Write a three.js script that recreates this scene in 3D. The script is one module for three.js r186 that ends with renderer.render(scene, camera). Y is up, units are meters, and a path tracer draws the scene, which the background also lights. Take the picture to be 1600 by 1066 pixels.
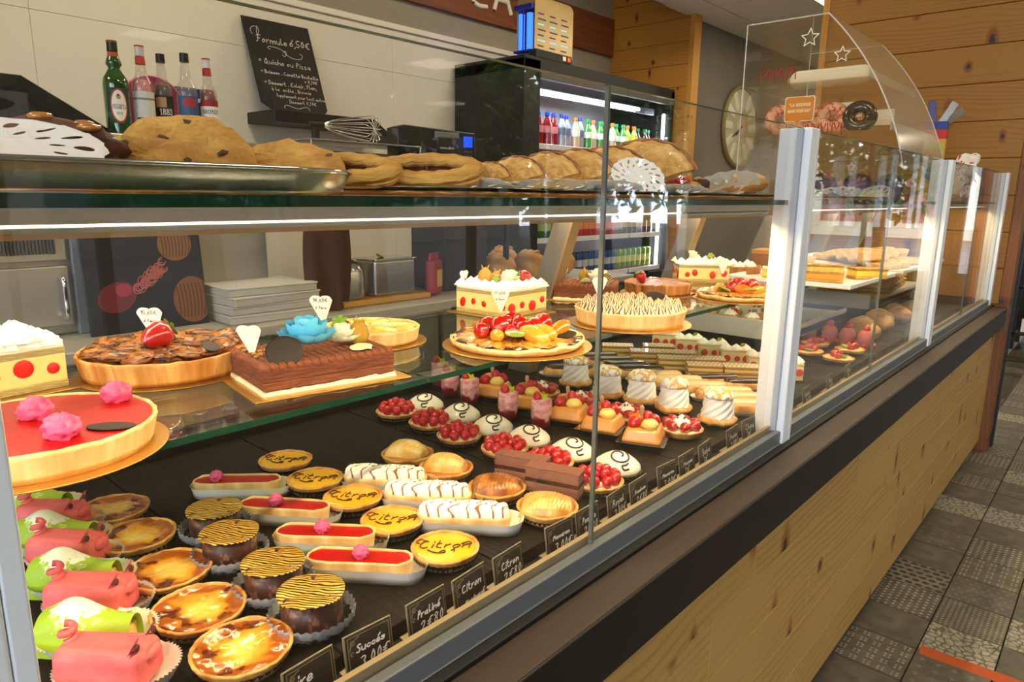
import * as THREE from 'three';
import { RoundedBoxGeometry } from 'three/addons/geometries/RoundedBoxGeometry.js';
import { mergeGeometries, mergeVertices } from 'three/addons/utils/BufferGeometryUtils.js';
import { RectAreaLightUniformsLib } from 'three/addons/lights/RectAreaLightUniformsLib.js';

RectAreaLightUniformsLib.init();
const V3 = (x, y, z) => new THREE.Vector3(x, y, z);
const scene = new THREE.Scene();

// ---------------------------------------------------------------- camera, sky, exposure
// x points to the customers, the counter runs along -z, the floor is y = 0
const camera = new THREE.PerspectiveCamera(52.36, 1600 / 1066, 0.02, 60);
camera.position.set(0, 1.2, 0);
{
  const right = V3(0.74639, 0.01231, -0.66539), up = V3(-0.14562, 0.97862, -0.14524), back = V3(0.64938, 0.20530, 0.73223);
  camera.quaternion.setFromRotationMatrix(new THREE.Matrix4().makeBasis(right, up, back));
}
scene.add(camera);
const renderer = new THREE.WebGLRenderer({ antialias: true });
renderer.toneMapping = THREE.LinearToneMapping;
renderer.toneMappingExposure = 1.06;
renderer.shadowMap.enabled = true;
scene.background = new THREE.Color().setRGB(6.2, 7.0, 8.0);          // overcast daylight outside the shop windows

const PANEL = 17.5, LED = 116;          // ceiling panels and case light strips
const warm = new THREE.Color().setRGB(1, 0.79, 0.46), neutral = new THREE.Color().setRGB(1, 0.85, 0.58), cool = new THREE.Color().setRGB(0.82, 0.93, 1);

// ---------------------------------------------------------------- helpers
function rng(seed) { let a = seed >>> 0; return () => { a = (a + 0x6D2B79F5) | 0; let t = Math.imul(a ^ (a >>> 15), 1 | a); t = (t + Math.imul(t ^ (t >>> 7), 61 | t)) ^ t; return ((t ^ (t >>> 14)) >>> 0) / 4294967296; }; }
const rnd = rng(11), R = (a, b) => a + (b - a) * rnd();
const PI = Math.PI, clamp = (x, a = 0, b = 1) => Math.min(b, Math.max(a, x)), mix = (a, b, t) => a + (b - a) * t, smooth = (a, b, x) => { const t = clamp((x - a) / (b - a)); return t * t * (3 - 2 * t); };
function hash(x, y, z = 0) { let h = Math.imul(x | 0, 374761393) ^ Math.imul(y | 0, 668265263) ^ Math.imul(z | 0, 1442695041); h = Math.imul(h ^ (h >>> 13), 1274126177); return ((h ^ (h >>> 16)) >>> 0) / 4294967296; }
function noise(x, y, z = 0) {
  const xi = Math.floor(x), yi = Math.floor(y), zi = Math.floor(z), f = (t) => t * t * (3 - 2 * t), u = f(x - xi), v = f(y - yi), w = f(z - zi);
  const l = (k) => mix(mix(hash(xi, yi, zi + k), hash(xi + 1, yi, zi + k), u), mix(hash(xi, yi + 1, zi + k), hash(xi + 1, yi + 1, zi + k), u), v);
  return mix(l(0), l(1), w);
}
const fbm = (x, y, z = 0, o = 4) => { let s = 0, a = 0.5, t = 0; for (let i = 0; i < o; i++) { s += a * noise(x, y, z); t += a; a *= 0.5; x *= 2.03; y *= 2.03; z *= 2.03; } return s / t; };
// computed texture: f(u, v) gives sRGB 0..255
function tex(w, h, f, rep = true, data = false) {
  const d = new Uint8Array(w * h * 4);
  for (let j = 0; j < h; j++) for (let i = 0; i < w; i++) { const c = f((i + 0.5) / w, (j + 0.5) / h), k = (j * w + i) * 4; d[k] = clamp(c[0], 0, 255); d[k + 1] = clamp(c[1], 0, 255); d[k + 2] = clamp(c[2], 0, 255); d[k + 3] = 255; }
  const t = new THREE.DataTexture(d, w, h); t.magFilter = THREE.LinearFilter; t.minFilter = THREE.LinearMipmapLinearFilter; t.generateMipmaps = true;
  if (rep) t.wrapS = t.wrapT = THREE.RepeatWrapping;
  if (!data) t.colorSpace = THREE.SRGBColorSpace;
  t.needsUpdate = true; return t;
}
const c3 = (h) => [(h >> 16) & 255, (h >> 8) & 255, h & 255];
const mixc = (a, b, t) => [mix(a[0], b[0], t), mix(a[1], b[1], t), mix(a[2], b[2], t)];
function canvasTex(w, h, draw) { const c = document.createElement('canvas'); c.width = w; c.height = h; const g = c.getContext('2d'); draw(g, w, h); const t = new THREE.CanvasTexture(c); t.colorSpace = THREE.SRGBColorSpace; t.anisotropy = 4; return t; }
const mat = (color, roughness = 0.6, o = {}) => new THREE.MeshStandardMaterial({ color, roughness, ...o });
const phys = (color, roughness = 0.5, o = {}) => new THREE.MeshPhysicalMaterial({ color, roughness, ...o });
const taken = {};
function numbered(n) { if (!(n in taken)) { taken[n] = 0; return n; } taken[n]++; return n + '_' + String(taken[n]).padStart(3, '0'); }
function mesh(name, geo, m, parent, pos, rot) {
  const o = new THREE.Mesh(Array.isArray(geo) ? merge(geo) : geo, m); o.name = name; o.castShadow = o.receiveShadow = true;
  if (pos) o.position.set(...pos); if (rot) o.rotation.set(...rot);
  parent.add(o); return o;
}
function merge(list) { return mergeGeometries(list.map((g) => { const q = g.index ? g.toNonIndexed() : g.clone(); for (const k of Object.keys(q.attributes)) if (!['position', 'normal', 'uv'].includes(k)) q.deleteAttribute(k); return q; })); }
function thing(name, label, category, pos = [0, 0, 0], turn = 0, group) {
  const o = new THREE.Group(); o.name = numbered(name); o.position.set(...pos); o.rotation.y = turn;
  o.userData = { label, category }; if (group) o.userData.group = group; scene.add(o); return o;
}
function copy(src, label, pos, turn = 0, group) {
  const o = src.clone(); o.name = numbered(src.name.replace(/_\d{3}$/, '')); o.position.set(...pos); o.rotation.y = turn;
  o.userData = { label, category: src.userData.category }; const g = group || src.userData.group; if (g) o.userData.group = g; scene.add(o); return o;
}
const NTH = ['first', 'second', 'third', 'fourth', 'fifth', 'sixth', 'seventh', 'eighth', 'ninth', 'tenth', 'eleventh', 'twelfth', 'thirteenth', 'fourteenth', 'fifteenth', 'sixteenth', 'seventeenth', 'eighteenth', 'nineteenth', 'twentieth', 'twenty-first'];
const face = (o, n, spin = 0) => { o.quaternion.setFromUnitVectors(V3(0, 1, 0), V3(...n).normalize()).multiply(new THREE.Quaternion().setFromAxisAngle(V3(0, 1, 0), spin)); return o; };   // turn a thing's top towards n
const ORD = ['nearest the glass', 'second from the glass', 'third from the glass', 'fourth from the glass', 'fifth from the glass', 'sixth from the glass', 'seventh from the glass', 'eighth from the glass', 'ninth from the glass', 'tenth from the glass'];
function structure(name, geo, m) { const o = geo ? mesh(name, geo, m, scene) : new THREE.Group(); o.name = numbered(name); if (!geo) scene.add(o); o.userData.kind = 'structure'; return o; }
const box = (w, h, d, x = 0, y = 0, z = 0) => new THREE.BoxGeometry(w, h, d).translate(x, y, z);
const span = (x0, x1, y0, y1, z0, z1) => box(Math.abs(x1 - x0), Math.abs(y1 - y0), Math.abs(z1 - z0), (x0 + x1) / 2, (y0 + y1) / 2, (z0 + z1) / 2);
const rbox = (w, h, d, r, x = 0, y = 0, z = 0, s = 2) => new RoundedBoxGeometry(w, h, d, s, Math.min(r, w / 2.01, h / 2.01, d / 2.01)).translate(x, y, z);
const rspan = (x0, x1, y0, y1, z0, z1, r = 0.003) => rbox(Math.abs(x1 - x0), Math.abs(y1 - y0), Math.abs(z1 - z0), r, (x0 + x1) / 2, (y0 + y1) / 2, (z0 + z1) / 2, 1);
const cyl = (r0, r1, h, x = 0, y = 0, z = 0, n = 20) => new THREE.CylinderGeometry(r1, r0, h, n).translate(x, y + h / 2, z);
const lathe = (pts, n = 28) => new THREE.LatheGeometry(pts.map((p) => new THREE.Vector2(Math.max(p[0], 1e-5), p[1])), n);
const tube = (pts, r, seg = 24, n = 6, closed = false) => new THREE.TubeGeometry(new THREE.CatmullRomCurve3(pts.map((p) => (p.isVector3 ? p : V3(...p))), closed), seg, r, n, closed);
// uv in metres: along = the axis the grain follows
function metreUV(g, along, su, sv, ou = 0, ov = 0) {
  const p = g.attributes.position, n = g.attributes.normal, uv = g.attributes.uv, ax = { x: 0, y: 1, z: 2 }[along];
  for (let i = 0; i < p.count; i++) {
    const q = [p.getX(i), p.getY(i), p.getZ(i)], m = [Math.abs(n.getX(i)), Math.abs(n.getY(i)), Math.abs(n.getZ(i))];
    const na = m.indexOf(Math.max(...m)); let o = [0, 1, 2].filter((k) => k !== na && k !== ax); const a = na === ax ? o[1] : ax; const b = o[0];
    uv.setXY(i, q[a] / su + ou, q[b] / sv + ov);
  }
  return g;
}
// closed rings of a stadium outline (half straight a, radius r) at rising heights: tart shells, fillings, cups, boards
function loft(a, rings, o = {}) {
  const n = o.n || 36, pos = [], idx = [], uv = [], m = rings.length, S = o.uv || 1;
  rings.forEach((q, j) => {
    for (let i = 0; i <= n; i++) {
      const t = (i / n) * 2 * PI, fl = 1 + (q.f || 0) * (o.saw ? Math.abs(((i * 0.5) % 1) * 2 - 1) * 2 - 1 : Math.cos(t * (o.k || 24)));
      const cx = Math.cos(t), cz = Math.sin(t), r = q.r * fl;
      let x = cx * r + Math.sign(cx) * (Math.abs(cx) < 1e-6 ? 0 : a) * Math.min(1, Math.abs(cx) * 6), z = cz * r, y = q.y;
      if (o.disp) y += o.disp(x, z, q, t);
      pos.push(x, y, z);
      if (o.side) uv.push((i / n) * o.side, j / (m - 1)); else uv.push(0.5 + x / (2 * S), 0.5 + z / (2 * S));
    }
  });
  for (let j = 0; j < m - 1; j++) for (let i = 0; i < n; i++) { const p = j * (n + 1) + i, q = p + n + 1; idx.push(p, q, p + 1, p + 1, q, q + 1); }
  const cap = (j, flip) => { const c = pos.length / 3, q = rings[j]; let y = q.y; if (o.disp) y += o.disp(0, 0, q, 0); pos.push(0, y, 0); uv.push(0.5, 0.5); for (let i = 0; i < n; i++) { const p = j * (n + 1) + i; flip ? idx.push(p, p + 1, c) : idx.push(p + 1, p, c); } };
  if (o.top !== false) cap(m - 1, false); if (o.bottom) cap(0, true);
  const g = new THREE.BufferGeometry(); g.setAttribute('position', new THREE.Float32BufferAttribute(pos, 3)); g.setAttribute('uv', new THREE.Float32BufferAttribute(uv, 2)); g.setIndex(idx); g.computeVertexNormals();
  return g;
}
// grid surface from a function (u, v) -> [x, y, z]
function surf(nu, nv, f) {
  const pos = [], uv = [], idx = [];
  for (let j = 0; j <= nv; j++) for (let i = 0; i <= nu; i++) { pos.push(...f(i / nu, j / nv)); uv.push(i / nu, j / nv); }
  for (let j = 0; j < nv; j++) for (let i = 0; i < nu; i++) { const p = j * (nu + 1) + i, q = p + nu + 1; idx.push(p, p + 1, q, p + 1, q + 1, q); }
  const g = new THREE.BufferGeometry(); g.setAttribute('position', new THREE.Float32BufferAttribute(pos, 3)); g.setAttribute('uv', new THREE.Float32BufferAttribute(uv, 2)); g.setIndex(idx); g.computeVertexNormals(); return g;
}
// lumpy ball
function blob(r, amp, freq, seed, sx = 1, sy = 1, sz = 1, detail = 3) {
  const g = mergeVertices(new THREE.IcosahedronGeometry(1, detail).deleteAttribute('normal')), p = g.attributes.position;
  for (let i = 0; i < p.count; i++) { const x = p.getX(i), y = p.getY(i), z = p.getZ(i), k = r * (1 + amp * (fbm(x * freq + seed, y * freq + seed * 1.7, z * freq + 9, 2) * 2 - 1)); p.setXYZ(i, x * k * sx, y * k * sy, z * k * sz); }
  g.computeVertexNormals(); return g;
}
function extrude(pts, depth, bevel = 0) { const s = new THREE.Shape(pts.map((p) => new THREE.Vector2(...p))); return new THREE.ExtrudeGeometry(s, { depth, bevelEnabled: bevel > 0, bevelSize: bevel, bevelThickness: bevel, bevelSegments: 1, steps: 1 }); }

// ---------------------------------------------------------------- a single-line hand, for chalk, ink and piped chocolate
const GLYPH = {
  a: '46 27 05 14 33 46|47 43 53', b: '0b 03 33 45 27 05', c: '46 27 05 14 33 44', d: '46 27 05 14 33 46|4b 43', e: '05 45 37 17 04 23 44', 'é': '05 45 37 17 04 23 44|29 4b',
  f: '4a 3b 2a 23|07 47', g: '46 27 05 14 34 47 41 20 01', h: '0b 03|05 27 46 43', i: '17 13|19 1a', j: '27 21 10|29 2a', k: '0b 03|47 05 43', l: '0b 04 13 24', m: '07 03|05 17 36 33|35 57 66 63',
  n: '07 03|05 27 46 43', o: '27 05 13 34 46 27', p: '07 00|06 27 46 34 04', q: '46 27 05 14 34|47 40', r: '07 03|05 27 37', s: '46 27 06 35 44 23 04', t: '1b 14 33 43|08 38', u: '07 04 23 44|47 43',
  v: '07 23 47', w: '07 13 26 33 47', x: '07 43|47 03', y: '07 24|47 10', z: '07 47 03 43', 'ù': '07 04 23 44|47 43|1b 29', 'à': '46 27 05 14 33 46|47 43 53|1b 29',
  A: '03 3b 53|16 46', B: '0b 03 33 45 37 07|37 49 2b 0b', C: '4a 2b 07 14 33 54', D: '0b 03 33 57 3b 0b', E: '5b 0b 03 53|07 37', F: '0a 2b 5b|2b 24 03|17 47', L: '0b 03 43', M: '03 1b 36 5b 63', P: '13 1b 3b 49 37 17', Q: '3b 07 13 43 57 3b|35 62',
  R: '03 0b 3b 49 37 07|37 53', S: '4a 2b 09 37 45 23 04', T: '0b 5b|2b 23', O: '3b 07 13 43 57 3b', I: '0b 03', N: '03 0b 43 4b', G: '4a 2b 07 14 33 45 25',
  0: '2b 07 23 47 2b', 1: '08 2b 23', 2: '09 2b 49 03 53', 3: '0a 2b 49 27 45 23 04', 4: '3b 06 56|3b 33', 5: '4b 0b 07 37 45 23 04', 6: '4b 16 04 23 45 27 06', 7: '0b 4b 13', 8: '27 09 2b 49 27 05 23 45 27', 9: '48 26 09 2b 49 23',
  '€': '5a 3b 17 24 43 54|08 38|06 36', ',': '13 01', '.': '13 14', '=': '08 38|06 36', '+': '06 46|28 24', '-': '06 36', ':': '14 15|17 18', "'": '1b 19',
};
function strokes(text) {            // lists of points, x to the right in glyph units, baseline at 0
  const out = []; let x0 = 0;
  for (const ch of text) {
    const s = GLYPH[ch]; if (!s) { x0 += 3.5; continue; }
    let w = 0;
    for (const st of s.split('|')) out.push(st.trim().split(' ').map((q) => { const x = parseInt(q[0], 16), y = parseInt(q[1], 16) - 3; w = Math.max(w, x); return [x0 + x, y]; }));
    x0 += w + 1.7;
  }
  return { out, width: x0 };
}
function handwrite(g, text, x, y, size, slant = 0.12, tilt = 0) {   // size = height of a capital in pixels
  const k = size / 8, { out } = strokes(text); g.lineCap = g.lineJoin = 'round';
  for (const st of out) {
    const q = st.map(([a, b]) => [x + (a + b * slant) * k, y - b * k + a * k * tilt]); g.beginPath(); g.moveTo(...q[0]);
    for (let i = 1; i < q.length - 1; i++) g.quadraticCurveTo(q[i][0], q[i][1], (q[i][0] + q[i + 1][0]) / 2, (q[i][1] + q[i + 1][1]) / 2);
    g.lineTo(...q[q.length - 1]); g.stroke();
  }
}

// ---------------------------------------------------------------- shared materials
const pineTex = tex(1024, 512, (u, v) => {        // 2 m x 0.5 m of pine, the grain along u
  const w = v * 30 + 7.5 * fbm(u * 2.6, v * 2.2, 2, 3) + 0.8 * noise(u * 14, v * 4, 7), ring = Math.pow(0.5 + 0.5 * Math.sin(w * 5.2), 4) * smooth(0.3, 0.65, fbm(u * 3 + 5, v * 3, 9, 3));
  let c = mixc(c3(0xe9cf98), c3(0xc99a58), ring * 0.62 + 0.18 * fbm(u * 40, v * 300, 1, 2));
  for (const [ku, kv, s, e] of [[0.13, 0.18, 0.014, 2.4], [0.31, 0.62, 0.012, 1.5], [0.47, 0.3, 0.016, 2.6], [0.66, 0.8, 0.013, 1.6], [0.78, 0.42, 0.011, 2.8], [0.93, 0.08, 0.012, 1.4], [0.22, 0.9, 0.01, 1.3], [0.58, 0.07, 0.01, 2.2]]) {
    const dx = (u - ku) * 2, dy = (v - kv) * 0.5, d = Math.hypot(dx, dy / e * 1.0) + 0.004 * noise(u * 90, v * 60, 3);
    c = mixc(c, c3(0xa8743a), 0.75 * smooth(s * 2.1, s * 1.1, d)); c = mixc(c, c3(0x4a2a12), smooth(s * 1.0, s * 0.55, d));
  }
  return c;
});
const pineWall = mat(0xb08c44, 0.55, { map: pineTex }), pineLight = mat(0xcfa558, 0.55, { map: pineTex }), pineFront = mat(0xd8c297, 0.5, { map: pineTex });
const glass = phys(0xffffff, 0.0, { transmission: 1, thickness: 0, ior: 1.5 });
const acrylic = phys(0xfdfbf6, 0.03, { transmission: 1, thickness: 0, ior: 1.49 });
const glassEdge = phys(0x0d3a2b, 0.12, { clearcoat: 0.6 });
const edgeClear = phys(0x6d6f62, 0.2, { clearcoat: 0.5 });
const alu = mat(0xc9cdd2, 0.38, { metalness: 0.55 }), aluWhite = mat(0xf1f3f5, 0.4);
const steel = mat(0xb9b7b0, 0.28, { metalness: 0.9 }), chrome = mat(0xdedede, 0.12, { metalness: 1 });
const black = mat(0x100e0c, 0.42), blackGloss = phys(0x0d0c0b, 0.18, { clearcoat: 0.5 });
const white = mat(0xf0eee8, 0.6), whitePaper = mat(0xf6f3ec, 0.85);

// ================================================================ THE ROOM
const concrete = mat(0xb3ab9a, 0.9, { map: tex(256, 256, (u, v) => { const t = 200 + 45 * fbm(u * 9, v * 9, 3, 4) + 10 * hash(u * 256, v * 256); return [t, t * 0.98, t * 0.95]; }) });
const cream = mat(0xddd5c0, 0.75), creamPanel = mat(0xe6decb, 0.5), greyWall = mat(0x8b8476, 0.9, { map: tex(256, 256, (u, v) => { const t = 205 + 50 * fbm(u * 5, v * 9, 8, 4); return [t, t, t]; }) });
const tileCeil = mat(0xe6e2d8, 0.95), darkGap = mat(0x5d584e, 0.95);
const Z0 = 2.6, Z1 = -9.6, XB = -3.6, XF = 2.8, ZP = -5.31;
// floor slab with separate patterned tiles let into it
{
  const f = structure('floor', metreUV(span(XB - 0.2, XF + 0.2, -0.12, -0.006, Z0 + 0.2, Z1 - 0.2), 'x', 1, 1), mat(0x2a2621, 0.9));
  const T = 0.1735, base = (u, v) => { const t = 0.75 + 0.5 * fbm(u * 5, v * 5, 4, 4); return [104 * t, 96 * t, 80 * t]; };
  const pat = [
    () => 0,
    (u, v) => (Math.hypot(((u * 9) % 1) - 0.5, ((v * 9 + (Math.floor(u * 9) % 2) * 0.5) % 1) - 0.5) < 0.24 ? 1 : 0),
    (u, v) => { let d1 = 9, d2 = 9; const x = u * 8, y = v * 8; for (let i = -1; i < 2; i++) for (let j = -1; j < 2; j++) { const cx = Math.floor(x) + i, cy = Math.floor(y) + j, d = Math.hypot(cx + hash(cx, cy, 5) - x, cy + hash(cx, cy, 6) - y); if (d < d1) { d2 = d1; d1 = d; } else if (d < d2) d2 = d; } return d2 - d1 > 0.16 ? 0.9 : 0; },
    (u, v) => { const a = ((u * 5) % 1) - 0.5, b = ((v * 5) % 1) - 0.5; return Math.abs(Math.abs(a) - 0.17) < 0.09 && Math.abs(Math.abs(b) - 0.17) < 0.09 ? 1 : 0; },
    (u, v) => { const a = ((u * 6 + (Math.floor(v * 6) % 2) * 0.5) % 1) - 0.5, b = ((v * 6) % 1) - 0.5, d = Math.hypot(a, b * 1.25); return d < 0.34 ? -0.8 : d > 0.45 ? 0.35 : 0; },
    (u, v) => { const a = ((u * 4.5) % 1) - 0.5, b = ((v * 4.5) % 1) - 0.5; return (Math.abs(a) < 0.07 && Math.abs(b) < 0.22) || (Math.abs(b) < 0.07 && Math.abs(a) < 0.22) ? 0.35 : 0; },
    (u, v) => { const a = ((u * 7 + (Math.floor(v * 7) % 2) * 0.5) % 1) - 0.5, b = ((v * 7) % 1) - 0.5; return Math.abs(a) + Math.abs(b) < 0.2 ? 0.45 : 0; },
    (u, v) => (Math.hypot(((u * 13) % 1) - 0.5, ((v * 13) % 1) - 0.5) < 0.26 ? 0.8 : 0),
  ];
  const mats = pat.map((p, k) => mat(0xffffff, 0.45, { map: tex(128, 128, (u, v) => { const m = p(u, v), c = base(u + k, v + k * 0.7), w = clamp(Math.abs(m) * (0.55 + 0.6 * noise(u * 23, v * 23, k))); return m > 0 ? mixc(c, [186, 178, 158], w) : m < 0 ? mixc(c, [44, 38, 31], w) : c; }, false) }));
  const seq = [0, 3, 1, 4, 0, 5, 2, 0, 6, 0, 7, 1, 2, 7, 0, 6, 3, 2, 1, 0, 5, 4, 0, 7];
  const g = box(T - 0.004, 0.012, T - 0.004, 0, -0.006, 0), rest = [];
  for (let i = -1; i < 18; i++) for (let j = -14; j < 45; j++) {
    const x = -0.284 + T * (i - 0.5) + 0.0005, z = -1.831 - 0.174 * (j + 0.5); if (x > XF || z < Z1 || z > Z0) continue;
    if (i < 6 && j > -6 && j < 34) { const k = i === 0 ? [3, 0, 1, 4, 0, 5, 0, 2, 0][((j % 9) + 9) % 9] : i === 1 ? [5, 2, 7, 6, 3, 1, 0, 2, 0][((j % 9) + 9) % 9] : seq[Math.floor(hash(i, j, 3) * seq.length)]; mesh('floor_tile', g, mats[k], f, [x, 0, z]); }
    else rest.push(g.clone().translate(x, 0, z));
  }
  mesh('floor_tile', merge(rest), mats[0], f).userData.kind = 'stuff';
  mesh('service_floor', metreUV(span(XB, -0.46, -0.006, 0, Z0, Z1), 'x', 1, 1), mat(0x8a8073, 0.6), f);
}
{ // orange floor tape
  const s = new THREE.Shape([[-0.278, 2.03], [0.35, 2.06], [0.352, 2.012], [-0.274, 1.984]].map((p) => new THREE.Vector2(...p)));
  const t = mesh(numbered('floor_tape'), new THREE.ExtrudeGeometry(s, { depth: 0.0006, bevelEnabled: false }).rotateX(-PI / 2), mat(0xc5561f, 0.6), scene, [0, 0.0002, 0]);
  t.userData = { label: 'orange tape strip stuck across the patterned floor tiles', category: 'floor tape' };
}
// back wall: cream panels below the trim, bare concrete above
{
  const w = structure('wall_back', span(XB - 0.15, XB, 0, 3.1, Z0, ZP), concrete);
  const seams = [Z0, 0.9, -0.98, -2.9, ZP + 0.005];
  for (let i = 0; i < 4; i++) for (const [y0, y1] of [[0, 1.9385], [1.94, 2.185]]) mesh('wall_panel', rspan(XB, XB + 0.012, y0, y1, seams[i] - 0.0006, seams[i + 1] + 0.0006, 0.0012), creamPanel, w);
  mesh('trim_strip', rspan(XB, XB + 0.028, 2.187, 2.222, Z0, ZP, 0.006), mat(0xefe6d2, 0.4), w);
}
// shop sign board on the concrete
{
  const t = thing('wall_sign', 'brown wooden shop sign board with white letters high on the wall', 'sign', [XB, 0, 0]);
  mesh('board', metreUV(rspan(0.002, 0.03, 2.372, 2.67, -0.5, -5.29, 0.004), 'z', 2, 0.5), mat(0xa05e34, 0.6, { map: tex(512, 64, (u, v) => { const t = 170 + 70 * fbm(u * 6, v * 30, 2, 4); return [t, t * 0.95, t * 0.9]; }) }), t);
  const ch = mat(0xf0ead8, 0.6), bar = (pts, z0, n) => mesh(n, tube(pts.map(([a, b]) => V3(0.032, 2.462 + b * 1.25, z0 - a * 1.35)), 0.016, 30, 8), ch, t);
  const letters = { D: [[[0, 0], [0, 0.1], [0, 0.2]], [[0, 0.2], [0.08, 0.17], [0.1, 0.1], [0.08, 0.02], [0, 0]]], E: [[[0.11, 0.02], [0.04, 0], [0, 0.08], [0.02, 0.18], [0.1, 0.2]], [[0.01, 0.1], [0.08, 0.1]]], L: [[[0, 0.2], [0, 0.1], [0.005, 0.01]], [[0.005, 0.01], [0.05, 0], [0.1, 0.005]]], A: [[[0, 0], [0.04, 0.12], [0.065, 0.2]], [[0.065, 0.2], [0.09, 0.1], [0.13, 0]], [[0.025, 0.06], [0.11, 0.06]]] };
  let z = -3.06; for (const ch2 of 'DE LA') { if (ch2 === ' ') { z -= 0.1; continue; } for (const st of letters[ch2]) bar(st, z, 'letter_' + ch2.toLowerCase()); z -= 0.21; }
}
// planked partitions
function planked(name, x0, x1, z0, z1, y0, y1, seam, step, face, pm = pineWall) {
  const w = structure(name, span(x0, x1, 0, y1, z0, z1), mat(0x6b4a22, 0.8));
  let y = seam; while (y > y0) y -= step;
  for (let k = 0; y < y1; k++, y += step) {
    const a = Math.max(y0, y) + 0.0012, b = Math.min(y1, y + step) - 0.0012; if (b - a < 0.02) continue;
    mesh('plank', metreUV(rspan(x0, x1, a, b, face, face + 0.018, 0.0025), 'x', 2, 0.5, hash(k, 3) * 0.9, hash(k, 4)), pm, w);
  }
  return w;
}
{
  const w = planked('wall_partition', XB, -2.86, ZP - 0.09, ZP - 0.001, 0, 3.1, 1.73, 0.172, ZP, pineLight);
  mesh('corner_post', metreUV(rspan(-2.86, -2.815, 0, 3.05, ZP - 0.09, ZP + 0.02, 0.004), 'y', 2, 0.5, 0.3, 0.55), mat(0xe0b66c, 0.5, { map: pineTex }), w);
  const e = planked('wall_end', -1.38, -0.44, -4.05, -3.972, 0, 3.1, 1.733, 0.168, -3.972);
  mesh('corner_post', metreUV(rspan(-0.44, -0.395, 0, 3.05, -4.05, -3.95, 0.004), 'y', 2, 0.5, 0.1, 0.2), mat(0x8f6136, 0.5, { map: pineTex }), e);
  mesh('corner_post', metreUV(rspan(-1.38, -1.345, 0, 3.05, -4.05, -3.95, 0.004), 'y', 2, 0.5, 0.6, 0.2), mat(0xe0b66c, 0.5, { map: pineTex }), e);
  mesh('edge_strip', rspan(-0.44, -0.385, 0, 3.05, -4.1, -4.052, 0.003), black, e);
}
structure('wall_grey', span(-3.1, -2.9, 0, 3.1, ZP - 0.09, Z1), greyWall);
// wide shop windows towards the street, and at the far end
function windowWall(name, along, at, from, to, openings, sill, head, top, n0, wm = cream) {
  const g = [], A = (a, b, y0, y1, t = 0.18) => (along === 'z' ? span(at, at + t, y0, y1, a, b) : span(a, b, y0, y1, at - t, at));
  g.push(A(from, to, 0, sill), A(from, to, head, top));
  const s = [from, ...openings.flat(), to]; for (let i = 0; i < s.length; i += 2) g.push(A(s[i], s[i + 1], sill, head));
  structure(name, merge(g), wm);
  openings.forEach(([a, b], i) => {
    const w = structure('window_' + (n0 + i)), L = Math.abs(b - a), fr = mat(0x54493c, 0.5), c = (a + b) / 2, H = head - sill;
    const put = (n, len, y, h, off, m, t = 0.06) => mesh(n, along === 'z' ? rbox(t, h, len, 0.004, at + 0.09, y, c + off, 1) : rbox(len, h, t, 0.004, c + off, y, at - 0.09, 1), m, w);
    put('window_frame', L, sill + 0.03, 0.06, 0, fr); put('window_frame', L, head - 0.03, 0.06, 0, fr);
    for (const k of [-1, 0, 1]) put('window_frame', 0.06, sill + H / 2, H - 0.12, k * (L / 2 - 0.03), fr);
    for (const k of [-1, 1]) put('window_pane', L / 2 - 0.09, sill + H / 2, H - 0.12, k * (L / 4 - 0.0), glass, 0.006);
  });
}
windowWall('wall_street', 'z', XF, Z0, Z1, [[2.2, 0.3], [-0.2, -2.3], [-2.8, -4.9], [-5.4, -7.5]], 0.35, 2.45, 3.1, 1, mat(0x6b5842, 0.8));
windowWall('wall_near', 'x', Z0 + 0.18, XB, XF, [[-1.4, 0.5], [0.75, 2.6]], 0.1, 2.5, 3.1, 7);
windowWall('wall_far', 'x', Z1, -2.9, XF, [[-1.2, 0.62], [0.7, 2.6]], 0.3, 2.4, 3.1, 5, mat(0x6b5842, 0.8));
// ceilings: a high one over the counter, a lower tiled one beyond
function ceilingGrid(name, x0, x1, z0, z1, y, lights, cut) {
  const c = structure(name, merge(cut ? [span(x0, x1, y + 0.014, y + 0.13, z0, cut.z), span(cut.x0, cut.x1, y + 0.014, y + 0.13, cut.z, z1)] : [span(x0, x1, y + 0.014, y + 0.13, z0, z1)]), darkGap);
  for (let x = x1; x > x0 + 0.05; x -= 0.6) for (let z = z0; z > z1 + 0.05; z -= 0.6) {
    const a = Math.max(x - 0.6, x0), b = Math.max(z - 0.6, z1), cx = (x + a) / 2, cz = (z + b) / 2;
    if (cut && z - 0.3 < cut.z && cx > cut.x1) continue;
    if (lights.some(([lx, lz]) => Math.abs(lx - cx) < 0.3 && Math.abs(lz - cz) < 0.3)) { panelLight(cx, y, cz); continue; }
    mesh('ceiling_tile', span(a + 0.005, x - 0.005, y, y + 0.014, z - 0.005, b + 0.005), tileCeil, c);
  }
  return c;
}
let panelCount = 0;
const panelWords = ['over the service floor near the camera', 'over the service floor by the pastry case', 'over the service floor by the fridge', 'over the aisle along the glass', 'over the customers along the counter', 'beside the partition', 'over the far aisle', 'over the far windows', 'above the middle of the far room', 'at the street side of the far room', 'at the end of the room'];
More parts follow.
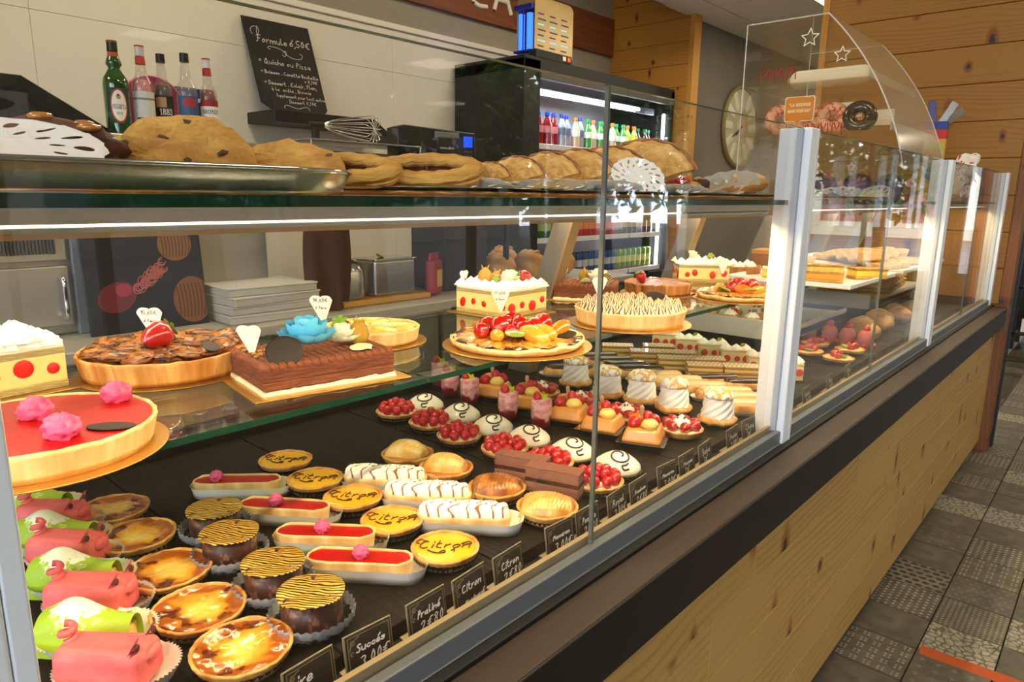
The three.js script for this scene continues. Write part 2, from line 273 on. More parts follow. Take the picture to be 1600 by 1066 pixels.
function panelLight(x, y, z) {
  const t = thing('ceiling_light', 'square white ceiling light panel ' + (panelWords[panelCount] || 'in the ceiling grid') , 'ceiling light', [x, y, z]); panelCount++;
  mesh('frame', [box(0.596, 0.02, 0.02, 0, 0.008, 0.288), box(0.596, 0.02, 0.02, 0, 0.008, -0.288), box(0.02, 0.02, 0.556, 0.288, 0.008, 0), box(0.02, 0.02, 0.556, -0.288, 0.008, 0)], white, t);
  mesh('diffuser', box(0.556, 0.008, 0.556, 0, 0.012, 0), mat(0xffffff, 0.6, { emissive: neutral, emissiveIntensity: 2.2 }), t);
  const l = new THREE.RectAreaLight(neutral, PANEL, 0.55, 0.55); l.position.set(0, 0.004, 0); l.rotation.x = -PI / 2; t.add(l);
}
ceilingGrid('ceiling', XB, XF, Z0, ZP, 3.0, [[-2.3, 1.1], [-2.3, -1.3], [-2.3, -3.7], [0.1, -1.3], [1.3, -3.1]], { z: -4.6, x0: XB, x1: -2.86 });
ceilingGrid('ceiling', -2.9, XF, -4.62, Z1, 2.61, [[-2.0, -5.5], [0.4, -5.5], [0.4, -7.9], [-2.0, -7.9]]);
structure('trim_1', merge([span(-2.9, XF, 2.61, 3.02, -4.6, -4.62), span(-2.9, -2.88, 2.61, 3.02, -4.62, ZP)]), cream);

// ================================================================ THE DISPLAY COUNTER
const YD = 0.75, YS = 0.95, YU = 1.198, YL = 0.718;      // deck, lower shelf, upper shelf, ledge
{
  const t = thing('display_counter', 'long glass pastry counter with pine front and black ledge', 'counter', [0, 0, 0]);
  const POST = [0.62, -0.062, -1.35, -2.63, -3.9], ZN = 0.64, ZE = -3.94;
  // carcass, ledge and cladding
  mesh('carcass', [span(-0.45, -1.3, 0.08, 0.62, ZN, ZE), span(-0.53, -1.25, 0, 0.08, ZN, ZE)], mat(0x1b1815, 0.8), t);
  mesh('ledge_top', rspan(-0.402, -0.53, 0.69, YL, ZN, ZE, 0.003), mat(0x3d281a, 0.55, { map: tex(256, 256, (u, v) => { const k = 215 + 45 * fbm(u * 30, v * 30, 5, 3) * (0.6 + 0.4 * hash(u * 256, v * 256)); return [k, k, k]; }) }), t);
  mesh('ledge_fascia', rspan(-0.4, -0.44, 0.628, 0.7165, ZN, ZE, 0.003), mat(0x16120f, 0.5), t);
  mesh('rail_gasket', rspan(-0.452, -0.475, YL, YL + 0.006, ZN, ZE, 0.002), mat(0x0b0a09, 0.6), t);
  for (let r = 0; r < 5; r++) {
    let z = ZN; const y0 = 0.055 + r * 0.115; let k = 0;
    while (z > ZE + 0.02) { const L = [0.62, 0.95, 0.78, 1.1, 0.7][(k + r * 2) % 5] * (k ? 1 : 0.6 + 0.1 * r), e = Math.max(ZE, z - L); mesh('plank', metreUV(rspan(-0.4305, -0.452, y0 + 0.0006, y0 + 0.1144, z - 0.0006, e + 0.0006, 0.0012), 'z', 2, 0.5, hash(r, k, 8), hash(r, k, 9)), pineFront, t); z = e; k++; }
  }
  // front glazing
  POST.forEach((z) => {
    const p = mesh('post', [rspan(-0.4645, -0.525, YL, 1.328, z + 0.015, z - 0.015, 0.003), rspan(-0.4645, -0.478, YL, 1.328, z - 0.015, z - 0.028, 0.002)], aluWhite, t);
    mesh('gasket', rspan(-0.478, -0.49, YL + 0.03, 1.326, z - 0.015, z - 0.021, 0.001), mat(0x6e737a, 0.5), p);
    mesh('gasket', rspan(-0.478, -0.49, YL + 0.03, 1.326, z + 0.0205, z + 0.015, 0.001), mat(0x9fa6ae, 0.5), p);
  });
  mesh('bottom_rail', [rspan(-0.4695, -0.484, YL + 0.004, YL + 0.031, ZN, ZE, 0.002), rspan(-0.466, -0.472, YL + 0.001, YL + 0.007, ZN, ZE, 0.002)], mat(0x75787a, 0.4, { metalness: 0.25 }), t);
  mesh('inner_channel', [rspan(-0.487, -0.4905, YL + 0.01, YL + 0.04, ZN, ZE, 0.001), rspan(-0.4925, -0.4985, YL + 0.01, YL + 0.0365, ZN, ZE, 0.001)], mat(0x93805e, 0.5), t);
  for (let i = 0; i < POST.length - 1; i++) {
    const a = POST[i] - 0.019, b = POST[i + 1] + 0.019, m = (a + b) / 2;
    for (const [z0, z1] of [[a, m + 0.0015], [m - 0.0015, b]]) {
      const p = mesh('glass_pane', span(-0.479, -0.485, YL + 0.024, 1.326, z0, z1), glass, t);
      mesh('pane_edge', [span(-0.479, -0.485, 1.326, 1.3268, z0, z1), span(-0.479, -0.485, YL + 0.03, 1.326, z0 === a ? z1 - 0.0002 : z0, z0 === a ? z1 + 0.0006 : z0 + 0.0008)], edgeClear, p);
    }
  }
  // black base and deck plates
  mesh('base_tray', span(-0.499, -1.22, 0.62, 0.731, ZN, ZE), mat(0x17120e, 0.45), t); mesh('rear_lip', span(-1.205, -1.22, 0.731, 0.79, ZN, ZE), mat(0x17120e, 0.45), t);
  const deckM = phys(0x1c130c, 0.62, { specularIntensity: 0.3, map: tex(256, 256, (u, v) => { const k = 200 + 90 * fbm(u * 14, v * 14, 6, 4) + (hash(u * 256, v * 256) > 0.9975 ? 200 : 0); return [k, k, k]; }) });
  for (let z = 0.355; z > -3.9; z -= 0.235) mesh('deck_plate', metreUV(rspan(-0.53, -1.2, YD - 0.018, YD, z - 0.001, Math.max(z - 0.234, -3.93), 0.002), 'x', 0.4, 0.4), deckM, t);
  // glass shelves
  const shelfGlass = phys(0xf2fbf5, 0.0, { transmission: 1, thickness: 0, ior: 1.5 });
  const shelf = (n, x0, x1, y, th, z0, z1) => {
    const s = mesh(n, span(x0, x1, y - th, y, z0, z1), shelfGlass, t);
    mesh('shelf_edge', [span(x0 - 0.0001, x0 + 0.0008, y - th, y, z0, z1), span(x0, x1, y - th, y, z1 - 0.0008, z1 - 0.0001)], glassEdge, s);
  };
  [[0.6, -0.62], [-0.626, -1.345], [-1.355, -1.96], [-2.02, -2.62], [-2.64, -3.92]].forEach(([a, b]) => shelf('lower_shelf', -0.709, -1.14, YS, 0.008, a, b));
  [[0.6, -1.34], [-1.36, -2.62], [-2.64, -3.92]].forEach(([a, b]) => shelf('upper_shelf', -0.497, -1.03, YU, 0.009, a, b));
  // rear frame: light channels and slanted arms
  const chan = mat(0xb9b0a0, 0.5), glow = mat(0xffffff, 0.5, { emissive: 0xffe0cc, emissiveIntensity: 2.6 }), lamp = mat(0xffffff, 0.5, { emissive: warm, emissiveIntensity: 3 });
  [[0.6, -1.33, -0.99], [-1.37, -2.61, -2.4], [-2.65, -3.92, -3.8]].forEach(([a, b, e]) => {       // light bars under the front edge of the upper shelf
    const c = mesh('light_channel', [rspan(-0.53, -0.562, 1.1775, 1.1885, a, b, 0.001), rspan(-0.53, -0.562, 1.168, 1.1755, a, b, 0.001), rspan(-0.536, -0.562, 1.1754, 1.1776, a, b, 0.0005)], chan, t);
    mesh('lower_lip', rspan(-0.5292, -0.5302, 1.168, 1.1718, a, b, 0.0003), mat(0xb98d5e, 0.5), c);
    mesh('light_slit', span(-0.5312, -0.5362, 1.17565, 1.17735, a - 0.01, e), glow, c); mesh('diffuser', span(-0.534, -0.558, 1.1678, 1.169, a - 0.01, b + 0.01), lamp, c);
    const l = new THREE.RectAreaLight(warm, LED, Math.abs(a - b) - 0.02, 0.012); l.position.set(-0.55, 1.163, (a + b) / 2); l.lookAt(-0.65, 0.775, (a + b) / 2); t.add(l);
    const rr = mesh('rear_rail', rspan(-1.0, -1.03, 1.17, 1.188, a, b, 0.003), mat(0x9b9184, 0.5), t); mesh('diffuser', span(-1.004, -1.026, 1.1688, 1.17, a - 0.01, b + 0.01), lamp, rr);
    const m = new THREE.RectAreaLight(warm, LED * 0.3, Math.abs(a - b) - 0.02, 0.018); m.position.set(-1.015, 1.167, (a + b) / 2); m.lookAt(-0.93, 0.8, (a + b) / 2); t.add(m);
  });
  const armGeo = extrude([[-1.0, 1.143], [-1.05, 1.143], [-1.2, 0.74], [-1.2, 0.69], [-1.15, 0.69]], 0.035).translate(0, 0, -0.0175);
  for (const z of [0.3, -1.35, -2.0, -2.63, -3.3, -3.88]) { const a = mesh('slanted_arm', armGeo, mat(0x7d776f, 0.4, { metalness: 0.3 }), t, [0, 0, z]); mesh('arm_cap', extrude([[-0.994, 1.143], [-1.0, 1.143], [-1.15, 0.69], [-1.144, 0.69]], 0.035).translate(0, 0, -0.0175), mat(0x8d7450, 0.5), a); }
  for (const z of [0.2, -1.3, -1.4, -2.58, -2.68, -3.84]) mesh('shelf_bracket', rspan(-0.78, -1.16, YS - 0.022, YS - 0.0085, z - 0.005, z + 0.005, 0.002), mat(0x8d8a84, 0.4, { metalness: 0.5 }), t);
  // white trays set between deck and shelf in the further modules
  for (const [z0, z1] of [[-2.0, -2.58], [-2.86, -3.8]]) {
    const wm = mat(0xcfc9bd, 0.45), s = mesh('raised_tray', rspan(-0.72, -1.19, 0.79, 0.815, z0 - 0.006, z1, 0.002), wm, t); mesh('tray_rim', rspan(-0.72, -1.19, 0.79, 0.847, z0, z0 - 0.006, 0.001), wm, s); mesh('tray_rim', rspan(-0.72, -0.726, 0.79, 0.828, z0 - 0.006, z1, 0.001), wm, s);
    for (const z of [z0 - 0.1, z1 + 0.1]) for (const x of [-0.74, -1.17]) mesh('tray_leg', span(x, x - 0.01, YD, 0.79, z, z - 0.01), black, s);
  }
}
// price cards in acrylic holders
{
  const cards = [['ire', '', 0.315 - 0.037 - 0.0], ['Succés', '3,00€', 0.345], ['Praliné', '2€80', 0.423], ['Citron', 'Meringué', 0.489], ['Citron', '2€80', 0.556], ['Macaron', '3,00€', 0.658], ['Pomme', '2€80', 0.722], ['Royal', '3,00€', 0.797], ['Framboise', '2€80', 0.858], ['Macaron', '3,00€', 0.944], ['Mousse', '3€', 1.012], ['Baba', '3€', 1.08], ['Fraise', '3,00€', 1.192], ['Chou', '3€', 1.266], ['Eclair', '2€50', 1.59], ['Flan', '2€60', 1.752], ['Pain', '3€', 1.9]];
  const words = ['cut off at the frame edge', 'reading Succés', 'reading Praliné', 'reading Citron Meringué', 'reading Citron 2€80', 'reading Macaron, nearer the camera', 'reading Pomme', 'reading Royal', 'reading Framboise', 'reading Macaron, just past the Framboise card', 'reading Mousse', 'reading Baba', 'reading Fraise', 'last before the aluminium post', 'first behind the aluminium post', 'second behind the aluminium post', 'third behind the aluminium post'];
  const plastic = phys(0xb8a98a, 0.2, { transmission: 0.35, thickness: 0 }), CW = 204, CH = 162;
  const sheet = mat(0xffffff, 0.5, { map: canvasTex(1024, 652, (g0) => cards.forEach(([a, b], i) => {
    const g = g0; g.save(); g.translate((i % 5) * CW, Math.floor(i / 5) * CH); g.beginPath(); g.rect(0, 0, CW, CH); g.clip();
    g.fillStyle = '#2a241d'; g.fillRect(0, 0, CW, CH); g.strokeStyle = '#8f7c55'; g.lineWidth = 4; g.strokeRect(9, 9, CW - 18, CH - 18); g.lineWidth = 5;
    g.beginPath(); g.moveTo(14, 62); g.quadraticCurveTo(22, 22, 62, 16); g.stroke(); g.beginPath(); g.arc(30, 32, 9, 0, 5); g.stroke(); g.beginPath(); g.arc(24, 74, 7, 1, 6); g.stroke();
    g.strokeStyle = '#f4f2ee'; g.lineWidth = 6.5; handwrite(g, a, 42, 78, Math.min(46, 1080 / (strokes(a).width || 1)), 0.2, -0.03); handwrite(g, b, 54, 140, Math.min(50, 1100 / (strokes(b).width || 1)), 0.2, -0.05); g.restore();
  })) });
  cards.forEach(([a, b, z], i) => {
    const w = 0.053, h = 0.042, t = thing('price_card', 'small black price card ' + words[i] + ' in acrylic stand', 'price card', [-0.513, 0.731, -z - w / 2], PI / 2 + [0.06, -0.05, 0.03, 0.08][i % 4], 'price cards along the glass');
    const lean = -0.14, face = new THREE.PlaneGeometry(w, h).translate(0, h / 2 + 0.001, 0.0005), uv = face.attributes.uv;
    for (let k = 0; k < 4; k++) uv.setXY(k, ((i % 5) * CW + uv.getX(k) * CW) / 1024, 1 - (Math.floor(i / 5) * CH + (1 - uv.getY(k)) * CH) / 652);
    mesh('holder', [rspan(-w / 2 - 0.002, w / 2 + 0.002, 0, h + 0.002, -0.0022, -0.0008, 0.0006).rotateX(lean)], plastic, t);
    mesh('foot', rspan(-w / 2 - 0.002, w / 2 + 0.002, 0, 0.0015, -0.018, 0.004, 0.0006), plastic, t);
    const c = mesh('card', box(w, h, 0.0008, 0, h / 2 + 0.001, 0).rotateX(lean), mat(0x2a241d, 0.6), t); mesh('card_print', face.rotateX(lean), sheet, c);
  });
}

// ================================================================ PASTRIES ON THE DECK
const speck = (a, b, f = 7, s = 1) => (u, v) => mixc(c3(a), c3(b), clamp(1.6 * fbm(u * f, v * f, s, 4) - 0.35));
const grainBump = tex(128, 128, (u, v) => { const k = 255 * fbm(u * 16, v * 16, 3, 4); return [k, k, k]; }, true, true), crumbBump = tex(128, 128, (u, v) => { const k = 255 * clamp(1.6 * fbm(u * 34, v * 34, 5, 3) - 0.3); return [k, k, k]; }, true, true);
const crustM = mat(0xffffff, 0.55, { bumpMap: grainBump, bumpScale: 0.0016, map: tex(128, 128, speck(0xe8b56a, 0xb9752f, 10, 1)) });
const crustPale = mat(0xffffff, 0.6, { bumpMap: grainBump, bumpScale: 0.0014, map: tex(128, 128, speck(0xf0d59c, 0xd9a964, 9, 2)) });
const crustDark = mat(0xffffff, 0.5, { bumpMap: grainBump, bumpScale: 0.0016, map: tex(128, 128, speck(0xc98a45, 0x7d431c, 9, 3)) });
const cupTex = canvasTex(1024, 64, (g, W, H) => { g.fillStyle = '#120f0d'; g.fillRect(0, 0, W, H); g.fillStyle = '#b9b4ab'; g.font = 'bold 40px sans-serif'; for (let i = 0; i < 4; i++) { g.fillText(i % 2 ? 'Boulangerie' : 'La Mairie', 20 + i * 256, 46); } });
cupTex.wrapS = THREE.RepeatWrapping; cupTex.repeat.set(-1, 1);
const cupM = mat(0xffffff, 0.6, { map: cupTex }), cupPlain = mat(0x15110e, 0.6);
const paperM = mat(0xffffff, 0.8, { map: canvasTex(512, 512, (g, W, H) => {
  g.fillStyle = '#fdfaf2'; g.fillRect(0, 0, W, H); g.fillStyle = '#d9c766'; for (let i = 0; i < 16; i++) { g.beginPath(); g.ellipse(hash(i, 1) * W, hash(i, 2) * H, 34, 9, hash(i, 3) * 1.2 - 0.6, 0, 7); g.fill(); }
  g.strokeStyle = '#5a2a3a'; g.lineWidth = 3; ['nature', 'bouche', 'Coin', 'miche', 'four', 'douce'].forEach((s, i) => { handwrite(g, s, 20 + (i % 2) * 250, 90 + i * 76, 34, 0.3, -0.2); });
}) });
const laceM = mat(0xe9e5da, 0.85), lacePale = mat(0xdcd8cd, 0.8);
const redGel = phys(0xb51609, 0.42, { specularIntensity: 0.5, clearcoat: 0.08, clearcoatRoughness: 0.12, map: tex(128, 128, speck(0xff8a70, 0xe04a34, 8, 4)) });
const yolk = phys(0xf6b60c, 0.3, { clearcoat: 0.5, clearcoatRoughness: 0.15 });
const chocM = mat(0x4a2412, 0.45), chocDark = mat(0x1a0e09, 0.6);
const creamM = mat(0xf7eccf, 0.6), whip = mat(0xfefaf0, 0.7), whiteIce = phys(0xf7efdf, 0.35, { clearcoat: 0.3 });
const pinkPraline = mat(0xf288b0, 0.7, { map: tex(64, 64, speck(0xffd0e0, 0xd070a0, 9, 5)) });
const raspM = phys(0xcc1426, 0.35, { clearcoat: 0.5, map: tex(64, 64, (u, v) => (hash(u * 64, v * 64, 3) > 0.8 ? [255, 225, 225] : mixc([255, 190, 190], [215, 120, 120], noise(u * 9, v * 9)))) });
const strawM = phys(0xb0120d, 0.25, { clearcoat: 0.8, map: tex(64, 64, (u, v) => { const a = ((u * 14 + (Math.floor(v * 9) % 2) * 0.5) % 1) - 0.5, b = ((v * 9) % 1) - 0.5; return Math.hypot(a, b) < 0.17 ? [255, 200, 120] : [255, 200, 190]; }) });
const strawCut = mat(0xe03a2a, 0.4), kiwiM = phys(0x8fae2c, 0.3, { clearcoat: 0.8 }), orangeM = phys(0xd97408, 0.28, { clearcoat: 0.6 }), peachM = phys(0xdb9a2c, 0.28, { clearcoat: 0.6 }), greenLeaf = mat(0x6fa323, 0.5), lime = mat(0xc6dc2f, 0.5);

const cupGeo = (r, h = 0.012) => loft(0, [{ r: r * 0.84, y: 0.0 }, { r: r * 1.06, y: h, f: 0.022 }], { n: 72, saw: true, side: 1, top: false, bottom: true });
// round or oblong pastry shell with a thick rim; a = half straight, r = rim radius
const shellGeo = (a, r, h, wall = 0.006, seed = 0, y0 = 0.004, base = 0.84) => loft(a, [{ r: r * base, y: y0 }, { r: r * mix(base, 1, 0.3), y: y0 + h * 0.25 }, { r: r * 0.985, y: y0 + h * 0.85, f: 0.006 }, { r, y: y0 + h * 0.97, f: 0.006 }, { r: r - wall * 0.5, y: y0 + h * 1.04 }, { r: r - wall, y: y0 + h * 0.95 }, { r: r - wall, y: y0 + h * 0.7 }], { n: 56, k: 28, bottom: true, uv: 0.06, disp: (x, z, q) => (q.y > y0 + h * 0.8 ? 0.0022 * (noise(x * 130 + seed, z * 130, seed) - 0.5) : 0) });
const fillGeo = (a, r, y, dome = 0.003, bump = 0, seed = 0, n = 48) => loft(a, (bump > 0.0015 ? [1, 0.94, 0.88, 0.81, 0.74, 0.67, 0.6, 0.52, 0.44, 0.36, 0.28, 0.2, 0.1] : [1, 0.86, 0.7, 0.5, 0.3, 0.12]).map((k) => ({ r: r * k, y: y + dome * (1 - k * k) })), { n, uv: r + a, disp: bump ? (x, z) => bump * (fbm(x * 75 + seed, z * 75 + seed, seed, 3) - 0.5) * 2 : null });
const strawGeo = (() => { const g = lathe([[0.0001, -0.0155], [0.006, -0.013], [0.0108, -0.005], [0.0125, 0.003], [0.0115, 0.0095], [0.006, 0.0125], [0.0001, 0.0125]], 16); return g; })();
const calyxGeo = (() => { const l = []; for (let i = 0; i < 6; i++) { const g = surf(2, 3, (u, v) => { const w = 0.0032 * Math.sin(PI * (0.15 + 0.85 * (1 - v))); return [v * 0.011, 0.0022 * Math.sin(v * 2.4), (u - 0.5) * 2 * w]; }).rotateY((i * PI) / 3).translate(0, 0.0125, 0); l.push(g); } return merge(l); })();
const raspGeo = (() => { const g = mergeVertices(new THREE.IcosahedronGeometry(1, 4).deleteAttribute('normal').deleteAttribute('uv')), p = g.attributes.position, c = []; for (let k = 0; k < 46; k++) { const y = 1 - (2 * (k + 0.5)) / 46, a = k * 2.39996; c.push(V3(Math.sqrt(1 - y * y) * Math.cos(a), y, Math.sqrt(1 - y * y) * Math.sin(a))); } const uv = []; for (let i = 0; i < p.count; i++) { const q = V3(p.getX(i), p.getY(i), p.getZ(i)); let m = 9; for (const d of c) m = Math.min(m, q.distanceTo(d)); const k = 0.0086 * (1.06 - 0.9 * m * m); uv.push(Math.atan2(q.z, q.x) / 6.283 + 0.5, q.y * 0.5 + 0.5); p.setXYZ(i, q.x * k, q.y * k * 1.12, q.z * k); } g.setAttribute('uv', new THREE.Float32BufferAttribute(uv, 2)); g.computeVertexNormals(); return g; })();
function berry(parent, x, y, z, s = 1) { const o = mesh('raspberry', raspGeo, raspM, parent, [x, y, z], [R(-0.5, 0.5), R(0, 6), R(-0.5, 0.5)]); o.scale.setScalar(s * R(0.92, 1.08)); return o; }
function strawberry(parent, x, y, z, s = 1, rot = [0, 0, 0], leaf = true) { const o = mesh('strawberry', strawGeo, strawM, parent, [x, y, z], rot); o.scale.setScalar(s); if (leaf) mesh('calyx', calyxGeo, greenLeaf, o); return o; }
// a row along the depth of the counter; item 0 stands furthest from the glass in the list
function row(proto, spots, label, o = {}) {
  const n = spots.length;
  spots.forEach(([x, z], i) => {
    const tail = ORD[n - 1 - i] || 'deep in its row', lab = (o.own && o.own[i]) || label + ', ' + tail + ' in its row', turn = (o.turn || 0) + (o.jit ? R(-o.jit, o.jit) : 0), y = o.y || YD;
    if (!i) { proto.position.set(x, y, z); proto.rotation.y = turn; proto.userData.label = lab; } else copy(proto, lab, [x, y, z], turn);
  });
}
const at = (p, off = 0) => p.map(([x, z]) => [x, z + off]);
{ // lemon tartlets with piped writing
  const t = thing('lemon_tartlet', '', 'tartlet', [0, YD, 0], 0, 'lemon tartlets in a row');
  mesh('paper_cup', cupGeo(0.0405, 0.014), cupM, t); mesh('crust', shellGeo(0, 0.043, 0.017, 0.0055, 1, 0.003), crustM, t); mesh('lemon_filling', fillGeo(0, 0.038, 0.0172, 0.0018), yolk, t);
  const { out, width } = strokes('Citron'), k = 0.066 / width, g = [], put = (st) => g.push(tube(st.map(([a, b]) => V3((a - width / 2) * k + b * k * 0.25, 0.0196 - 0.02 * Math.hypot((a - width / 2) * k, b * k) ** 1.0 * 0.04, -(b - 2) * k * 1.05)), 0.00085, 26, 5));
  for (const st of out) put(st); put([[6, -2], [9, -4], [13, -5.5], [17, -4.5], [16, -2.8], [13.5, -4.5]]); put([[2, 8], [-2, 10], [-3.5, 7], [-1, 5]]); put([[20, -3], [21.5, -1.5], [22, -4]]); put([[24, 4.5], [28, 7], [30, 5], [27, 4]]);
  mesh('chocolate_writing', g, chocM, t);
  row(t, [[-0.995, -0.562], [-0.893, -0.552], [-0.796, -0.553], [-0.697, -0.546], [-0.589, -0.543]], 'round lemon tartlet with chocolate writing', { turn: 0.72, jit: 0.08 });
}
{ // browned custard tarts
  const t = thing('custard_tart', '', 'tartlet', [0, YD, 0], 0, 'custard tarts in a row'), M = [0, 1, 2].map((s) => phys(0xffffff, 0.18, { clearcoat: 1, clearcoatRoughness: 0.08, map: tex(192, 192, (u, v) => {
    const x = (u - 0.5) * 2, y = (v - 0.5) * 2, r = Math.hypot(x, y) + 0.7 * (fbm(u * 4 + s * 7, v * 4, s + 3, 4) - 0.5), p = fbm(u * 7 + s, v * 7, 12 + s, 4);
    let c = mixc([246, 204, 98], [226, 156, 46], smooth(0.25, 0.62, r)); c = mixc(c, [158, 76, 16], smooth(0.6, 0.84, r) * 0.9); c = mixc(c, [92, 36, 8], smooth(0.58, 0.7, p) * smooth(0.45, 0.78, r)); return c;
  }) }));
  mesh('paper_cup', cupGeo(0.044, 0.013), cupM, t); mesh('crust', shellGeo(0, 0.048, 0.017, 0.004, 4, 0.003), crustM, t);
  mesh('custard', fillGeo(0, 0.0445, 0.0185, -0.0015, 0.0028, 2, 72), M[0], t);
  const sp = [[-1.005, -0.301], [-0.901, -0.294], [-0.787, -0.288], [-0.685, -0.277], [-0.59, -0.276]];
  sp.forEach(([x, z], i) => { const lab = 'browned custard tart with shiny top, ' + ORD[4 - i] + ' in its row', turn = [0.4, 2.2, 4.1, 5.2, 1.3][i]; let o = t; if (!i) { t.position.set(x, YD, z); t.rotation.y = turn; t.userData.label = lab; } else { o = copy(t, lab, [x, YD, z], turn); o.children[2].material = M[i % 3]; } });
}
{ // chocolate cylinders with a gold striped disc
  const t = thing('chocolate_cake', '', 'small cake', [0, YD, 0], 0, 'gold-topped chocolate cakes in a row');
  mesh('paper_cup', loft(0, [{ r: 0.034, y: 0 }, { r: 0.043, y: 0.012, f: 0.03 }, { r: 0.044, y: 0.022, f: 0.04 }], { n: 64, saw: true, top: false, bottom: true, side: 1 }), mat(0xffffff, 0.5, { map: tex(128, 64, (u, v) => mixc([24, 22, 20], [176, 180, 188], smooth(0.3, 0.5, v + 0.5 * (fbm(u * 40, v * 9, 3, 2) - 0.5)))), side: THREE.DoubleSide }), t);
  mesh('mousse', loft(0, [{ r: 0.031, y: 0.002 }, { r: 0.0318, y: 0.02 }, { r: 0.0315, y: 0.042 }], { n: 40, side: 3 }), mat(0xffffff, 0.35, { map: tex(256, 64, (u, v) => mixc([66, 34, 24], [128, 84, 68], smooth(0.45, 0.65, fbm(u * 12, v * 5, 7, 4)))) }), t);
  mesh('gold_disc', loft(0, [{ r: 0.0345, y: 0.0415 }, { r: 0.0348, y: 0.0435 }, { r: 0.03, y: 0.0437 }], { n: 48, uv: 0.036, bottom: true, disp: (x, z, q, tt) => -0.0018 * Math.max(0, Math.sin(3 * Math.atan2(z, x) + 1)) }), mat(0xffffff, 0.32, { metalness: 0.35, map: tex(256, 256, (u, v) => { const k = 0.5 + 0.5 * Math.sin((v + 0.06 * fbm(u * 4, v * 4, 2, 3)) * 105 + 9 * fbm(u * 3, v * 8, 4, 3)); return mixc([58, 34, 10], [232, 186, 76], smooth(0.15, 0.6, k)); }) }), t);
  row(t, [[-0.854, -0.376], [-0.777, -0.358], [-0.674, -0.358], [-0.591, -0.354]], 'chocolate mousse cylinder with gold striped disc', { turn: 0.55, jit: 0.15 });
}
// oblong boats
const boatPaper = (L, w, lip, side = 1) => { const a = L / 2 - w; return loft(a, [{ r: w * 0.84, y: 0.0004 }, { r: w * 0.9, y: 0.010, f: 0.008 }, { r: w * (0.93 + lip * 0.3), y: 0.0185, f: 0.02 }], { n: 80, saw: true, top: false, bottom: true, uv: L * 0.55 }); };
{ // praline boats
  const t = thing('praline_tart', '', 'tart', [0, YD, 0], 0, 'red praline boat tarts in a row'), a = 0.046, r = 0.0185;
  mesh('paper_boat', boatPaper(0.15, 0.024, 0.3), paperM, t, [0.007, 0, 0]); mesh('crust', shellGeo(a, r, 0.023, 0.0032, 6, 0.002), crustPale, t);
  mesh('praline_filling', fillGeo(a, r - 0.0028, 0.0235, 0.0005, 0.0008, 4), redGel, t); const p = mesh('praline', blob(0.0095, 0.3, 7, 3, 1, 0.95, 1, 5), pinkPraline, t, [-0.012, 0.0295, 0]);
  const sp = [[-0.962, -0.462], [-0.833, -0.465], [-0.724, -0.459], [-0.639, -0.45]], tn = [0.8, 0.62, 0.68, 0.66], px = [-0.03, -0.012, -0.004, 0.002];
  sp.forEach(([x, z], i) => { const lab = 'oblong red praline tart with pink praline, ' + ORD[3 - i] + ' in its row'; const o = i ? copy(t, lab, [x, YD, z], tn[i]) : t; if (!i) { t.position.set(x, YD, z); t.rotation.y = tn[i]; t.userData.label = lab; } o.children[3].position.x = px[i]; });
}
{ // lemon meringue boats
  const t = thing('meringue_tart', '', 'tart', [0, YD, 0], 0, 'lemon meringue boat tarts in a row'), a = 0.046, r = 0.0195;
  mesh('paper_boat', boatPaper(0.152, 0.0255, 0.3), paperM, t, [0.006, 0, 0]); mesh('crust', shellGeo(a, r, 0.021, 0.0045, 8, 0.002), crustPale, t);
  const wave = (x, z) => x * 360 + 5.5 * fbm(x * 70, z * 90, 3, 2) + 3.4 * Math.sin(z * 150) + z * 60;
  mesh('meringue', loft(a, [1, 0.97, 0.88, 0.72, 0.5, 0.25, 0.08].map((k, j) => ({ r: (r - 0.002) * k, y: [0.02, 0.027, 0.032, 0.035, 0.0365, 0.037, 0.037][j], k })), { n: 110, uv: a + r, disp: (x, z, q) => (q.y > 0.024 ? 0.0026 * Math.sin(wave(x, z)) : 0) }), mat(0xffffff, 0.7, { map: tex(512, 512, (u, v) => { const S = a + r, x = (u - 0.5) * 2 * S, z = (v - 0.5) * 2 * S, k = Math.sin(wave(x, z)); return mixc([252, 247, 238], [138, 78, 24], smooth(0.8, 0.97, k + 0.25 * (fbm(u * 30, v * 30, 4, 3) - 0.5)) * 0.9); }) }), t);
  row(t, [[-0.814, -0.626], [-0.721, -0.63], [-0.633, -0.619]], 'oblong meringue tart with toasted ridges', { turn: 0.64, jit: 0.04 });
}
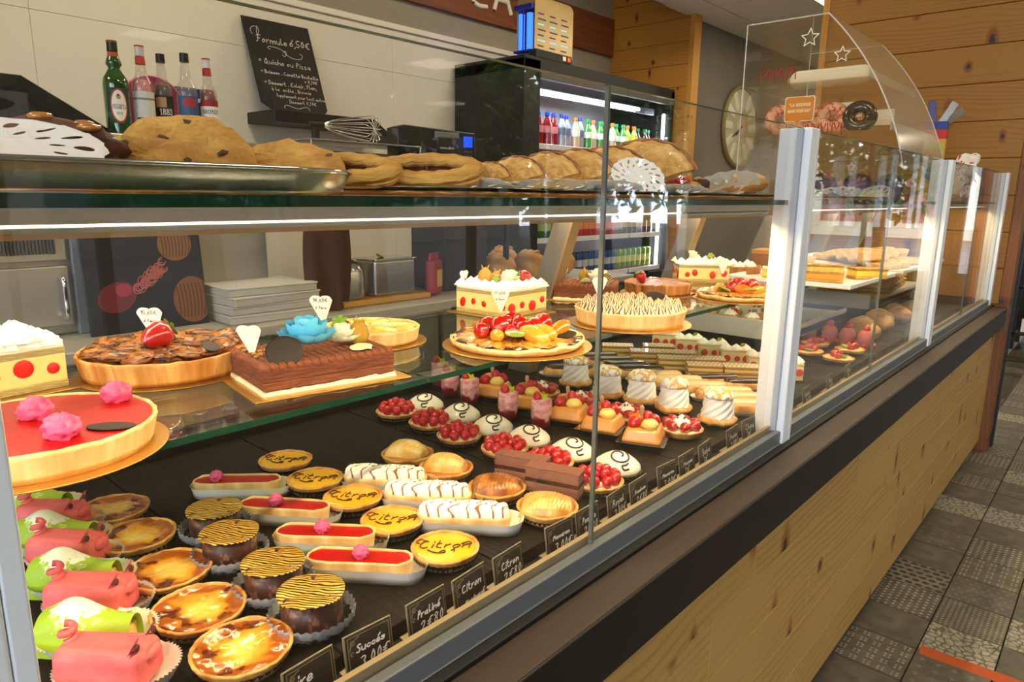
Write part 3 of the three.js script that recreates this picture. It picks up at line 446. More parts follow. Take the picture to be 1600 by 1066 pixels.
{ // pear and apple tartlets, the fruit fanned in slices
  const t = thing('pear_tartlet', '', 'tartlet', [0, YD, 0], 0, 'fruit half tartlets in a row');
  mesh('paper_cup', cupGeo(0.0405, 0.012), cupM, t); mesh('crust', shellGeo(0, 0.0445, 0.017, 0.0045, 9, 0.003), crustM, t);
  mesh('almond_cream', fillGeo(0, 0.041, 0.0175, 0.001, 0.0015, 4), phys(0xc98424, 0.25, { clearcoat: 1, map: tex(96, 96, speck(0xffe0a0, 0xc88a48, 9, 8)) }), t);
  const fruit = (k, s) => surf(40, 24, (u, v) => { const x = (u - 0.5) * 2, z = (v - 0.5) * 2, w = 0.024 * (1 - 0.35 * smooth(0.1, 1, x)), h = Math.sqrt(Math.max(0, 1 - x * x)) * Math.sqrt(Math.max(0, 1 - z * z)); return [x * 0.033, 0.0165 + (0.025 * h ** 0.7) * k + (h > 0.12 ? 0.0009 * Math.sin(x * 46 + z * 5 + s) : 0), z * w]; });
  const tone = (a, b, s) => phys(0xffffff, 0.35, { clearcoat: 0.5, clearcoatRoughness: 0.15, map: tex(128, 128, (u, v) => { const e = Math.sin((u - 0.5) * 92 + (v - 0.5) * 10 + s); return mixc(mixc(c3(a), c3(b), clamp(1.8 * fbm(u * 5 + s, v * 5, s, 4) - 0.5)), c3(b), smooth(0.75, 1, e) * 0.22); }) });
  const tones = [tone(0xf7d98a, 0xe4b055, 1), tone(0xf5d484, 0xdca04a, 2), tone(0xc98434, 0x6e3410, 3), tone(0xe8c06c, 0xbd8838, 4)];
  mesh('fruit_half', fruit(1, 0), tones[0], t);
  const words = ['pale pear tartlet with domed fruit half, furthest of its row', 'pale pear tartlet with ridged fruit half, beside the meringue tart', 'dark browned fruit tartlet in front of the chocolate slice', 'large glazed apple tartlet nearest the glass, behind the Macaron card'];
  [[-0.872, -0.719], [-0.779, -0.721], [-0.667, -0.722], [-0.569, -0.722]].forEach(([x, z], i) => { const o = i ? copy(t, words[i], [x, YD, z], [0, 0.5, 0.7, 0.6][i]) : t; if (!i) { t.position.set(x, YD, z); t.userData.label = words[0]; t.rotation.y = 0.4; } o.children[3].material = tones[i]; if (i > 1) o.children[3].scale.set(1.15, 0.85, 1.4); });
}
{ // raspberry tartlets
  const t = thing('raspberry_tartlet', '', 'tartlet', [0, YD, 0], 0, 'raspberry tartlets in a row');
  mesh('paper_cup', cupGeo(0.039, 0.011), cupM, t); mesh('crust', shellGeo(0, 0.042, 0.014, 0.004, 2, 0.003), crustM, t); mesh('cream', fillGeo(0, 0.0385, 0.014, 0.004, 0.0015, 3), creamM, t);
  for (const [n, r, y] of [[9, 0.029, 0.0235], [4, 0.0125, 0.0275]]) for (let i = 0; i < n; i++) berry(t, Math.cos((i / n) * 2 * PI + r * 40) * r, y, Math.sin((i / n) * 2 * PI + r * 40) * r);
  berry(t, 0.002, 0.036, 0.001, 0.95);
  row(t, [[-1.079, -0.863], [-0.977, -0.864], [-0.881, -0.85], [-0.774, -0.857], [-0.677, -0.86], [-0.574, -0.852]], 'sugar-dusted raspberry tartlet in black cup', { jit: 3 });
}
{ // white iced domes with a chocolate scroll
  const t = thing('iced_dome', '', 'small cake', [0, YD, 0], 0, 'white iced domes in a row');
  mesh('paper_cup', cupGeo(0.042, 0.009), cupM, t); mesh('sponge', loft(0, [{ r: 0.036, y: 0.002 }, { r: 0.0385, y: 0.012 }, { r: 0.036, y: 0.015 }], { n: 40 }), mat(0xe3d08c, 0.8), t);
  mesh('icing', loft(0, [{ r: 0.0395, y: 0.010 }, { r: 0.0388, y: 0.015 }, { r: 0.034, y: 0.0205 }, { r: 0.025, y: 0.0275 }, { r: 0.0145, y: 0.0335 }, { r: 0.004, y: 0.0365 }], { n: 44 }), whiteIce, t);
  const PR = [[0, 0.0367], [0.004, 0.0365], [0.0145, 0.0335], [0.025, 0.0275], [0.034, 0.0205], [0.04, 0.013]], H = (r) => { let i = 0; while (i < 4 && r > PR[i + 1][0]) i++; return mix(PR[i][1], PR[i + 1][1], clamp((r - PR[i][0]) / (PR[i + 1][0] - PR[i][0]))) + 0.0008; }, c = [];
  for (let i = 0; i <= 26; i++) { const a = 0.2 - i * 0.3, r = 0.005 + 0.0125 * (i / 26) ** 0.8; c.push([Math.cos(a) * r + 0.007, 0, Math.sin(a) * r + 0.008]); }
  const tail = [[0.026, 0, 0.011], [0.025, 0, 0.017], [0.021, 0, 0.023], [0.026, 0, 0.025], [0.031, 0, 0.018]];
  const lift = (p) => V3(p[0], H(Math.hypot(p[0], p[2])), p[2]);
  mesh('chocolate_scroll', [tube(c.map(lift), 0.0015, 60, 6), tube(tail.map(lift), 0.0015, 26, 6)], chocM, t);
  row(t, [[-1.076, -0.937], [-0.973, -0.943], [-0.873, -0.932], [-0.783, -0.933], [-0.684, -0.932], [-0.59, -0.932]], 'white iced dome with brown chocolate scroll', { turn: 0.05, jit: 0.2 });
}
{ // chocolate royal slices
  const t = thing('chocolate_slice', 'powdery chocolate mousse slice, the further of the pair', 'cake slice', [-0.675, YD, -0.79], 0.32, 'chocolate slices in a pair'), w = 0.086, d = 0.03;
  mesh('sponge', rbox(w, 0.008, d, 0.001, 0, 0.005, 0), mat(0x3a1c12, 0.9), t); mesh('mousse', rbox(w * 0.99, 0.016, d * 0.99, 0.001, 0, 0.017, 0), mat(0xa87765, 0.7), t); mesh('crisp_layer', rbox(w, 0.006, d, 0.001, 0, 0.027, 0), mat(0x32170e, 0.9), t);
  mesh('mousse', rbox(w * 0.99, 0.017, d * 0.99, 0.002, 0, 0.0385, 0), mat(0x9b6a58, 0.8, { bumpMap: crumbBump, bumpScale: 0.0012 }), t); mesh('cocoa_top', surf(24, 10, (u, v) => [(u - 0.5) * w * 1.01, 0.0468 + 0.0016 * noise(u * 22, v * 9, 3), (0.5 - v) * d * 1.03]), mat(0x8a5644, 0.95, { bumpMap: crumbBump, bumpScale: 0.002 }), t);
  mesh('film', [rspan(-w / 2 - 0.001, w / 2 + 0.001, 0.001, 0.046, d / 2 + 0.0004, d / 2 + 0.0008, 0.0001)], phys(0xffffff, 0.05, { transmission: 1, thickness: 0 }), t);
  copy(t, 'powdery chocolate mousse slice, the nearer of the pair, behind the apple tartlet', [-0.606, YD, -0.785], 0.31);
}
{ // pink mousse in glasses
  const t = thing('mousse_glass', '', 'dessert glass', [0, YD, 0], 0, 'pink mousse glasses in a row');
  mesh('glass', lathe([[0.0001, 0.0006], [0.017, 0.0006], [0.0185, 0.003], [0.022, 0.03], [0.0215, 0.06], [0.0205, 0.06], [0.021, 0.03], [0.0178, 0.004], [0.0001, 0.004]], 28), glass, t);
  mesh('mousse', loft(0, [{ r: 0.0172, y: 0.0045 }, { r: 0.0202, y: 0.025 }, { r: 0.0206, y: 0.045 }, { r: 0.0203, y: 0.0585 }, { r: 0.012, y: 0.061 }], { n: 32, side: 1 }), mat(0xffffff, 0.5, { map: tex(256, 128, (u, v) => { const k = v + 0.45 * (fbm(u * 9, v * 5, 3, 4) - 0.5); return mixc([132, 14, 28], mixc([244, 184, 178], [226, 142, 140], smooth(0.5, 0.62, fbm(u * 14, v * 12, 6, 3))), smooth(0.16, 0.3, k)); }) }), t);
  berry(t, -0.007, 0.066, 0.004, 1.05); mesh('chocolate_leaf', surf(6, 4, (u, v) => [(u - 0.5) * 0.024, 0.061 + v * 0.013 + 0.003 * Math.sin(u * 6), -0.002 + 0.006 * Math.sin(u * 3) + v * 0.004]), new THREE.MeshStandardMaterial({ color: 0xc3d92e, roughness: 0.5, side: THREE.DoubleSide }), t);
  row(t, [[-1.19, -1.085], [-1.113, -1.045], [-1.035, -1.03], [-0.906, -1.012], [-0.825, -1.02]], 'glass of pink mousse with raspberry and green leaf', { turn: 0.6, jit: 0.4 });
}
function rosette(parent, x, y, z, r, h, m = whip) {     // piped rosette
  const rings = []; for (let i = 0; i <= 7; i++) { const k = i / 7; rings.push({ r: r * Math.max(0.04, 1 - k ** 1.7) * (1 + 0.1 * Math.sin(k * 19)), y: h * k, f: 0.09 * (1 - k) }); }
  return mesh('cream_rosette', loft(0, rings, { n: 40, k: 8 }), m, parent, [x, y, z]);
}
{ // babas with fruit in black dishes
  const t = thing('fruit_baba', '', 'small cake', [0, YD, 0], 0, 'fruit babas in a row'), sq = (r0, r1, h, y) => { const g = new THREE.CylinderGeometry(r1, r0, h, 4, 1).toNonIndexed(); g.rotateY(PI / 4).translate(0, y + h / 2, 0); g.computeVertexNormals(); return g; };
  mesh('dish', [sq(0.046, 0.056, 0.014, 0), sq(0.062, 0.062, 0.0015, 0.0135)], phys(0x0c0b0a, 0.15, { clearcoat: 0.8 }), t);
  mesh('baba', (() => { const g = rbox(0.074, 0.026, 0.074, 0.007, 0, 0.026, 0, 4), p = g.attributes.position; for (let i = 0; i < p.count; i++) { const k = 1 - 0.24 * (p.getY(i) - 0.013) / 0.026; p.setX(i, p.getX(i) * k); p.setZ(i, p.getZ(i) * k); } g.computeVertexNormals(); return g; })(), phys(0xe2973c, 0.28, { clearcoat: 0.6, clearcoatRoughness: 0.15 }), t);
  mesh('custard_dome', blob(0.016, 0.1, 3, 2, 1, 0.7, 1), phys(0xf2d06a, 0.3, { clearcoat: 0.7 }), t, [0.012, 0.045, 0.012]);
  for (const [x, z] of [[-0.016, 0.014], [0.016, -0.013]]) berry(t, x, 0.046, z, 1.25); mesh('orange_segment', blob(0.012, 0.1, 3, 5, 1.4, 0.8, 0.8), orangeM, t, [-0.014, 0.047, -0.012]); berry(t, 0.006, 0.058, 0.004, 1.05);
  mesh('pipette', [cyl(0.0042, 0.0042, 0.02, 0, 0, 0, 12), cyl(0.0042, 0.001, 0.004, 0, 0.02, 0, 12)], phys(0xe8c9a2, 0.1, { transmission: 0.5, thickness: 0 }), t, [-0.004, 0.052, -0.006], [0.1, 0, 0.12]);
  row(t, [[-1.029, -1.101], [-0.919, -1.092], [-0.804, -1.085], [-0.718, -1.078], [-0.626, -1.076]], 'glazed square baba topped with fruit in black dish', { turn: 0.35, jit: 0.1 });
}
{ // strawberry tartlets
  const t = thing('strawberry_tartlet', '', 'tartlet', [0, YD, 0], 0, 'strawberry tartlets in a row');
  mesh('paper_cup', cupGeo(0.037, 0.011), cupPlain, t); mesh('crust', shellGeo(0, 0.042, 0.014, 0.004, 5, 0.003), crustM, t); mesh('custard', fillGeo(0, 0.038, 0.015, 0.003), creamM, t);
  for (let i = 0; i < 7; i++) { const a = (i / 7) * 2 * PI; strawberry(t, Math.cos(a) * 0.027, 0.0245, Math.sin(a) * 0.027, 0.82, [PI / 2, 0, -a + PI / 2 + 0.4], false); }
  rosette(t, 0, 0.021, 0, 0.0185, 0.022); for (let i = 0; i < 5; i++) mesh('nut_crumb', blob(0.002, 0.3, 4, i), crustDark, t, [R(-0.009, 0.009), 0.041 - Math.abs(i - 2) * 0.002, R(-0.009, 0.009)]);
  row(t, [[-0.955, -1.18], [-0.841, -1.173], [-0.723, -1.168], [-0.601, -1.173]], 'strawberry tartlet with swirl of whipped cream', { jit: 2 });
}
{ // tall cream puffs
  const t = thing('cream_puff', '', 'pastry', [0, YD, 0], 0, 'tall cream puffs in a row');
  mesh('paper_cup', cupGeo(0.037, 0.009), cupPlain, t); mesh('puff_base', loft(0, [{ r: 0.026, y: 0.002 }, { r: 0.0385, y: 0.008 }, { r: 0.04, y: 0.014 }, { r: 0.034, y: 0.019 }], { n: 48, uv: 0.05, disp: (x, z) => 0.007 * (noise(x * 90, z * 90, 3) - 0.5) }), crustM, t);
  mesh('whipped_cream', (() => { const rings = []; for (let i = 0; i <= 30; i++) { const k = i / 30; rings.push({ r: 0.033 - 0.0055 * k, y: 0.016 + k * 0.041, k }); } const g = loft(0, rings, { n: 64 }), p = g.attributes.position; for (let i = 0; i < p.count; i++) { const x = p.getX(i), y = p.getY(i), z = p.getZ(i), a = Math.atan2(z, x), m = 1 + 0.035 * Math.sin(a * 9 + y * 420) + 0.012 * Math.sin(a * 3 - y * 200); p.setXYZ(i, x * m, y, z * m); } g.computeVertexNormals(); return g; })(), whip, t);
  mesh('puff_cap', loft(0, [{ r: 0.0245, y: 0.0555 }, { r: 0.0305, y: 0.06 }, { r: 0.0305, y: 0.065 }, { r: 0.027, y: 0.07 }, { r: 0.02, y: 0.074 }, { r: 0.011, y: 0.0765 }], { n: 48, uv: 0.03, bottom: true, disp: (x, z) => 0.009 * (fbm(x * 110, z * 110, 6, 3) - 0.5) }), mat(0xffffff, 0.8, { map: tex(128, 128, (u, v) => mixc([224, 176, 108], [253, 248, 238], smooth(0.38, 0.56, fbm(u * 9, v * 9, 4, 4)))) }), t);
  row(t, [[-0.96, -1.315], [-0.848, -1.285], [-0.768, -1.3], [-0.686, -1.296], [-0.581, -1.285]], 'tall whipped cream puff with sugar-dusted cap', { turn: 1, jit: 2.5, own: ['tall cream puff with plain white cap, standing apart furthest from the glass'] });
}
{ // marzipan pigs and green marzipan cakes
  const pig = phys(0xf08c96, 0.6, { map: tex(64, 64, speck(0xffd2c8, 0xf0a8a4, 5, 2)) });
  const t = thing('pig_cake', '', 'marzipan cake', [0, YD, 0], 0, 'pink marzipan pigs in a row');
  mesh('paper_case', loft(0.022, [{ r: 0.024, y: 0.0005 }, { r: 0.03, y: 0.012, f: 0.02 }, { r: 0.034, y: 0.02, f: 0.04 }], { n: 96, saw: true, top: false, bottom: true }), laceM, t, [0.008, 0, 0]);
  mesh('body', (() => { const g = new RoundedBoxGeometry(0.086, 0.04, 0.044, 5, 0.011), p = g.attributes.position; for (let i = 0; i < p.count; i++) { const x = p.getX(i), y = p.getY(i); p.setZ(i, p.getZ(i) * (1 - 0.12 * (y / 0.02)) + 0.0015 * noise(x * 60, y * 60, 2)); } g.translate(0, 0.024, 0); g.computeVertexNormals(); return g; })(), pig, t);
  mesh('snout', [blob(0.0095, 0.05, 2, 1, 0.45, 0.75, 1.25, 2).translate(0.043, 0.033, 0), blob(0.0085, 0.05, 2, 4, 0.35, 0.7, 1.2, 2).translate(0.045, 0.033, 0)], pig, t);
  for (const s of [-1, 1]) { mesh('ear', surf(6, 6, (u, v) => { const a = (u - 0.5) * 2; return [0.031 + v * 0.007, 0.042 + v * 0.014, s * (0.014 + a * 0.0085 * (1 - 0.7 * v))]; }), new THREE.MeshStandardMaterial({ color: 0xe87f8c, roughness: 0.5, side: THREE.DoubleSide }), t); mesh('ear_hollow', blob(0.0034, 0.05, 2, 3, 0.6, 1.1, 1, 2), mat(0x5a2a2c, 0.6), t, [0.0365, 0.0465, s * 0.014]); }
  mesh('curly_tail', tube(Array.from({ length: 14 }, (_, i) => V3(-0.036 + 0.0055 * Math.sin(i * 0.8), 0.043 + i * 0.0011, 0.0055 * Math.cos(i * 0.8))), 0.0034, 40, 7), pig, t);
  row(t, [[-1.022, -0.236], [-0.912, -0.222], [-0.785, -0.207], [-0.655, -0.18]], 'pink marzipan pig cake in white paper case', { turn: 0.72, jit: 0.1 });
  const g = thing('marzipan_cake', '', 'marzipan cake', [0, YD, 0], 0, 'green marzipan cakes in a row');
  mesh('paper_case', loft(0.02, [{ r: 0.024, y: 0.0005 }, { r: 0.03, y: 0.012, f: 0.02 }, { r: 0.037, y: 0.021, f: 0.04 }], { n: 96, saw: true, top: false, bottom: true }), laceM, g, [0.006, 0, 0]);
  const hump = surf(30, 24, (u, v) => { const a = (v - 0.5) * PI * 1.08, x = (u - 0.5) * 0.088, k = 1 - 0.25 * smooth(0.1, 0.5, u - 0.45) + 0.1 * Math.sin(u * 5), h = (0.036 + 0.012 * Math.exp(-(((u - 0.3) / 0.22) ** 2))) * Math.max(0, Math.cos(a)) ** 0.55; return [x, 0.004 + h * (0.75 + 0.25 * k), Math.sin(a) * 0.022 * k]; });
  mesh('marzipan', hump, new THREE.MeshStandardMaterial({ color: 0xffffff, roughness: 0.5, side: THREE.DoubleSide, map: tex(192, 192, (u, v) => mixc([164, 196, 44], [250, 248, 236], smooth(0.42, 0.6, 0.55 * fbm(u * 22, v * 22, 3, 4) + 0.62 * (1 - 2.3 * Math.hypot((u - 0.38) * 1.1, v - 0.5))))) }), g);
  mesh('sponge', rbox(0.074, 0.022, 0.034, 0.004, 0.001, 0.013, 0), mat(0xe8c964, 0.8), g);
  row(g, [[-1.096, -0.237], [-0.968, -0.226], [-0.845, -0.21], [-0.722, -0.186]], 'green marzipan cake dusted with icing sugar', { turn: 0.7, jit: 0.1 });
}
// eclairs, slices and puff pastry in the middle of the counter
{
  const mkE = (label, icing, x, y, z, turn) => {
    const t = thing('eclair', label, 'éclair', [x, y, z], turn, 'éclairs laid side by side'), L = 0.055, r = 0.021;
    mesh('paper', loft(L, [{ r: 0.019, y: 0.0004 }, { r: 0.0235, y: 0.009, f: 0.02 }], { n: 60, saw: true, top: false, bottom: true }), laceM, t);
    mesh('choux', loft(L - r * 0.4, [{ r: r * 0.5, y: 0.001 }, { r: r * 0.92, y: 0.005 }, { r, y: 0.012 }, { r: r * 0.9, y: 0.019 }, { r: r * 0.7, y: 0.0235 }], { n: 40, uv: 0.07, disp: (xx, zz) => 0.0018 * (noise(xx * 90, zz * 140, 2) - 0.5) }), crustM, t);
    mesh('icing', loft(L - r * 0.55, [{ r: r * 0.8, y: 0.021 }, { r: r * 0.72, y: 0.0268 }, { r: r * 0.5, y: 0.0305 }, { r: r * 0.15, y: 0.0312 }], { n: 40, disp: (xx, zz) => 0.0012 * (noise(xx * 60, zz * 120, 5) - 0.5) }), icing, t); return t;
  };
  const dark = phys(0x3a1c10, 0.3, { clearcoat: 0.6 }), coffee = phys(0xe8c796, 0.35, { clearcoat: 0.6 });
  const e1 = mkE('chocolate éclair lying alone behind the furthest cream puff', dark, -1.03, YD, -1.385, 0.75);
  const names = ['first', 'second', 'third', 'fourth', 'fifth', 'sixth'];
  [[-1.06, -1.545], [-1.0, -1.53], [-0.945, -1.515], [-0.89, -1.5], [-0.72, -1.555], [-0.64, -1.575]].forEach(([x, z], i) => copy(e1, i < 4 ? 'dark chocolate éclair, ' + names[i] + ' from the back behind the cream puffs' : 'dark chocolate éclair ' + ['between the pale éclairs and the puff pastry', 'beside the last puff pastry slice'][i - 4], [x, YD, z], 0.75));
  const e2 = mkE('coffee iced éclair, first from the back behind the cream puffs', coffee, -0.835, YD, -1.485, 0.7);
  [[-0.775, -1.475], [-0.71, -1.465], [-0.645, -1.46], [-0.585, -1.45], [-0.57, -1.392]].forEach(([x, z], i) => copy(e2, i < 4 ? 'coffee iced éclair, ' + names[i + 1] + ' from the back behind the cream puffs' : 'coffee iced éclair nearest the glass, beside the last cream puff', [x, YD, z], 0.7));
  // mille-feuille
  const t = thing('puff_pastry_slice', '', 'pastry slice', [0, YD, 0], 0, 'layered puff pastry slices'), w = 0.088, d = 0.044, leafM = mat(0xffffff, 0.8, { map: tex(128, 128, (u, v) => mixc([214, 156, 82], [128, 76, 30], clamp(1.7 * fbm(u * 6, v * 40, 3, 3) - 0.4))) });
  [0.003, 0.017, 0.031].forEach((y, i) => { mesh('puff_layer', rbox(w, 0.0055, d, 0.0015, 0, y, 0), leafM, t); if (i < 2) mesh('custard', rbox(w * 0.985, 0.0085, d * 0.97, 0.002, 0, y + 0.007, 0), mat(0xf0d27c, 0.5), t); });
  mesh('feathered_icing', rbox(w, 0.003, d, 0.0013, 0, 0.0352, 0), phys(0xffffff, 0.4, { clearcoat: 0.3, map: tex(256, 128, (u, v) => { const k = Math.sin(u * 52 + 5 * Math.abs(((v * 3) % 2) - 1)); return mixc([246, 226, 186], [110, 60, 26], smooth(0.55, 0.9, k)); }) }), t);
  const mp = [[-1.063, -1.655], [-0.977, -1.735], [-0.965, -1.648], [-0.893, -1.7], [-0.868, -1.63], [-0.8, -1.685], [-0.775, -1.615], [-0.7, -1.665]];
  mp.forEach(([x, z], i) => { const lab = 'layered puff pastry slice with feathered icing, ' + (ORD[mp.length - 1 - i]) + ' in the double row'; if (i) copy(t, lab, [x, YD, z], 0.62); else { t.position.set(x, YD, z); t.rotation.y = 0.62; t.userData.label = lab; } });
  // strawberry slices
  const f = thing('strawberry_slice', '', 'cake slice', [0, YD, 0], 0, 'strawberry cream slices in a row'), fw = 0.075, fd = 0.036;
  mesh('sponge', rbox(fw, 0.008, fd, 0.002, 0, 0.0045, 0), mat(0xe6cd88, 0.85), f); mesh('cream', rbox(fw * 0.99, 0.03, fd * 0.98, 0.002, 0, 0.0235, 0), mat(0xf4e3ac, 0.6), f); mesh('sponge', rbox(fw, 0.007, fd, 0.002, 0, 0.042, 0), mat(0xe6cd88, 0.85), f);
  for (const [x, s] of [[-0.024, 1], [0.003, 0.8], [0.026, 1]]) mesh('strawberry_half', cyl(0.0095 * s, 0.0095 * s, 0.003, 0, -0.0015, 0, 18), strawCut, f, [x, 0.022, fd / 2], [PI / 2, 0, 0]);
  for (let i = 0; i < 3; i++) rosette(f, -0.025 + i * 0.025, 0.045, 0.004 * ((i % 2) * 2 - 1), 0.0165, 0.016); strawberry(f, 0.02, 0.054, -0.006, 0.62, [1.2, 0, 0.4]);
  row(f, [[-1.03, -1.865], [-0.94, -1.845], [-0.855, -1.825], [-0.775, -1.8], [-0.69, -1.775], [-0.615, -1.75]], 'strawberry cream slice with white topping', { turn: 0.55, jit: 0.05 });
}
{ // behind the first post: glasses of raspberry cream and fruit tartlets
  const t = thing('raspberry_verrine', '', 'dessert glass', [0, YD, 0], 0, 'raspberry cream cups behind the post');
  mesh('cup', lathe([[0.0001, 0.0005], [0.02, 0.0005], [0.026, 0.035], [0.025, 0.035], [0.019, 0.003], [0.0001, 0.003]], 24), glass, t); mesh('cream', loft(0, [{ r: 0.019, y: 0.004 }, { r: 0.0245, y: 0.034 }, { r: 0.02, y: 0.05 }, { r: 0.012, y: 0.058 }], { n: 32, k: 8 }), mat(0xd98a86, 0.6, { map: tex(64, 64, speck(0xffe8e0, 0xd88a88, 8, 2)) }), t); berry(t, 0, 0.063, 0, 1.3); for (let i = 0; i < 4; i++) berry(t, Math.cos(i * 1.6) * 0.024, 0.012, Math.sin(i * 1.6) * 0.024, 0.9);
  row(t, [[-0.81, -2.2], [-0.741, -2.274], [-0.685, -2.3], [-0.63, -2.295], [-0.575, -2.285]], 'cup of pink raspberry cream behind the aluminium post', { jit: 3 });
  const s = thing('berry_tartlet', '', 'tartlet', [0, YD, 0], 0, 'mixed fruit tartlets behind the post');
  mesh('paper_cup', cupGeo(0.04, 0.012), cupPlain, s); mesh('crust', shellGeo(0, 0.042, 0.016, 0.005, 3, 0.003), crustM, s); mesh('custard', fillGeo(0, 0.037, 0.0165, 0.003), mat(0xf0d47c, 0.4), s); strawberry(s, 0.008, 0.026, 0.008, 0.95, [1.4, 0, 0.5], false); strawberry(s, -0.012, 0.026, 0.01, 0.85, [1.3, 0.5, -0.5], false); mesh('kiwi_slice', cyl(0.014, 0.014, 0.004, -0.006, 0.02, -0.014, 18), kiwiM, s, [0, 0, 0], [0.2, 0, 0]); berry(s, 0.015, 0.024, -0.013);
  const w = ['further from the glass, in front of the raspberry cups', 'nearest the glass, in front of the raspberry cups', 'further from the glass, beside the strawberry slices', 'nearest the glass, beside the strawberry slices'];
  [[-0.69, -2.185], [-0.585, -2.17], [-0.665, -2.055], [-0.573, -2.025]].forEach(([x, z], i) => { const lab = 'fruit tartlet ' + w[i]; if (i) copy(s, lab, [x, YD, z], i * 1.4); else { s.position.set(x, YD, z); s.userData.label = lab; } });
  // small pastries on the raised white tray
  const p = thing('cream_bun', '', 'pastry', [0, 0.815, 0], 0, 'cream buns on the raised white tray');
  mesh('bun', blob(0.03, 0.08, 2, 6, 1, 0.55, 1), crustM, p, [0, 0.016, 0]); rosette(p, 0, 0.026, 0, 0.022, 0.02); mesh('chocolate_crumbs', [0, 1, 2, 3, 4].map((i) => blob(0.004, 0.3, 4, i, 1, 1, 1, 1).translate(Math.cos(i * 1.3) * 0.01, 0.046, Math.sin(i * 1.3) * 0.01)), crustDark, p); berry(p, 0.014, 0.036, 0.018, 0.8);
  [[-1.08, -2.09], [-1.0, -2.085], [-0.925, -2.08], [-0.85, -2.075], [-0.775, -2.07], [-1.04, -2.19], [-0.96, -2.185], [-0.88, -2.18]].forEach(([x, z], i) => { const lab = i < 5 ? 'cream bun at the front of the raised tray, ' + ORD[4 - i] : 'cream bun in the second row of the raised tray, ' + ORD[7 - i]; if (i) copy(p, lab, [x, 0.815, z], i); else { p.position.set(x, 0.815, z); p.userData.label = lab; } });
}

// ================================================================ CAKES ON THE LOWER GLASS SHELF
const spongeM = mat(0xffffff, 0.9, { bumpMap: crumbBump, bumpScale: 0.0016, map: tex(64, 64, speck(0xf2e2a4, 0xd6b468, 10, 2)) }), cutM = mat(0xd8301f, 0.4, { map: tex(48, 48, (u, v) => mixc([255, 205, 185], [255, 120, 100], smooth(0.25, 0.7, 2 * Math.hypot(u - 0.5, v - 0.5) + 0.2 * noise(u * 9, v * 9))), false) }), kiwiCut = phys(0xffffff, 0.25, { clearcoat: 0.9, map: tex(64, 64, (u, v) => { const q = 2 * Math.hypot(u - 0.5, v - 0.5), a = Math.atan2(v - 0.5, u - 0.5); return q < 0.22 ? [228, 226, 160] : Math.sin(a * 12) > 0.7 && q < 0.55 ? [40, 40, 14] : mixc([170, 190, 60], [128, 150, 36], q); }, false) }),
  husk = mat(0xb99a3e, 0.75, { map: tex(32, 32, speck(0xfff0c0, 0xc8b070, 8, 3)) }), cocoaA = mat(0xffffff, 0.95, { bumpMap: crumbBump, bumpScale: 0.0016, map: tex(128, 128, speck(0xa25e40, 0x74402a, 14, 2)) }), cocoaB = mat(0xffffff, 0.95, { bumpMap: crumbBump, bumpScale: 0.0014, map: tex(128, 128, speck(0x8a4c34, 0x5e3020, 12, 5)) }),
  fanM = phys(0xffffff, 0.25, { clearcoat: 0.9, clearcoatRoughness: 0.15, map: tex(256, 256, (u, v) => { const x = u - 0.5, z = v - 0.5, q = Math.hypot(x, z) * 2, a = Math.sin(Math.atan2(z, x) * 26 + q * 0.11 * 120); return mixc(mixc([238, 184, 84], [212, 138, 44], smooth(-0.2, 0.9, a)), [74, 34, 14], smooth(0.78, 0.97, q + 0.25 * (fbm(u * 14, v * 14, 3, 3) - 0.5))); }) });
const gold = mat(0xc89a4a, 0.28, { metalness: 0.75 }), goldEdge = mat(0xe9d9b4, 0.5);
function roundBoard(parent, r) { mesh('gold_board', loft(0, [{ r: r, y: 0.0002 }, { r: r + 0.001, y: 0.0012 }, { r: r, y: 0.0022 }], { n: 64, bottom: true }), gold, parent); }
function rectBoard(parent, w, d) { mesh('gold_board', rbox(w, 0.0022, d, 0.0008, 0, 0.0013, 0, 1), gold, parent); }
const pickShape = (() => { const s = new THREE.Shape(); s.moveTo(0, 0); s.lineTo(-0.0175, 0.036); s.quadraticCurveTo(-0.015, 0.0435, -0.0085, 0.0435); s.quadraticCurveTo(-0.002, 0.0435, 0, 0.041); s.quadraticCurveTo(0.002, 0.0435, 0.0085, 0.0435); s.quadraticCurveTo(0.015, 0.0435, 0.0175, 0.036); s.lineTo(0.004, 0); s.lineTo(-0.004, 0); return new THREE.ExtrudeGeometry(s, { depth: 0.0006, bevelEnabled: false }); })();
function pricePick(label, pos, turn, lines, s = 1, lean = 0.1) {
  const t = thing('price_pick', label, 'price tag', pos, turn, 'white heart price picks'), ink = mat(0x35302c, 0.8);
  const o = mesh('card', pickShape, whitePaper, t); o.scale.set(s, s, 1); o.rotation.x = lean;
  (lines || []).forEach((txt, i) => { const { out, width } = strokes(txt), k = (0.023 * (i ? 0.75 : 1)) / width; const g = out.map((st) => tube(st.map(([a, b]) => V3((a - width / 2) * k, 0.034 - i * 0.011 + b * k * 0.9, 0.0009)), 0.0003, 10, 4)); const m = mesh('handwriting', g, ink, o); });
  return t;
}
const medal = (parent, x, y, z, rot, r = 0.017) => mesh('chocolate_medallion', loft(0, [{ r, y: 0 }, { r: r, y: 0.0014 }, { r: r * 0.85, y: 0.0018 }], { n: 36, bottom: true }), chocDark, parent, [x, y, z], rot);
const petal = (r, cup) => surf(8, 8, (u, v) => { const a = (u - 0.5) * 2, w = Math.sqrt(Math.max(0, Math.sin(PI * (0.06 + 0.92 * v)))) * 0.56, wav = 0.06 * Math.sin(u * 9) * v; return [a * r * w, r * (cup * v * v * 1.1 + wav * 0.4), r * v * (1 - 0.12 * a * a)]; });
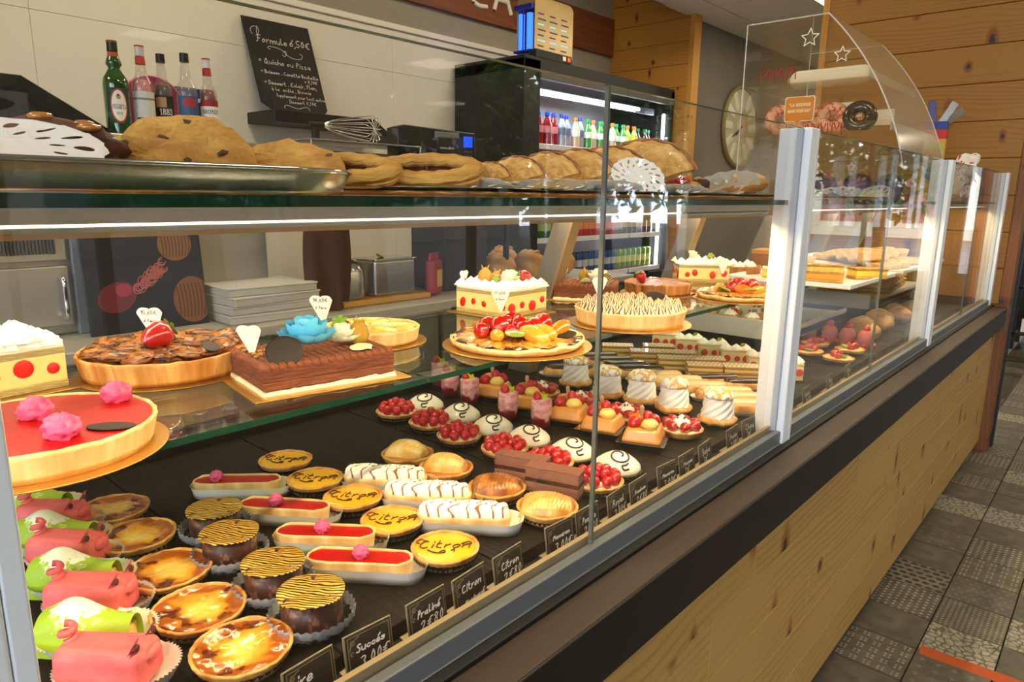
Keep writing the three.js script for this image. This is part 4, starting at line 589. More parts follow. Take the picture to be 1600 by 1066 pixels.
const petalGeo = (r) => surf(12, 12, (u, v) => { const a = u * 2 * PI, q = Math.sin((v * PI) / 2), w = 1 + 0.05 * Math.sin(a * 3); return [Math.cos(a) * q * r * 0.4 * w, r * 0.16 * q * q + 0.02 * r * Math.sin(a * 4) * q, Math.sin(a) * q * r * 0.4 * w]; });
function flower(parent, name, m, x, y, z, r) {
  const f = mesh(name, blob(r * 0.24, 0.08, 2, 1), m, parent, [x, y + r * 0.5, z]);
  const g = petalGeo(r); for (const [n, d, tilt, k, up] of [[9, 0.66, 0.45, 1.05, -0.3], [8, 0.52, 0.8, 1, -0.06], [6, 0.34, 1.1, 0.9, 0.1], [4, 0.16, 1.35, 0.7, 0.16]]) for (let i = 0; i < n; i++) { const a = (i / n) * 2 * PI + d * 3, o = mesh('petal', g, m, f, [Math.cos(a) * d * r, up * r + 0.12 * r, Math.sin(a) * d * r]); o.rotation.set(0, -a, tilt, 'YXZ'); o.scale.setScalar(k); }
  return f;
}
const two = (c, r = 0.55) => new THREE.MeshStandardMaterial({ color: c, roughness: r, side: THREE.DoubleSide });
function physalis(parent, x, y, z, s = 1, rot = [0, 0, 0]) {
  const o = mesh('physalis', loft(0, [{ r: 0.002, y: 0 }, { r: 0.011, y: 0.004, f: 0.08 }, { r: 0.0145, y: 0.013, f: 0.1 }, { r: 0.011, y: 0.024, f: 0.14 }, { r: 0.005, y: 0.031, f: 0.2 }, { r: 0.0005, y: 0.034 }], { n: 50, k: 5, bottom: true }), husk, parent, [x, y, z], rot); o.scale.setScalar(s);
  for (let i = 0; i < 4; i++) mesh('husk_tip', surf(4, 4, (u, v) => [(u - 0.5) * 0.008 * (1 - v), 0.027 + v * 0.012, 0.006 + v * 0.006 * v]), two(0xb5963f, 0.8), o, [0, 0, 0], [0, i * PI / 2, 0]);
  return o;
}
const bigShell = (r, h, seed) => shellGeo(0, r, h, 0.005, seed, 0.0024, 0.94);
{ // large red praline tart
  const t = thing('praline_pie', 'large round red praline tart with pink pralines on gold board', 'tart', [-0.768, YS, -0.175]);
  roundBoard(t, 0.112); mesh('crust', bigShell(0.104, 0.027, 3), crustPale, t); mesh('praline_filling', fillGeo(0, 0.099, 0.0285, 0.0005, 0.0008, 5, 64), redGel, t);
  for (const [x, z, s] of [[-0.025, -0.08, 1.15], [-0.019, -0.004, 1.2], [0.06, -0.004, 1.2], [-0.06, 0.03, 1.1], [0.03, 0.06, 1.1]]) mesh('praline', blob(0.0125 * s, 0.28, 8, x * 99, 1.15, 0.85, 1, 5), pinkPraline, t, [x, 0.0375, z]);
  mesh('chocolate_medallion', loft(0, [{ r: 0.014, y: 0 }, { r: 0.014, y: 0.0016 }], { n: 36, bottom: true }), chocDark, t, [0.066, 0.0295, -0.043], [0, 0.8, 0]).scale.set(1.6, 1, 0.8);
}
const bakedTop = (a, b, c, s) => phys(0xffffff, 0.38, { bumpMap: grainBump, bumpScale: 0.003, clearcoat: 0.3, clearcoatRoughness: 0.2, map: tex(256, 256, (u, v) => { const k = fbm(u * 8, v * 8, s, 4), q = fbm(u * 11 + 3, v * 11, s + 4, 4); return mixc(mixc(c3(a), c3(b), smooth(0.35, 0.65, k)), c3(c), smooth(0.55, 0.7, q)); }) });
{ // apple tart with browned fruit
  const t = thing('apple_tart', 'large browned apple tart with a glazed strawberry on top', 'tart', [-1.002, YS, -0.39]);
  roundBoard(t, 0.115); mesh('crust', bigShell(0.11, 0.031, 5), crustM, t); mesh('baked_custard', fillGeo(0, 0.104, 0.031, 0.002, 0.003, 5, 64), bakedTop(0xd98f2c, 0xa85e18, 0x4a1f0a, 2), t);
  const M = [bakedTop(0xb87824, 0x82450f, 0x331405, 6), bakedTop(0x96591a, 0x64300b, 0x260e04, 9)];
  for (let i = 0; i < 26; i++) { const r = i < 16 ? 0.078 : 0.04, a = i < 16 ? (i / 16) * 2 * PI : (i / 9) * 2 * PI; mesh('apple_piece', blob(0.023, 0.35, 3, i, 1.15, 0.36, 0.8, 3), M[i % 2], t, [Math.cos(a) * r, 0.035 + R(0, 0.003), Math.sin(a) * r], [R(-0.25, 0.25), a + R(-0.6, 0.6), R(-0.25, 0.25)]); }
  strawberry(t, 0.03, 0.058, 0.02, 1.45, [-1.1, -0.6, 0.3]);
  medal(t, 0.082, 0.043, -0.028, [0.1, 0, -0.25]).scale.set(1, 1, 0.6);
}
pricePick('white heart price pick standing in the browned apple tart', [-1.0, YS + 0.05, -0.375], 0.75, ['15,60€', '6 Pers']);
function fraisier(label, w, d, h, pos, turn, extra) {
  const t = thing('strawberry_cake', label, 'cake', pos, turn), sp = spongeM;
  rectBoard(t, w + 0.03, d + 0.03); const y = 0.0024;
  mesh('sponge', rbox(w, h * 0.17, d, 0.002, 0, y + h * 0.085, 0), sp, t); mesh('cream', rbox(w * 0.995, h * 0.62, d * 0.995, 0.002, 0, y + h * 0.47, 0), mat(0xf3dc8e, 0.6), t); mesh('sponge', rbox(w, h * 0.16, d, 0.002, 0, y + h * 0.83, 0), sp, t);
  mesh('cream_top', rbox(w * 0.99, h * 0.1, d * 0.99, 0.003, 0, y + h * 0.94, 0), whip, t);
  const cut = (x, z, ry, s) => mesh('strawberry_slice', loft(0, [{ r: 0.013 * s, y: -0.001 }, { r: 0.0125 * s, y: 0.0012 }], { n: 20, uv: 0.013 * s }), cutM, t, [x, y + h * (0.32 + R(0, 0.24)), z], [PI / 2, R(-0.4, 0.4), ry]).scale.set(1, 1, R(1, 1.5));
  const nz = Math.max(3, Math.round(w / 0.034)), nx = Math.max(3, Math.round(d / 0.034));
  for (let i = 0; i < nz; i++) cut((i + 0.5 - nz / 2) * (w / nz) + R(-0.009, 0.009), d / 2, 0, R(0.4, 1.05));
  for (let i = 0; i < nx; i++) cut(-w / 2 + 0.0004, (i + 0.5 - nx / 2) * (d / nx), PI / 2, R(0.45, 1.1));
  for (let i = 0; i < nx; i++) mesh('strawberry_slice', loft(0, [{ r: 0.0075 + 0.004 * (i % 2), y: -0.001 }, { r: 0.007 + 0.004 * (i % 2), y: 0.0012 }], { n: 18, uv: 0.013 }), cutM, t, [w / 2 - 0.0002, y + h * R(0.32, 0.55), (i + 0.5 - nx / 2) * (d / nx)], [0, 0, -PI / 2]);
  for (let i = 0; i < Math.round(w / 0.022); i++) for (const s of [-1, 1]) rosette(t, (i + 0.5 - Math.round(w / 0.022) / 2) * 0.022, y + h * 0.97, s * (d / 2 - 0.014), 0.0165, 0.018);
  for (let i = 1; i < Math.round(d / 0.022) - 1; i++) for (const s of [-1, 1]) rosette(t, s * (w / 2 - 0.012), y + h * 0.97, (i + 0.5 - Math.round(d / 0.022) / 2) * 0.022, 0.0165, 0.018);
  for (let i = 0; i < 10; i++) mesh('nut_crumb', blob(0.0026, 0.3, 4, i, 1, 1, 1, 1), crustDark, t, [R(-w / 2.4, w / 2.4), y + h + 0.011, s2(i) * (d / 2 - 0.014)]);
  extra(t, y + h); return t;
}
const s2 = (i) => (i % 2 ? 1 : -1);
fraisier('strawberry cream cake cut off by the left post', 0.14, 0.13, 0.058, [-1.062, YS, -0.195], 0.12, (t, y) => { rosette(t, 0.05, y + 0.006, -0.02, 0.028, 0.026); strawberry(t, 0.02, y + 0.018, 0.012, 1, [1.2, 0, 0.4]); mesh('kiwi_slice', cyl(0.014, 0.014, 0.004, 0, 0, 0, 18), kiwiM, t, [0.03, y + 0.03, 0.03], [0.5, 0, 0.3]); });
fraisier('tall strawberry cream cake behind the fruit galette', 0.145, 0.135, 0.058, [-1.012, YS, -1.105], 0.02, (t, y) => { physalis(t, -0.03, y, 0.02, 1.1); physalis(t, -0.012, y, 0.008, 0.9, [0, 0, -0.2]); flower(t, 'cream_flower', two(0xf7f0de), 0.015, y + 0.004, -0.01, 0.026); strawberry(t, 0.04, y + 0.02, -0.03, 1, [1.3, 0, 0.6]); strawberry(t, 0.012, y + 0.016, 0.03, 0.8, [1.3, 0, -0.6]); mesh('chocolate_leaf', petal(0.02, 0.4), two(0x8db23a), t, [0.03, y + 0.01, 0.005], [0, 2, 0]); });
pricePick('white heart price pick hanging on the front of the strawberry cake', [-0.945, YS + 0.018, -1.028], 0.78, ['17,60€', '6 Pers'], 1.05, 0.05);
pricePick('plain white pick at the back corner of the strawberry cake', [-1.075, YS + 0.06, -1.05], 1.5, [], 0.7);
fraisier('strawberry cream cake beyond the caramel tart', 0.15, 0.12, 0.055, [-0.985, YS, -1.98], 0.65, (t, y) => { flower(t, 'cream_flower', two(0xf7f0de), -0.03, y + 0.006, 0, 0.026); strawberry(t, 0.03, y + 0.016, 0, 0.9, [1.2, 0, 0.4]); mesh('chocolate_leaf', petal(0.016, 0.4), two(0x6fb0b4), t, [0.005, y + 0.014, 0.01], [0, 1, 0]); medal(t, -0.06, y + 0.02, 0.02, [1.0, 0, 0.3], 0.02); });
pricePick('white pick leaning on the furthest strawberry cake', [-0.9, YS + 0.03, -1.95], 0.8, [], 0.95, 0.02);
// chocolate log cakes
function log(label, w, d, pos, turn, deco) {
  const t = thing('chocolate_log', label, 'cake', pos, turn), c1 = cocoaA, c2 = cocoaB;
  rectBoard(t, w + 0.034, d + 0.034);
  mesh('white_base', surfBlock(w * 1.005, d * 1.005, 0.0024, 0.0062, 0.002), mat(0xf0e4c4, 0.8), t); mesh('sponge', rbox(w * 0.995, 0.011, d * 0.995, 0.002, 0, 0.0135, 0), c1, t); mesh('mousse', rbox(w, 0.018, d, 0.002, 0, 0.0275, 0), c2, t);
  const n = Math.round(w / 0.0105); for (let i = 0; i < n; i++) mesh('piped_rib', new THREE.CapsuleGeometry(0.0058, d - 0.009, 4, 12).rotateX(PI / 2), c1, t, [(i + 0.5 - n / 2) * (w / n), 0.0365, 0]);
  deco(t, 0.041); return t;
}
function surfBlock(w, d, y0, y1, a) { const g = new THREE.BoxGeometry(w, y1 - y0, d, 24, 1, 16).translate(0, (y0 + y1) / 2, 0), p = g.attributes.position; for (let i = 0; i < p.count; i++) { const k = 1 + (p.getY(i) < y1 - 1e-4 ? 0.02 : 0) * noise(p.getX(i) * 200, p.getZ(i) * 200); p.setX(i, p.getX(i) * k); p.setZ(i, p.getZ(i) * k); if (p.getY(i) > y0 + 1e-4) p.setY(i, p.getY(i) + a * (noise(p.getX(i) * 150, p.getZ(i) * 150, 3) - 0.3) * 2.4); } g.computeVertexNormals(); return g; }
log('rectangular ribbed chocolate cake with blue sugar flower', 0.182, 0.129, [-0.822, YS, -0.514], PI / 2 - 0.17 + 0.0, (t, y) => {
  flower(t, 'blue_flower', two(0x62c4ee, 0.5), -0.014, y + 0.004, 0.018, 0.04); flower(t, 'white_flower', two(0xeef0da), 0.042, y, 0.006, 0.028);
  strawberry(t, 0.058, y + 0.016, -0.03, 1.15, [0.5, 0, 0.4]); physalis(t, 0.062, y + 0.0, 0.012, 1.05, [0, 0, -0.1]); medal(t, -0.058, y + 0.012, 0.05, [1.0, 0, 0.25], 0.021).scale.set(1.1, 1, 1);
  mesh('sugar_leaf', petal(0.03, 0.1), two(0xcfe3b4), t, [0.045, y + 0.006, 0.035], [0.2, 0.4, 0]); for (let i = 0; i < 16; i++) mesh('crumble', blob(0.0035, 0.3, 4, i, 1, 0.6, 1, 1), crustM, t, [R(-0.085, -0.04), y + 0.0006, R(-0.04, 0.03)]);
});
pricePick('blank white heart pick at the left corner of the flowered chocolate cake', [-0.855, YS + 0.038, -0.442], 0.72, [], 0.95);
pricePick('written white heart pick behind the blue sugar flower', [-0.905, YS + 0.056, -0.585], 0.72, ['14,60€', '6 Pers']);
log('chocolate cake with cream flower and striped medallion behind the meringue tart', 0.15, 0.12, [-1.01, YS, -1.42], 0.5, (t, y) => { flower(t, 'cream_flower', two(0xf7f0de), 0.03, y + 0.002, 0.01, 0.03); physalis(t, -0.01, y, -0.01, 0.95); mesh('gold_medallion', loft(0, [{ r: 0.015, y: 0 }, { r: 0.015, y: 0.002 }], { n: 30, bottom: true, uv: 0.016 }), mat(0xffffff, 0.4, { map: tex(64, 64, (u, v) => (Math.sin((u + v) * 30) > 0 ? [190, 150, 70] : [40, 24, 14])) }), t, [0.05, y + 0.012, 0.04], [1.2, 0, 0]); mesh('sugar_leaf', petal(0.024, 0.6), two(0xcfe3b4), t, [-0.002, y, 0.03], [0, 0.2, 0]); });
pricePick('slim white pick in the chocolate cake behind the meringue tart', [-1.055, YS + 0.036, -1.372], 1.35, [], 1);
{ // pear tart half hidden
  const t = thing('custard_pie', 'golden pear tart half hidden behind the flowered chocolate cake', 'tart', [-0.965, YS, -0.72]);
  roundBoard(t, 0.094); mesh('crust', bigShell(0.084, 0.024, 7), crustPale, t); mesh('custard', fillGeo(0, 0.078, 0.024, 0.002, 0.002, 5, 56), bakedTop(0xf6d47c, 0xe3a238, 0x8a4a14, 12), t);
  for (let i = 0; i < 6; i++) mesh('pear_slice', blob(0.02, 0.12, 2, i, 1.5, 0.28, 0.62, 2), phys(0xf2cf78, 0.25, { clearcoat: 0.9 }), t, [Math.cos(i * 1.05) * 0.04, 0.0265, Math.sin(i * 1.05) * 0.04], [0, -i * 1.05, 0]);
}
function galette(label, r, pos, turn, extra) {
  const t = thing('fruit_galette', label, 'tart', pos, turn); roundBoard(t, r + 0.012);
  mesh('crust', loft(0, [{ r: r * 0.93, y: 0.0024 }, { r: r, y: 0.009 }, { r: r * 0.995, y: 0.014 }, { r: r * 0.93, y: 0.0155 }, { r: r * 0.85, y: 0.013 }], { n: 72, k: 17, uv: 0.06, bottom: true, disp: (x, z, q) => (q.y > 0.005 ? 0.006 * (noise(x * 45, z * 45, 3) - 0.4) : 0) }), crustPale, t);
  mesh('apple_fan', loft(0, [0.97, 0.85, 0.7, 0.5, 0.3, 0.1].map((k) => ({ r: r * k, y: 0.0165 })), { n: 96, uv: r, disp: (x, z) => 0.0022 * Math.sin(Math.atan2(z, x) * 26 + Math.hypot(x, z) * 120) + 0.002 * (noise(x * 60, z * 60, 2) - 0.5) }), fanM, t);
  extra(t); return t;
}
const heap = (t, list, y = 0.022) => list.forEach(([k, x, z, s, yy]) => {
  const Y = y + (yy || 0);
  if (k === 's') strawberry(t, x, Y + 0.006, z, s, [R(0.6, 1.5), R(0, 6), R(-0.5, 0.5)], false);
  else if (k === 'r') berry(t, x, Y + 0.004, z, s);
  else if (k === 'k') mesh('kiwi_slice', loft(0, [{ r: 0.016 * s, y: 0 }, { r: 0.017 * s, y: 0.002 }, { r: 0.016 * s, y: 0.005 }], { n: 24, uv: 0.017 * s }), kiwiCut, t, [x, Y, z], [R(-0.4, 0.4), 0, R(-0.4, 0.4)]);
  else mesh(k === 'o' ? 'orange_segment' : 'peach_piece', blob(0.014 * s, 0.14, 2.4, x * 77 + z * 31, 1.5, 0.75, 0.8, 2), k === 'o' ? orangeM : peachM, t, [x, Y + 0.003, z], [R(-0.3, 0.3), R(0, 6), R(-0.3, 0.3)]);
});
galette('round apple galette heaped with strawberries and kiwi', 0.115, [-0.764, YS, -0.875], 0.75, (t) => {
  heap(t, [['s', -0.05, -0.01, 1.35], ['s', -0.022, -0.022, 1.4, 0.004], ['s', -0.03, 0.012, 1.3, 0.006], ['s', 0.005, -0.012, 1.3, 0.002], ['s', 0.028, 0.0, 1.3], ['s', 0.045, -0.018, 1.4, 0.004], ['s', 0.01, 0.018, 1.2, 0.0], ['s', -0.06, 0.02, 1.1], ['o', 0.07, -0.004, 1.3], ['p', -0.035, 0.045, 1], ['p', 0.028, 0.045, 1.4], ['p', 0.045, 0.035, 1.2, 0.004], ['k', -0.005, 0.05, 1.05, 0.006], ['k', 0.02, -0.035, 1, 0.014], ['r', -0.012, 0.03, 1.1, 0.004], ['r', 0.0, -0.04, 1.3, 0.01], ['s', -0.01, -0.045, 1.2, 0.006], ['o', -0.065, -0.03, 1]]);
  medal(t, 0.082, 0.021, 0.012, [0.1, 0.2, 0.1], 0.018);
});
galette('round apple galette with strawberries, in front of the furthest strawberry cake', 0.106, [-0.735, YS, -1.7], 0.6, (t) => heap(t, [['s', -0.02, 0, 1.2], ['s', -0.005, -0.02, 1.3, 0.004], ['s', 0.03, -0.01, 1.3, 0.004], ['o', 0.005, 0.02, 1.2], ['k', 0.02, 0.03, 1], ['k', -0.04, 0.015, 1], ['p', -0.05, -0.01, 1], ['r', 0.06, -0.02, 1.2], ['p', 0.04, 0.02, 1], ['s', 0.0, 0.0, 1.1, 0.01]]));
{ // big meringue tart
  const t = thing('meringue_pie', 'large round lemon meringue tart with toasted peaks', 'tart', [-0.742, YS, -1.195]);
  roundBoard(t, 0.122); mesh('crust', bigShell(0.112, 0.031, 9), crustPale, t); mesh('meringue_base', fillGeo(0, 0.106, 0.031, 0.008, 0.002, 5, 48), whip, t);
  const peakM = mat(0xffffff, 0.7, { map: tex(128, 64, (u, v) => { const r = Math.cos(u * 2 * PI * 7); return mixc([246, 230, 196], [108, 56, 14], smooth(0.1, 0.6, r * 0.75 + 0.3 * v + 0.4 * (noise(u * 30, v * 8, 3) - 0.5))); }, true) });
  const pk = (() => { const rings = []; for (let i = 0; i <= 6; i++) { const k = i / 6; rings.push({ r: 0.0115 * (1 - k) ** 0.8 * 1 + 0.0003, y: 0.019 * k, f: 0.14 * (1 - k * 0.5) }); } const g = loft(0, rings, { n: 28, k: 7, side: 1 }); return g; })();
  let n = 0; for (let ring = 0; ring < 6; ring++) { const r = 0.018 * ring + 0.002, c = Math.max(1, Math.round((2 * PI * r) / 0.0185)); for (let i = 0; i < c; i++) { const a = (i / c) * 2 * PI + ring * 0.4; const o = mesh('meringue_peak', pk, peakM, t, [Math.cos(a) * r, 0.031 + 0.006 * (1 - (r / 0.106) ** 2), Math.sin(a) * r], [R(-0.25, 0.25), R(0, 6), R(-0.25, 0.25)]); o.scale.setScalar(R(0.9, 1.1)); n++; } }
  medal(t, 0.03, 0.054, -0.045, [0.25, 0, -0.15], 0.016).scale.set(1.25, 1, 1);
}
pricePick('white heart pick in the round meringue tart', [-0.8, YS + 0.05, -1.165], 0.95, [], 0.95, 0.15);
{ // caramel tart
  const t = thing('caramel_tart', 'round caramel tart with a red cherry behind the meringue tart', 'tart', [-0.93, YS, -1.63]);
  roundBoard(t, 0.098); mesh('crust', bigShell(0.09, 0.028, 11), crustDark, t); mesh('caramel', fillGeo(0, 0.084, 0.028, 0.003, 0.002, 4, 48), bakedTop(0xc07a2c, 0x8e4c18, 0x4a2008, 15), t); strawberry(t, -0.025, 0.044, 0.045, 1.1, [0.3, 0, 0.3]);
}
// savoury end: flans and quiches on white trays
{
  const tray = (label, x0, x1, z0, z1) => { const t = thing('serving_tray', label, 'tray', [(x0 + x1) / 2, YS, (z0 + z1) / 2]), w = Math.abs(x1 - x0), d = Math.abs(z1 - z0); mesh('tray_base', rbox(w, 0.004, d, 0.0015, 0, 0.002, 0), mat(0xd9d4c8, 0.4), t); for (const s of [-1, 1]) { mesh('rim', rbox(0.006, 0.012, d, 0.002, s * (w / 2 - 0.003), 0.008, 0), aluWhite, t); mesh('rim', rbox(w - 0.012, 0.012, 0.006, 0.002, 0, 0.008, s * (d / 2 - 0.003)), aluWhite, t); } };
  tray('white tray of flan and quiche slices beside the aluminium post', -0.58, -0.95, -2.09, -2.58);
  tray('white tray of small round quiches beyond the slices', -0.58, -1.08, -2.68, -3.35);
  const slab = (label, x, z, turn, w, d, h, topM, sideM, y = 0.0045) => { const t = thing('quiche_slice', label, 'quiche', [x, YS + y, z], turn, 'flan and quiche slices'); mesh('crust', rbox(w, h * 0.25, d, 0.003, 0, h * 0.125, 0), crustM, t); mesh('filling', rbox(w * 0.98, h * 0.62, d * 0.97, 0.004, 0, h * 0.55, 0), sideM, t); mesh('browned_top', surfBlock(w, d, h * 0.84, h * 0.98, 0.0015), topM, t); return t; };
  const y1 = mat(0xf0cc4e, 0.5), y2 = mat(0xd8952f, 0.6), b1 = bakedTop(0xf3d25a, 0xd8942a, 0x5a2c10, 21), b2 = bakedTop(0xe8b84c, 0xa8641e, 0x40200c, 23), bright = phys(0xf2b90a, 0.3, { clearcoat: 0.6 });
  slab('bright yellow flan slab left of the post', -0.815, -2.17, 0.35, 0.1, 0.07, 0.036, bright, y1);
  slab('browned quiche slice just right of the post', -0.69, -2.21, 0.25, 0.105, 0.075, 0.034, b1, y2);
  slab('end quiche slice nearest the glass', -0.622, -2.4, 0.7, 0.1, 0.07, 0.034, b2, y1);
  slab('quiche slice in the second row of the tray', -0.755, -2.4, 0.5, 0.11, 0.075, 0.036, b2, y1);
  const q = thing('small_quiche', '', 'quiche', [0, 0, 0], 0, 'small round quiches on the tray');
  mesh('crust', shellGeo(0, 0.058, 0.022, 0.005, 4, 0), crustPale, q); mesh('filling', fillGeo(0, 0.053, 0.0205, 0.002, 0.003, 5), bakedTop(0xf0c866, 0xc98432, 0x7a3a14, 26), q);
  const qs = [[-0.66, -2.74], [-0.71, -2.8], [-0.76, -2.86], [-0.82, -2.92], [-0.88, -2.98], [-0.66, -2.9], [-0.72, -2.97], [-0.78, -3.04], [-0.85, -3.1], [-0.66, -3.1], [-0.73, -3.17], [-0.8, -3.24], [-0.95, -3.05], [-0.98, -2.82]];
  qs.forEach(([x, z], i) => { const r = i < 5 ? 0 : i < 9 ? 1 : i < 12 ? 2 : 3, k = i - [0, 5, 9, 12][r]; const lab = r < 3 ? 'small round quiche leaning in the ' + ['nearest', 'middle', 'furthest'][r] + ' stack, ' + ORD[k] : ['small round quiche lying at the back of the tray', 'small round quiche at the back corner behind the nearest stack'][k]; const o = i ? copy(q, lab, [x, YS + (r < 3 && k ? 0.013 + 0.007 * 0 : 0.006), z], i) : q; if (!i) { q.position.set(x, YS + 0.006, z); q.userData.label = lab; } if (r < 3 && k) { o.rotation.set(0, 0.8, 0); o.rotateX(0.0); o.rotateZ(0); o.position.y = YS + 0.02; o.rotateOnAxis(V3(1, 0, 0), 0.0); o.rotation.set(-0.28, 0.8, 0, 'YXZ'); o.position.y = YS + 0.024; } });
  const c = thing('cream_tart', 'dark tart with cream tufts behind the yellow flan', 'tart', [-1.0, YS, -2.28]); mesh('crust', bigShell(0.08, 0.025, 12), crustDark, c); mesh('filling', fillGeo(0, 0.074, 0.026, 0.002), phys(0x3a1c10, 0.3, { clearcoat: 0.6 }), c); for (let i = 0; i < 6; i++) rosette(c, Math.cos(i) * 0.05, 0.027, Math.sin(i) * 0.05, 0.016, 0.018);
  const bx = thing('cake_box', 'small plain brown cardboard cake box left of the post', 'box', [-0.96, YS, -2.5], 0.1); mesh('body', rbox(0.13, 0.06, 0.1, 0.002, 0, 0.03, 0), mat(0x8a5a30, 0.8), bx); mesh('lid', rbox(0.134, 0.016, 0.104, 0.002, 0, 0.064, 0), mat(0xa97a48, 0.8), bx);
}
{ // filled baguettes on the far raised tray
  const t = thing('baguette_sandwich', '', 'sandwich', [0, 0.815, 0], 0, 'baguette sandwiches on the far tray'), bread = mat(0xffffff, 0.55, { map: tex(128, 128, speck(0xe2ad5c, 0xa8682a, 6, 7)) });
  const half = (y, s) => loft(0.1, [{ r: 0.012, y: y }, { r: 0.03, y: y + 0.008 * s }, { r: 0.032, y: y + 0.016 * s }, { r: 0.024, y: y + 0.028 * s }, { r: 0.008, y: y + 0.034 * s }], { n: 36, uv: 0.1, bottom: true });
  mesh('bread_bottom', half(0.036, -1), bread, t); mesh('salad', loft(0.098, [{ r: 0.033, y: 0.034, f: 0.08 }, { r: 0.035, y: 0.04, f: 0.1 }], { n: 60, k: 19, bottom: true }), mat(0x9ab53e, 0.5), t); mesh('ham', loft(0.098, [{ r: 0.032, y: 0.04, f: 0.05 }, { r: 0.031, y: 0.044 }], { n: 50, k: 13 }), mat(0xd99a8a, 0.5), t); mesh('bread_top', half(0.042, 1), bread, t);
  const sp = [[-0.82, -2.97], [-0.83, -3.06], [-0.84, -3.15], [-0.85, -3.24], [-0.86, -3.33], [-0.87, -3.42], [-0.88, -3.52]];
  sp.forEach(([x, z], i) => { const lab = 'filled baguette sandwich on the far tray, ' + ['first', 'second', 'third', 'fourth', 'fifth', 'sixth', 'seventh'][i] + ' from the camera'; if (i) copy(t, lab, [x, 0.815, z], 0.06); else { t.position.set(x, 0.815, z); t.rotation.y = 0.06; t.userData.label = lab; } });
  const r = thing('bread_roll', '', 'bread roll', [0, YD, 0], 0, 'bread rolls below the far tray'); mesh('roll', blob(0.04, 0.06, 1.6, 3, 1.25, 0.75, 0.9), bread, r, [0, 0.029, 0]); mesh('score', tube([[-0.03, 0.052, 0], [0, 0.0605, 0.004], [0.03, 0.052, 0]], 0.003, 12, 6), crustPale, r);
  [[-0.62, -2.45], [-0.66, -2.55], [-0.62, -2.66], [-0.66, -2.77], [-0.62, -2.88], [-0.66, -2.99], [-0.62, -3.1]].forEach(([x, z], i) => { const lab = 'golden bread roll on the deck behind the third post section, ' + ['first', 'second', 'third', 'fourth', 'fifth', 'sixth', 'seventh'][i] + ' from the camera'; if (i) copy(r, lab, [x, YD, z], i); else { r.position.set(x, YD, z); r.userData.label = lab; } });
}

// ================================================================ THINGS ON THE UPPER GLASS SHELF
const doilyM = new THREE.MeshStandardMaterial({ color: 0xf2f1ee, roughness: 0.85, side: THREE.DoubleSide });
// lace paper: a round sheet with punched slots and a scalloped rim, lying or folded up at one side
function doilyGeo(r, fold, lift, seed) {
  const s = new THREE.Shape(); for (let i = 0; i <= 72; i++) { const a = (i / 72) * 2 * PI, q = r * (1 + 0.035 * Math.abs(Math.sin(a * 9))); i ? s.lineTo(Math.cos(a) * q, Math.sin(a) * q) : s.moveTo(q, 0); }
  for (let k = 0; k < 14; k++) { const a = (k / 14) * 2 * PI; for (const [d, w, l] of [[0.8, 0.045, 0.11], [0.58, 0.03, 0.08]]) { const h = new THREE.Path(), b = a + (d < 0.7 ? 0.2 : 0); h.absellipse(Math.cos(b) * r * d, Math.sin(b) * r * d, r * l, r * w, 0, 2 * PI, false, b + 0.5); s.holes.push(h); } }
  const g = new THREE.ShapeGeometry(s, 6), p = g.attributes.position;
  for (let i = 0; i < p.count; i++) { const x = p.getX(i), z = p.getY(i), k = Math.max(0, x - fold); p.setXYZ(i, x - k * 0.35 * (lift > 0 ? 1 : 0), 0.0012 + k * lift + 0.0025 * Math.abs(Math.sin(Math.atan2(z, x) * 9 + seed)) * smooth(0.5, 1, Math.hypot(x, z) / r), z); }
  g.computeVertexNormals(); return g;
}
function doily(label, r, pos, turn, fold, lift, rot) { const t = thing('paper_doily', label, 'doily', pos, turn, 'white lace doilies'); mesh('lace', doilyGeo(r, fold, lift, pos[2] * 9), doilyM, t, [0, 0, 0], rot); return t; }
{ // deep steel tray
  const t = thing('steel_tray', 'deep polished steel tray of cookies at the left', 'tray', [-0.69, YU, -0.15]);
  mesh('tray_body', loft(0.15, [{ r: 0.13, y: 0.001 }, { r: 0.148, y: 0.004 }, { r: 0.156, y: 0.02 }], { n: 72, top: false, bottom: true }).rotateY(PI / 2), new THREE.MeshStandardMaterial({ color: 0xb9b7b4, roughness: 0.22, metalness: 0.95, side: THREE.DoubleSide }), t);
  mesh('rolled_rim', loft(0.15, [{ r: 0.156, y: 0.0195 }, { r: 0.159, y: 0.021 }, { r: 0.158, y: 0.0235 }, { r: 0.155, y: 0.0225 }], { n: 72, top: false }).rotateY(PI / 2), chrome, t);
}
const cookieM = mat(0xffffff, 0.85, { bumpMap: crumbBump, bumpScale: 0.0022, map: tex(128, 128, (u, v) => mixc([226, 176, 88], [186, 128, 52], clamp(1.7 * fbm(u * 7, v * 7, 2, 4) - 0.4))) });
const chipM = mat(0x5c3517, 0.7);
function cookie(label, r, pos, rot, chips = 7) {
  const t = thing('cookie', label, 'cookie', pos, 0, 'giant cookies on the steel tray'); face(t, rot, r * 90);
  mesh('biscuit', loft(0, [{ r: r * 0.93, y: -0.006 }, { r: r, y: 0 }, { r: r * 0.94, y: 0.006 }, { r: r * 0.75, y: 0.0095 }, { r: r * 0.5, y: 0.0115 }, { r: r * 0.25, y: 0.0125 }], { n: 56, uv: r, bottom: true, disp: (x, z, q) => (q.y > -0.002 ? 0.012 : 0.003) * (fbm(x * 60 + r * 90, z * 60, 4, 3) - 0.5) }), cookieM, t);
  for (let i = 0; i < chips; i++) { const a = i * 2.4, q = r * 0.85 * Math.sqrt((i + 0.6) / chips); mesh('chocolate_chip', blob(0.0036, 0.4, 3, i, 1.6, 0.5, 0.9, 2), chipM, t, [Math.cos(a) * q, 0.014 - 0.006 * (q / r), Math.sin(a) * q], [0, i, 0]); }
}
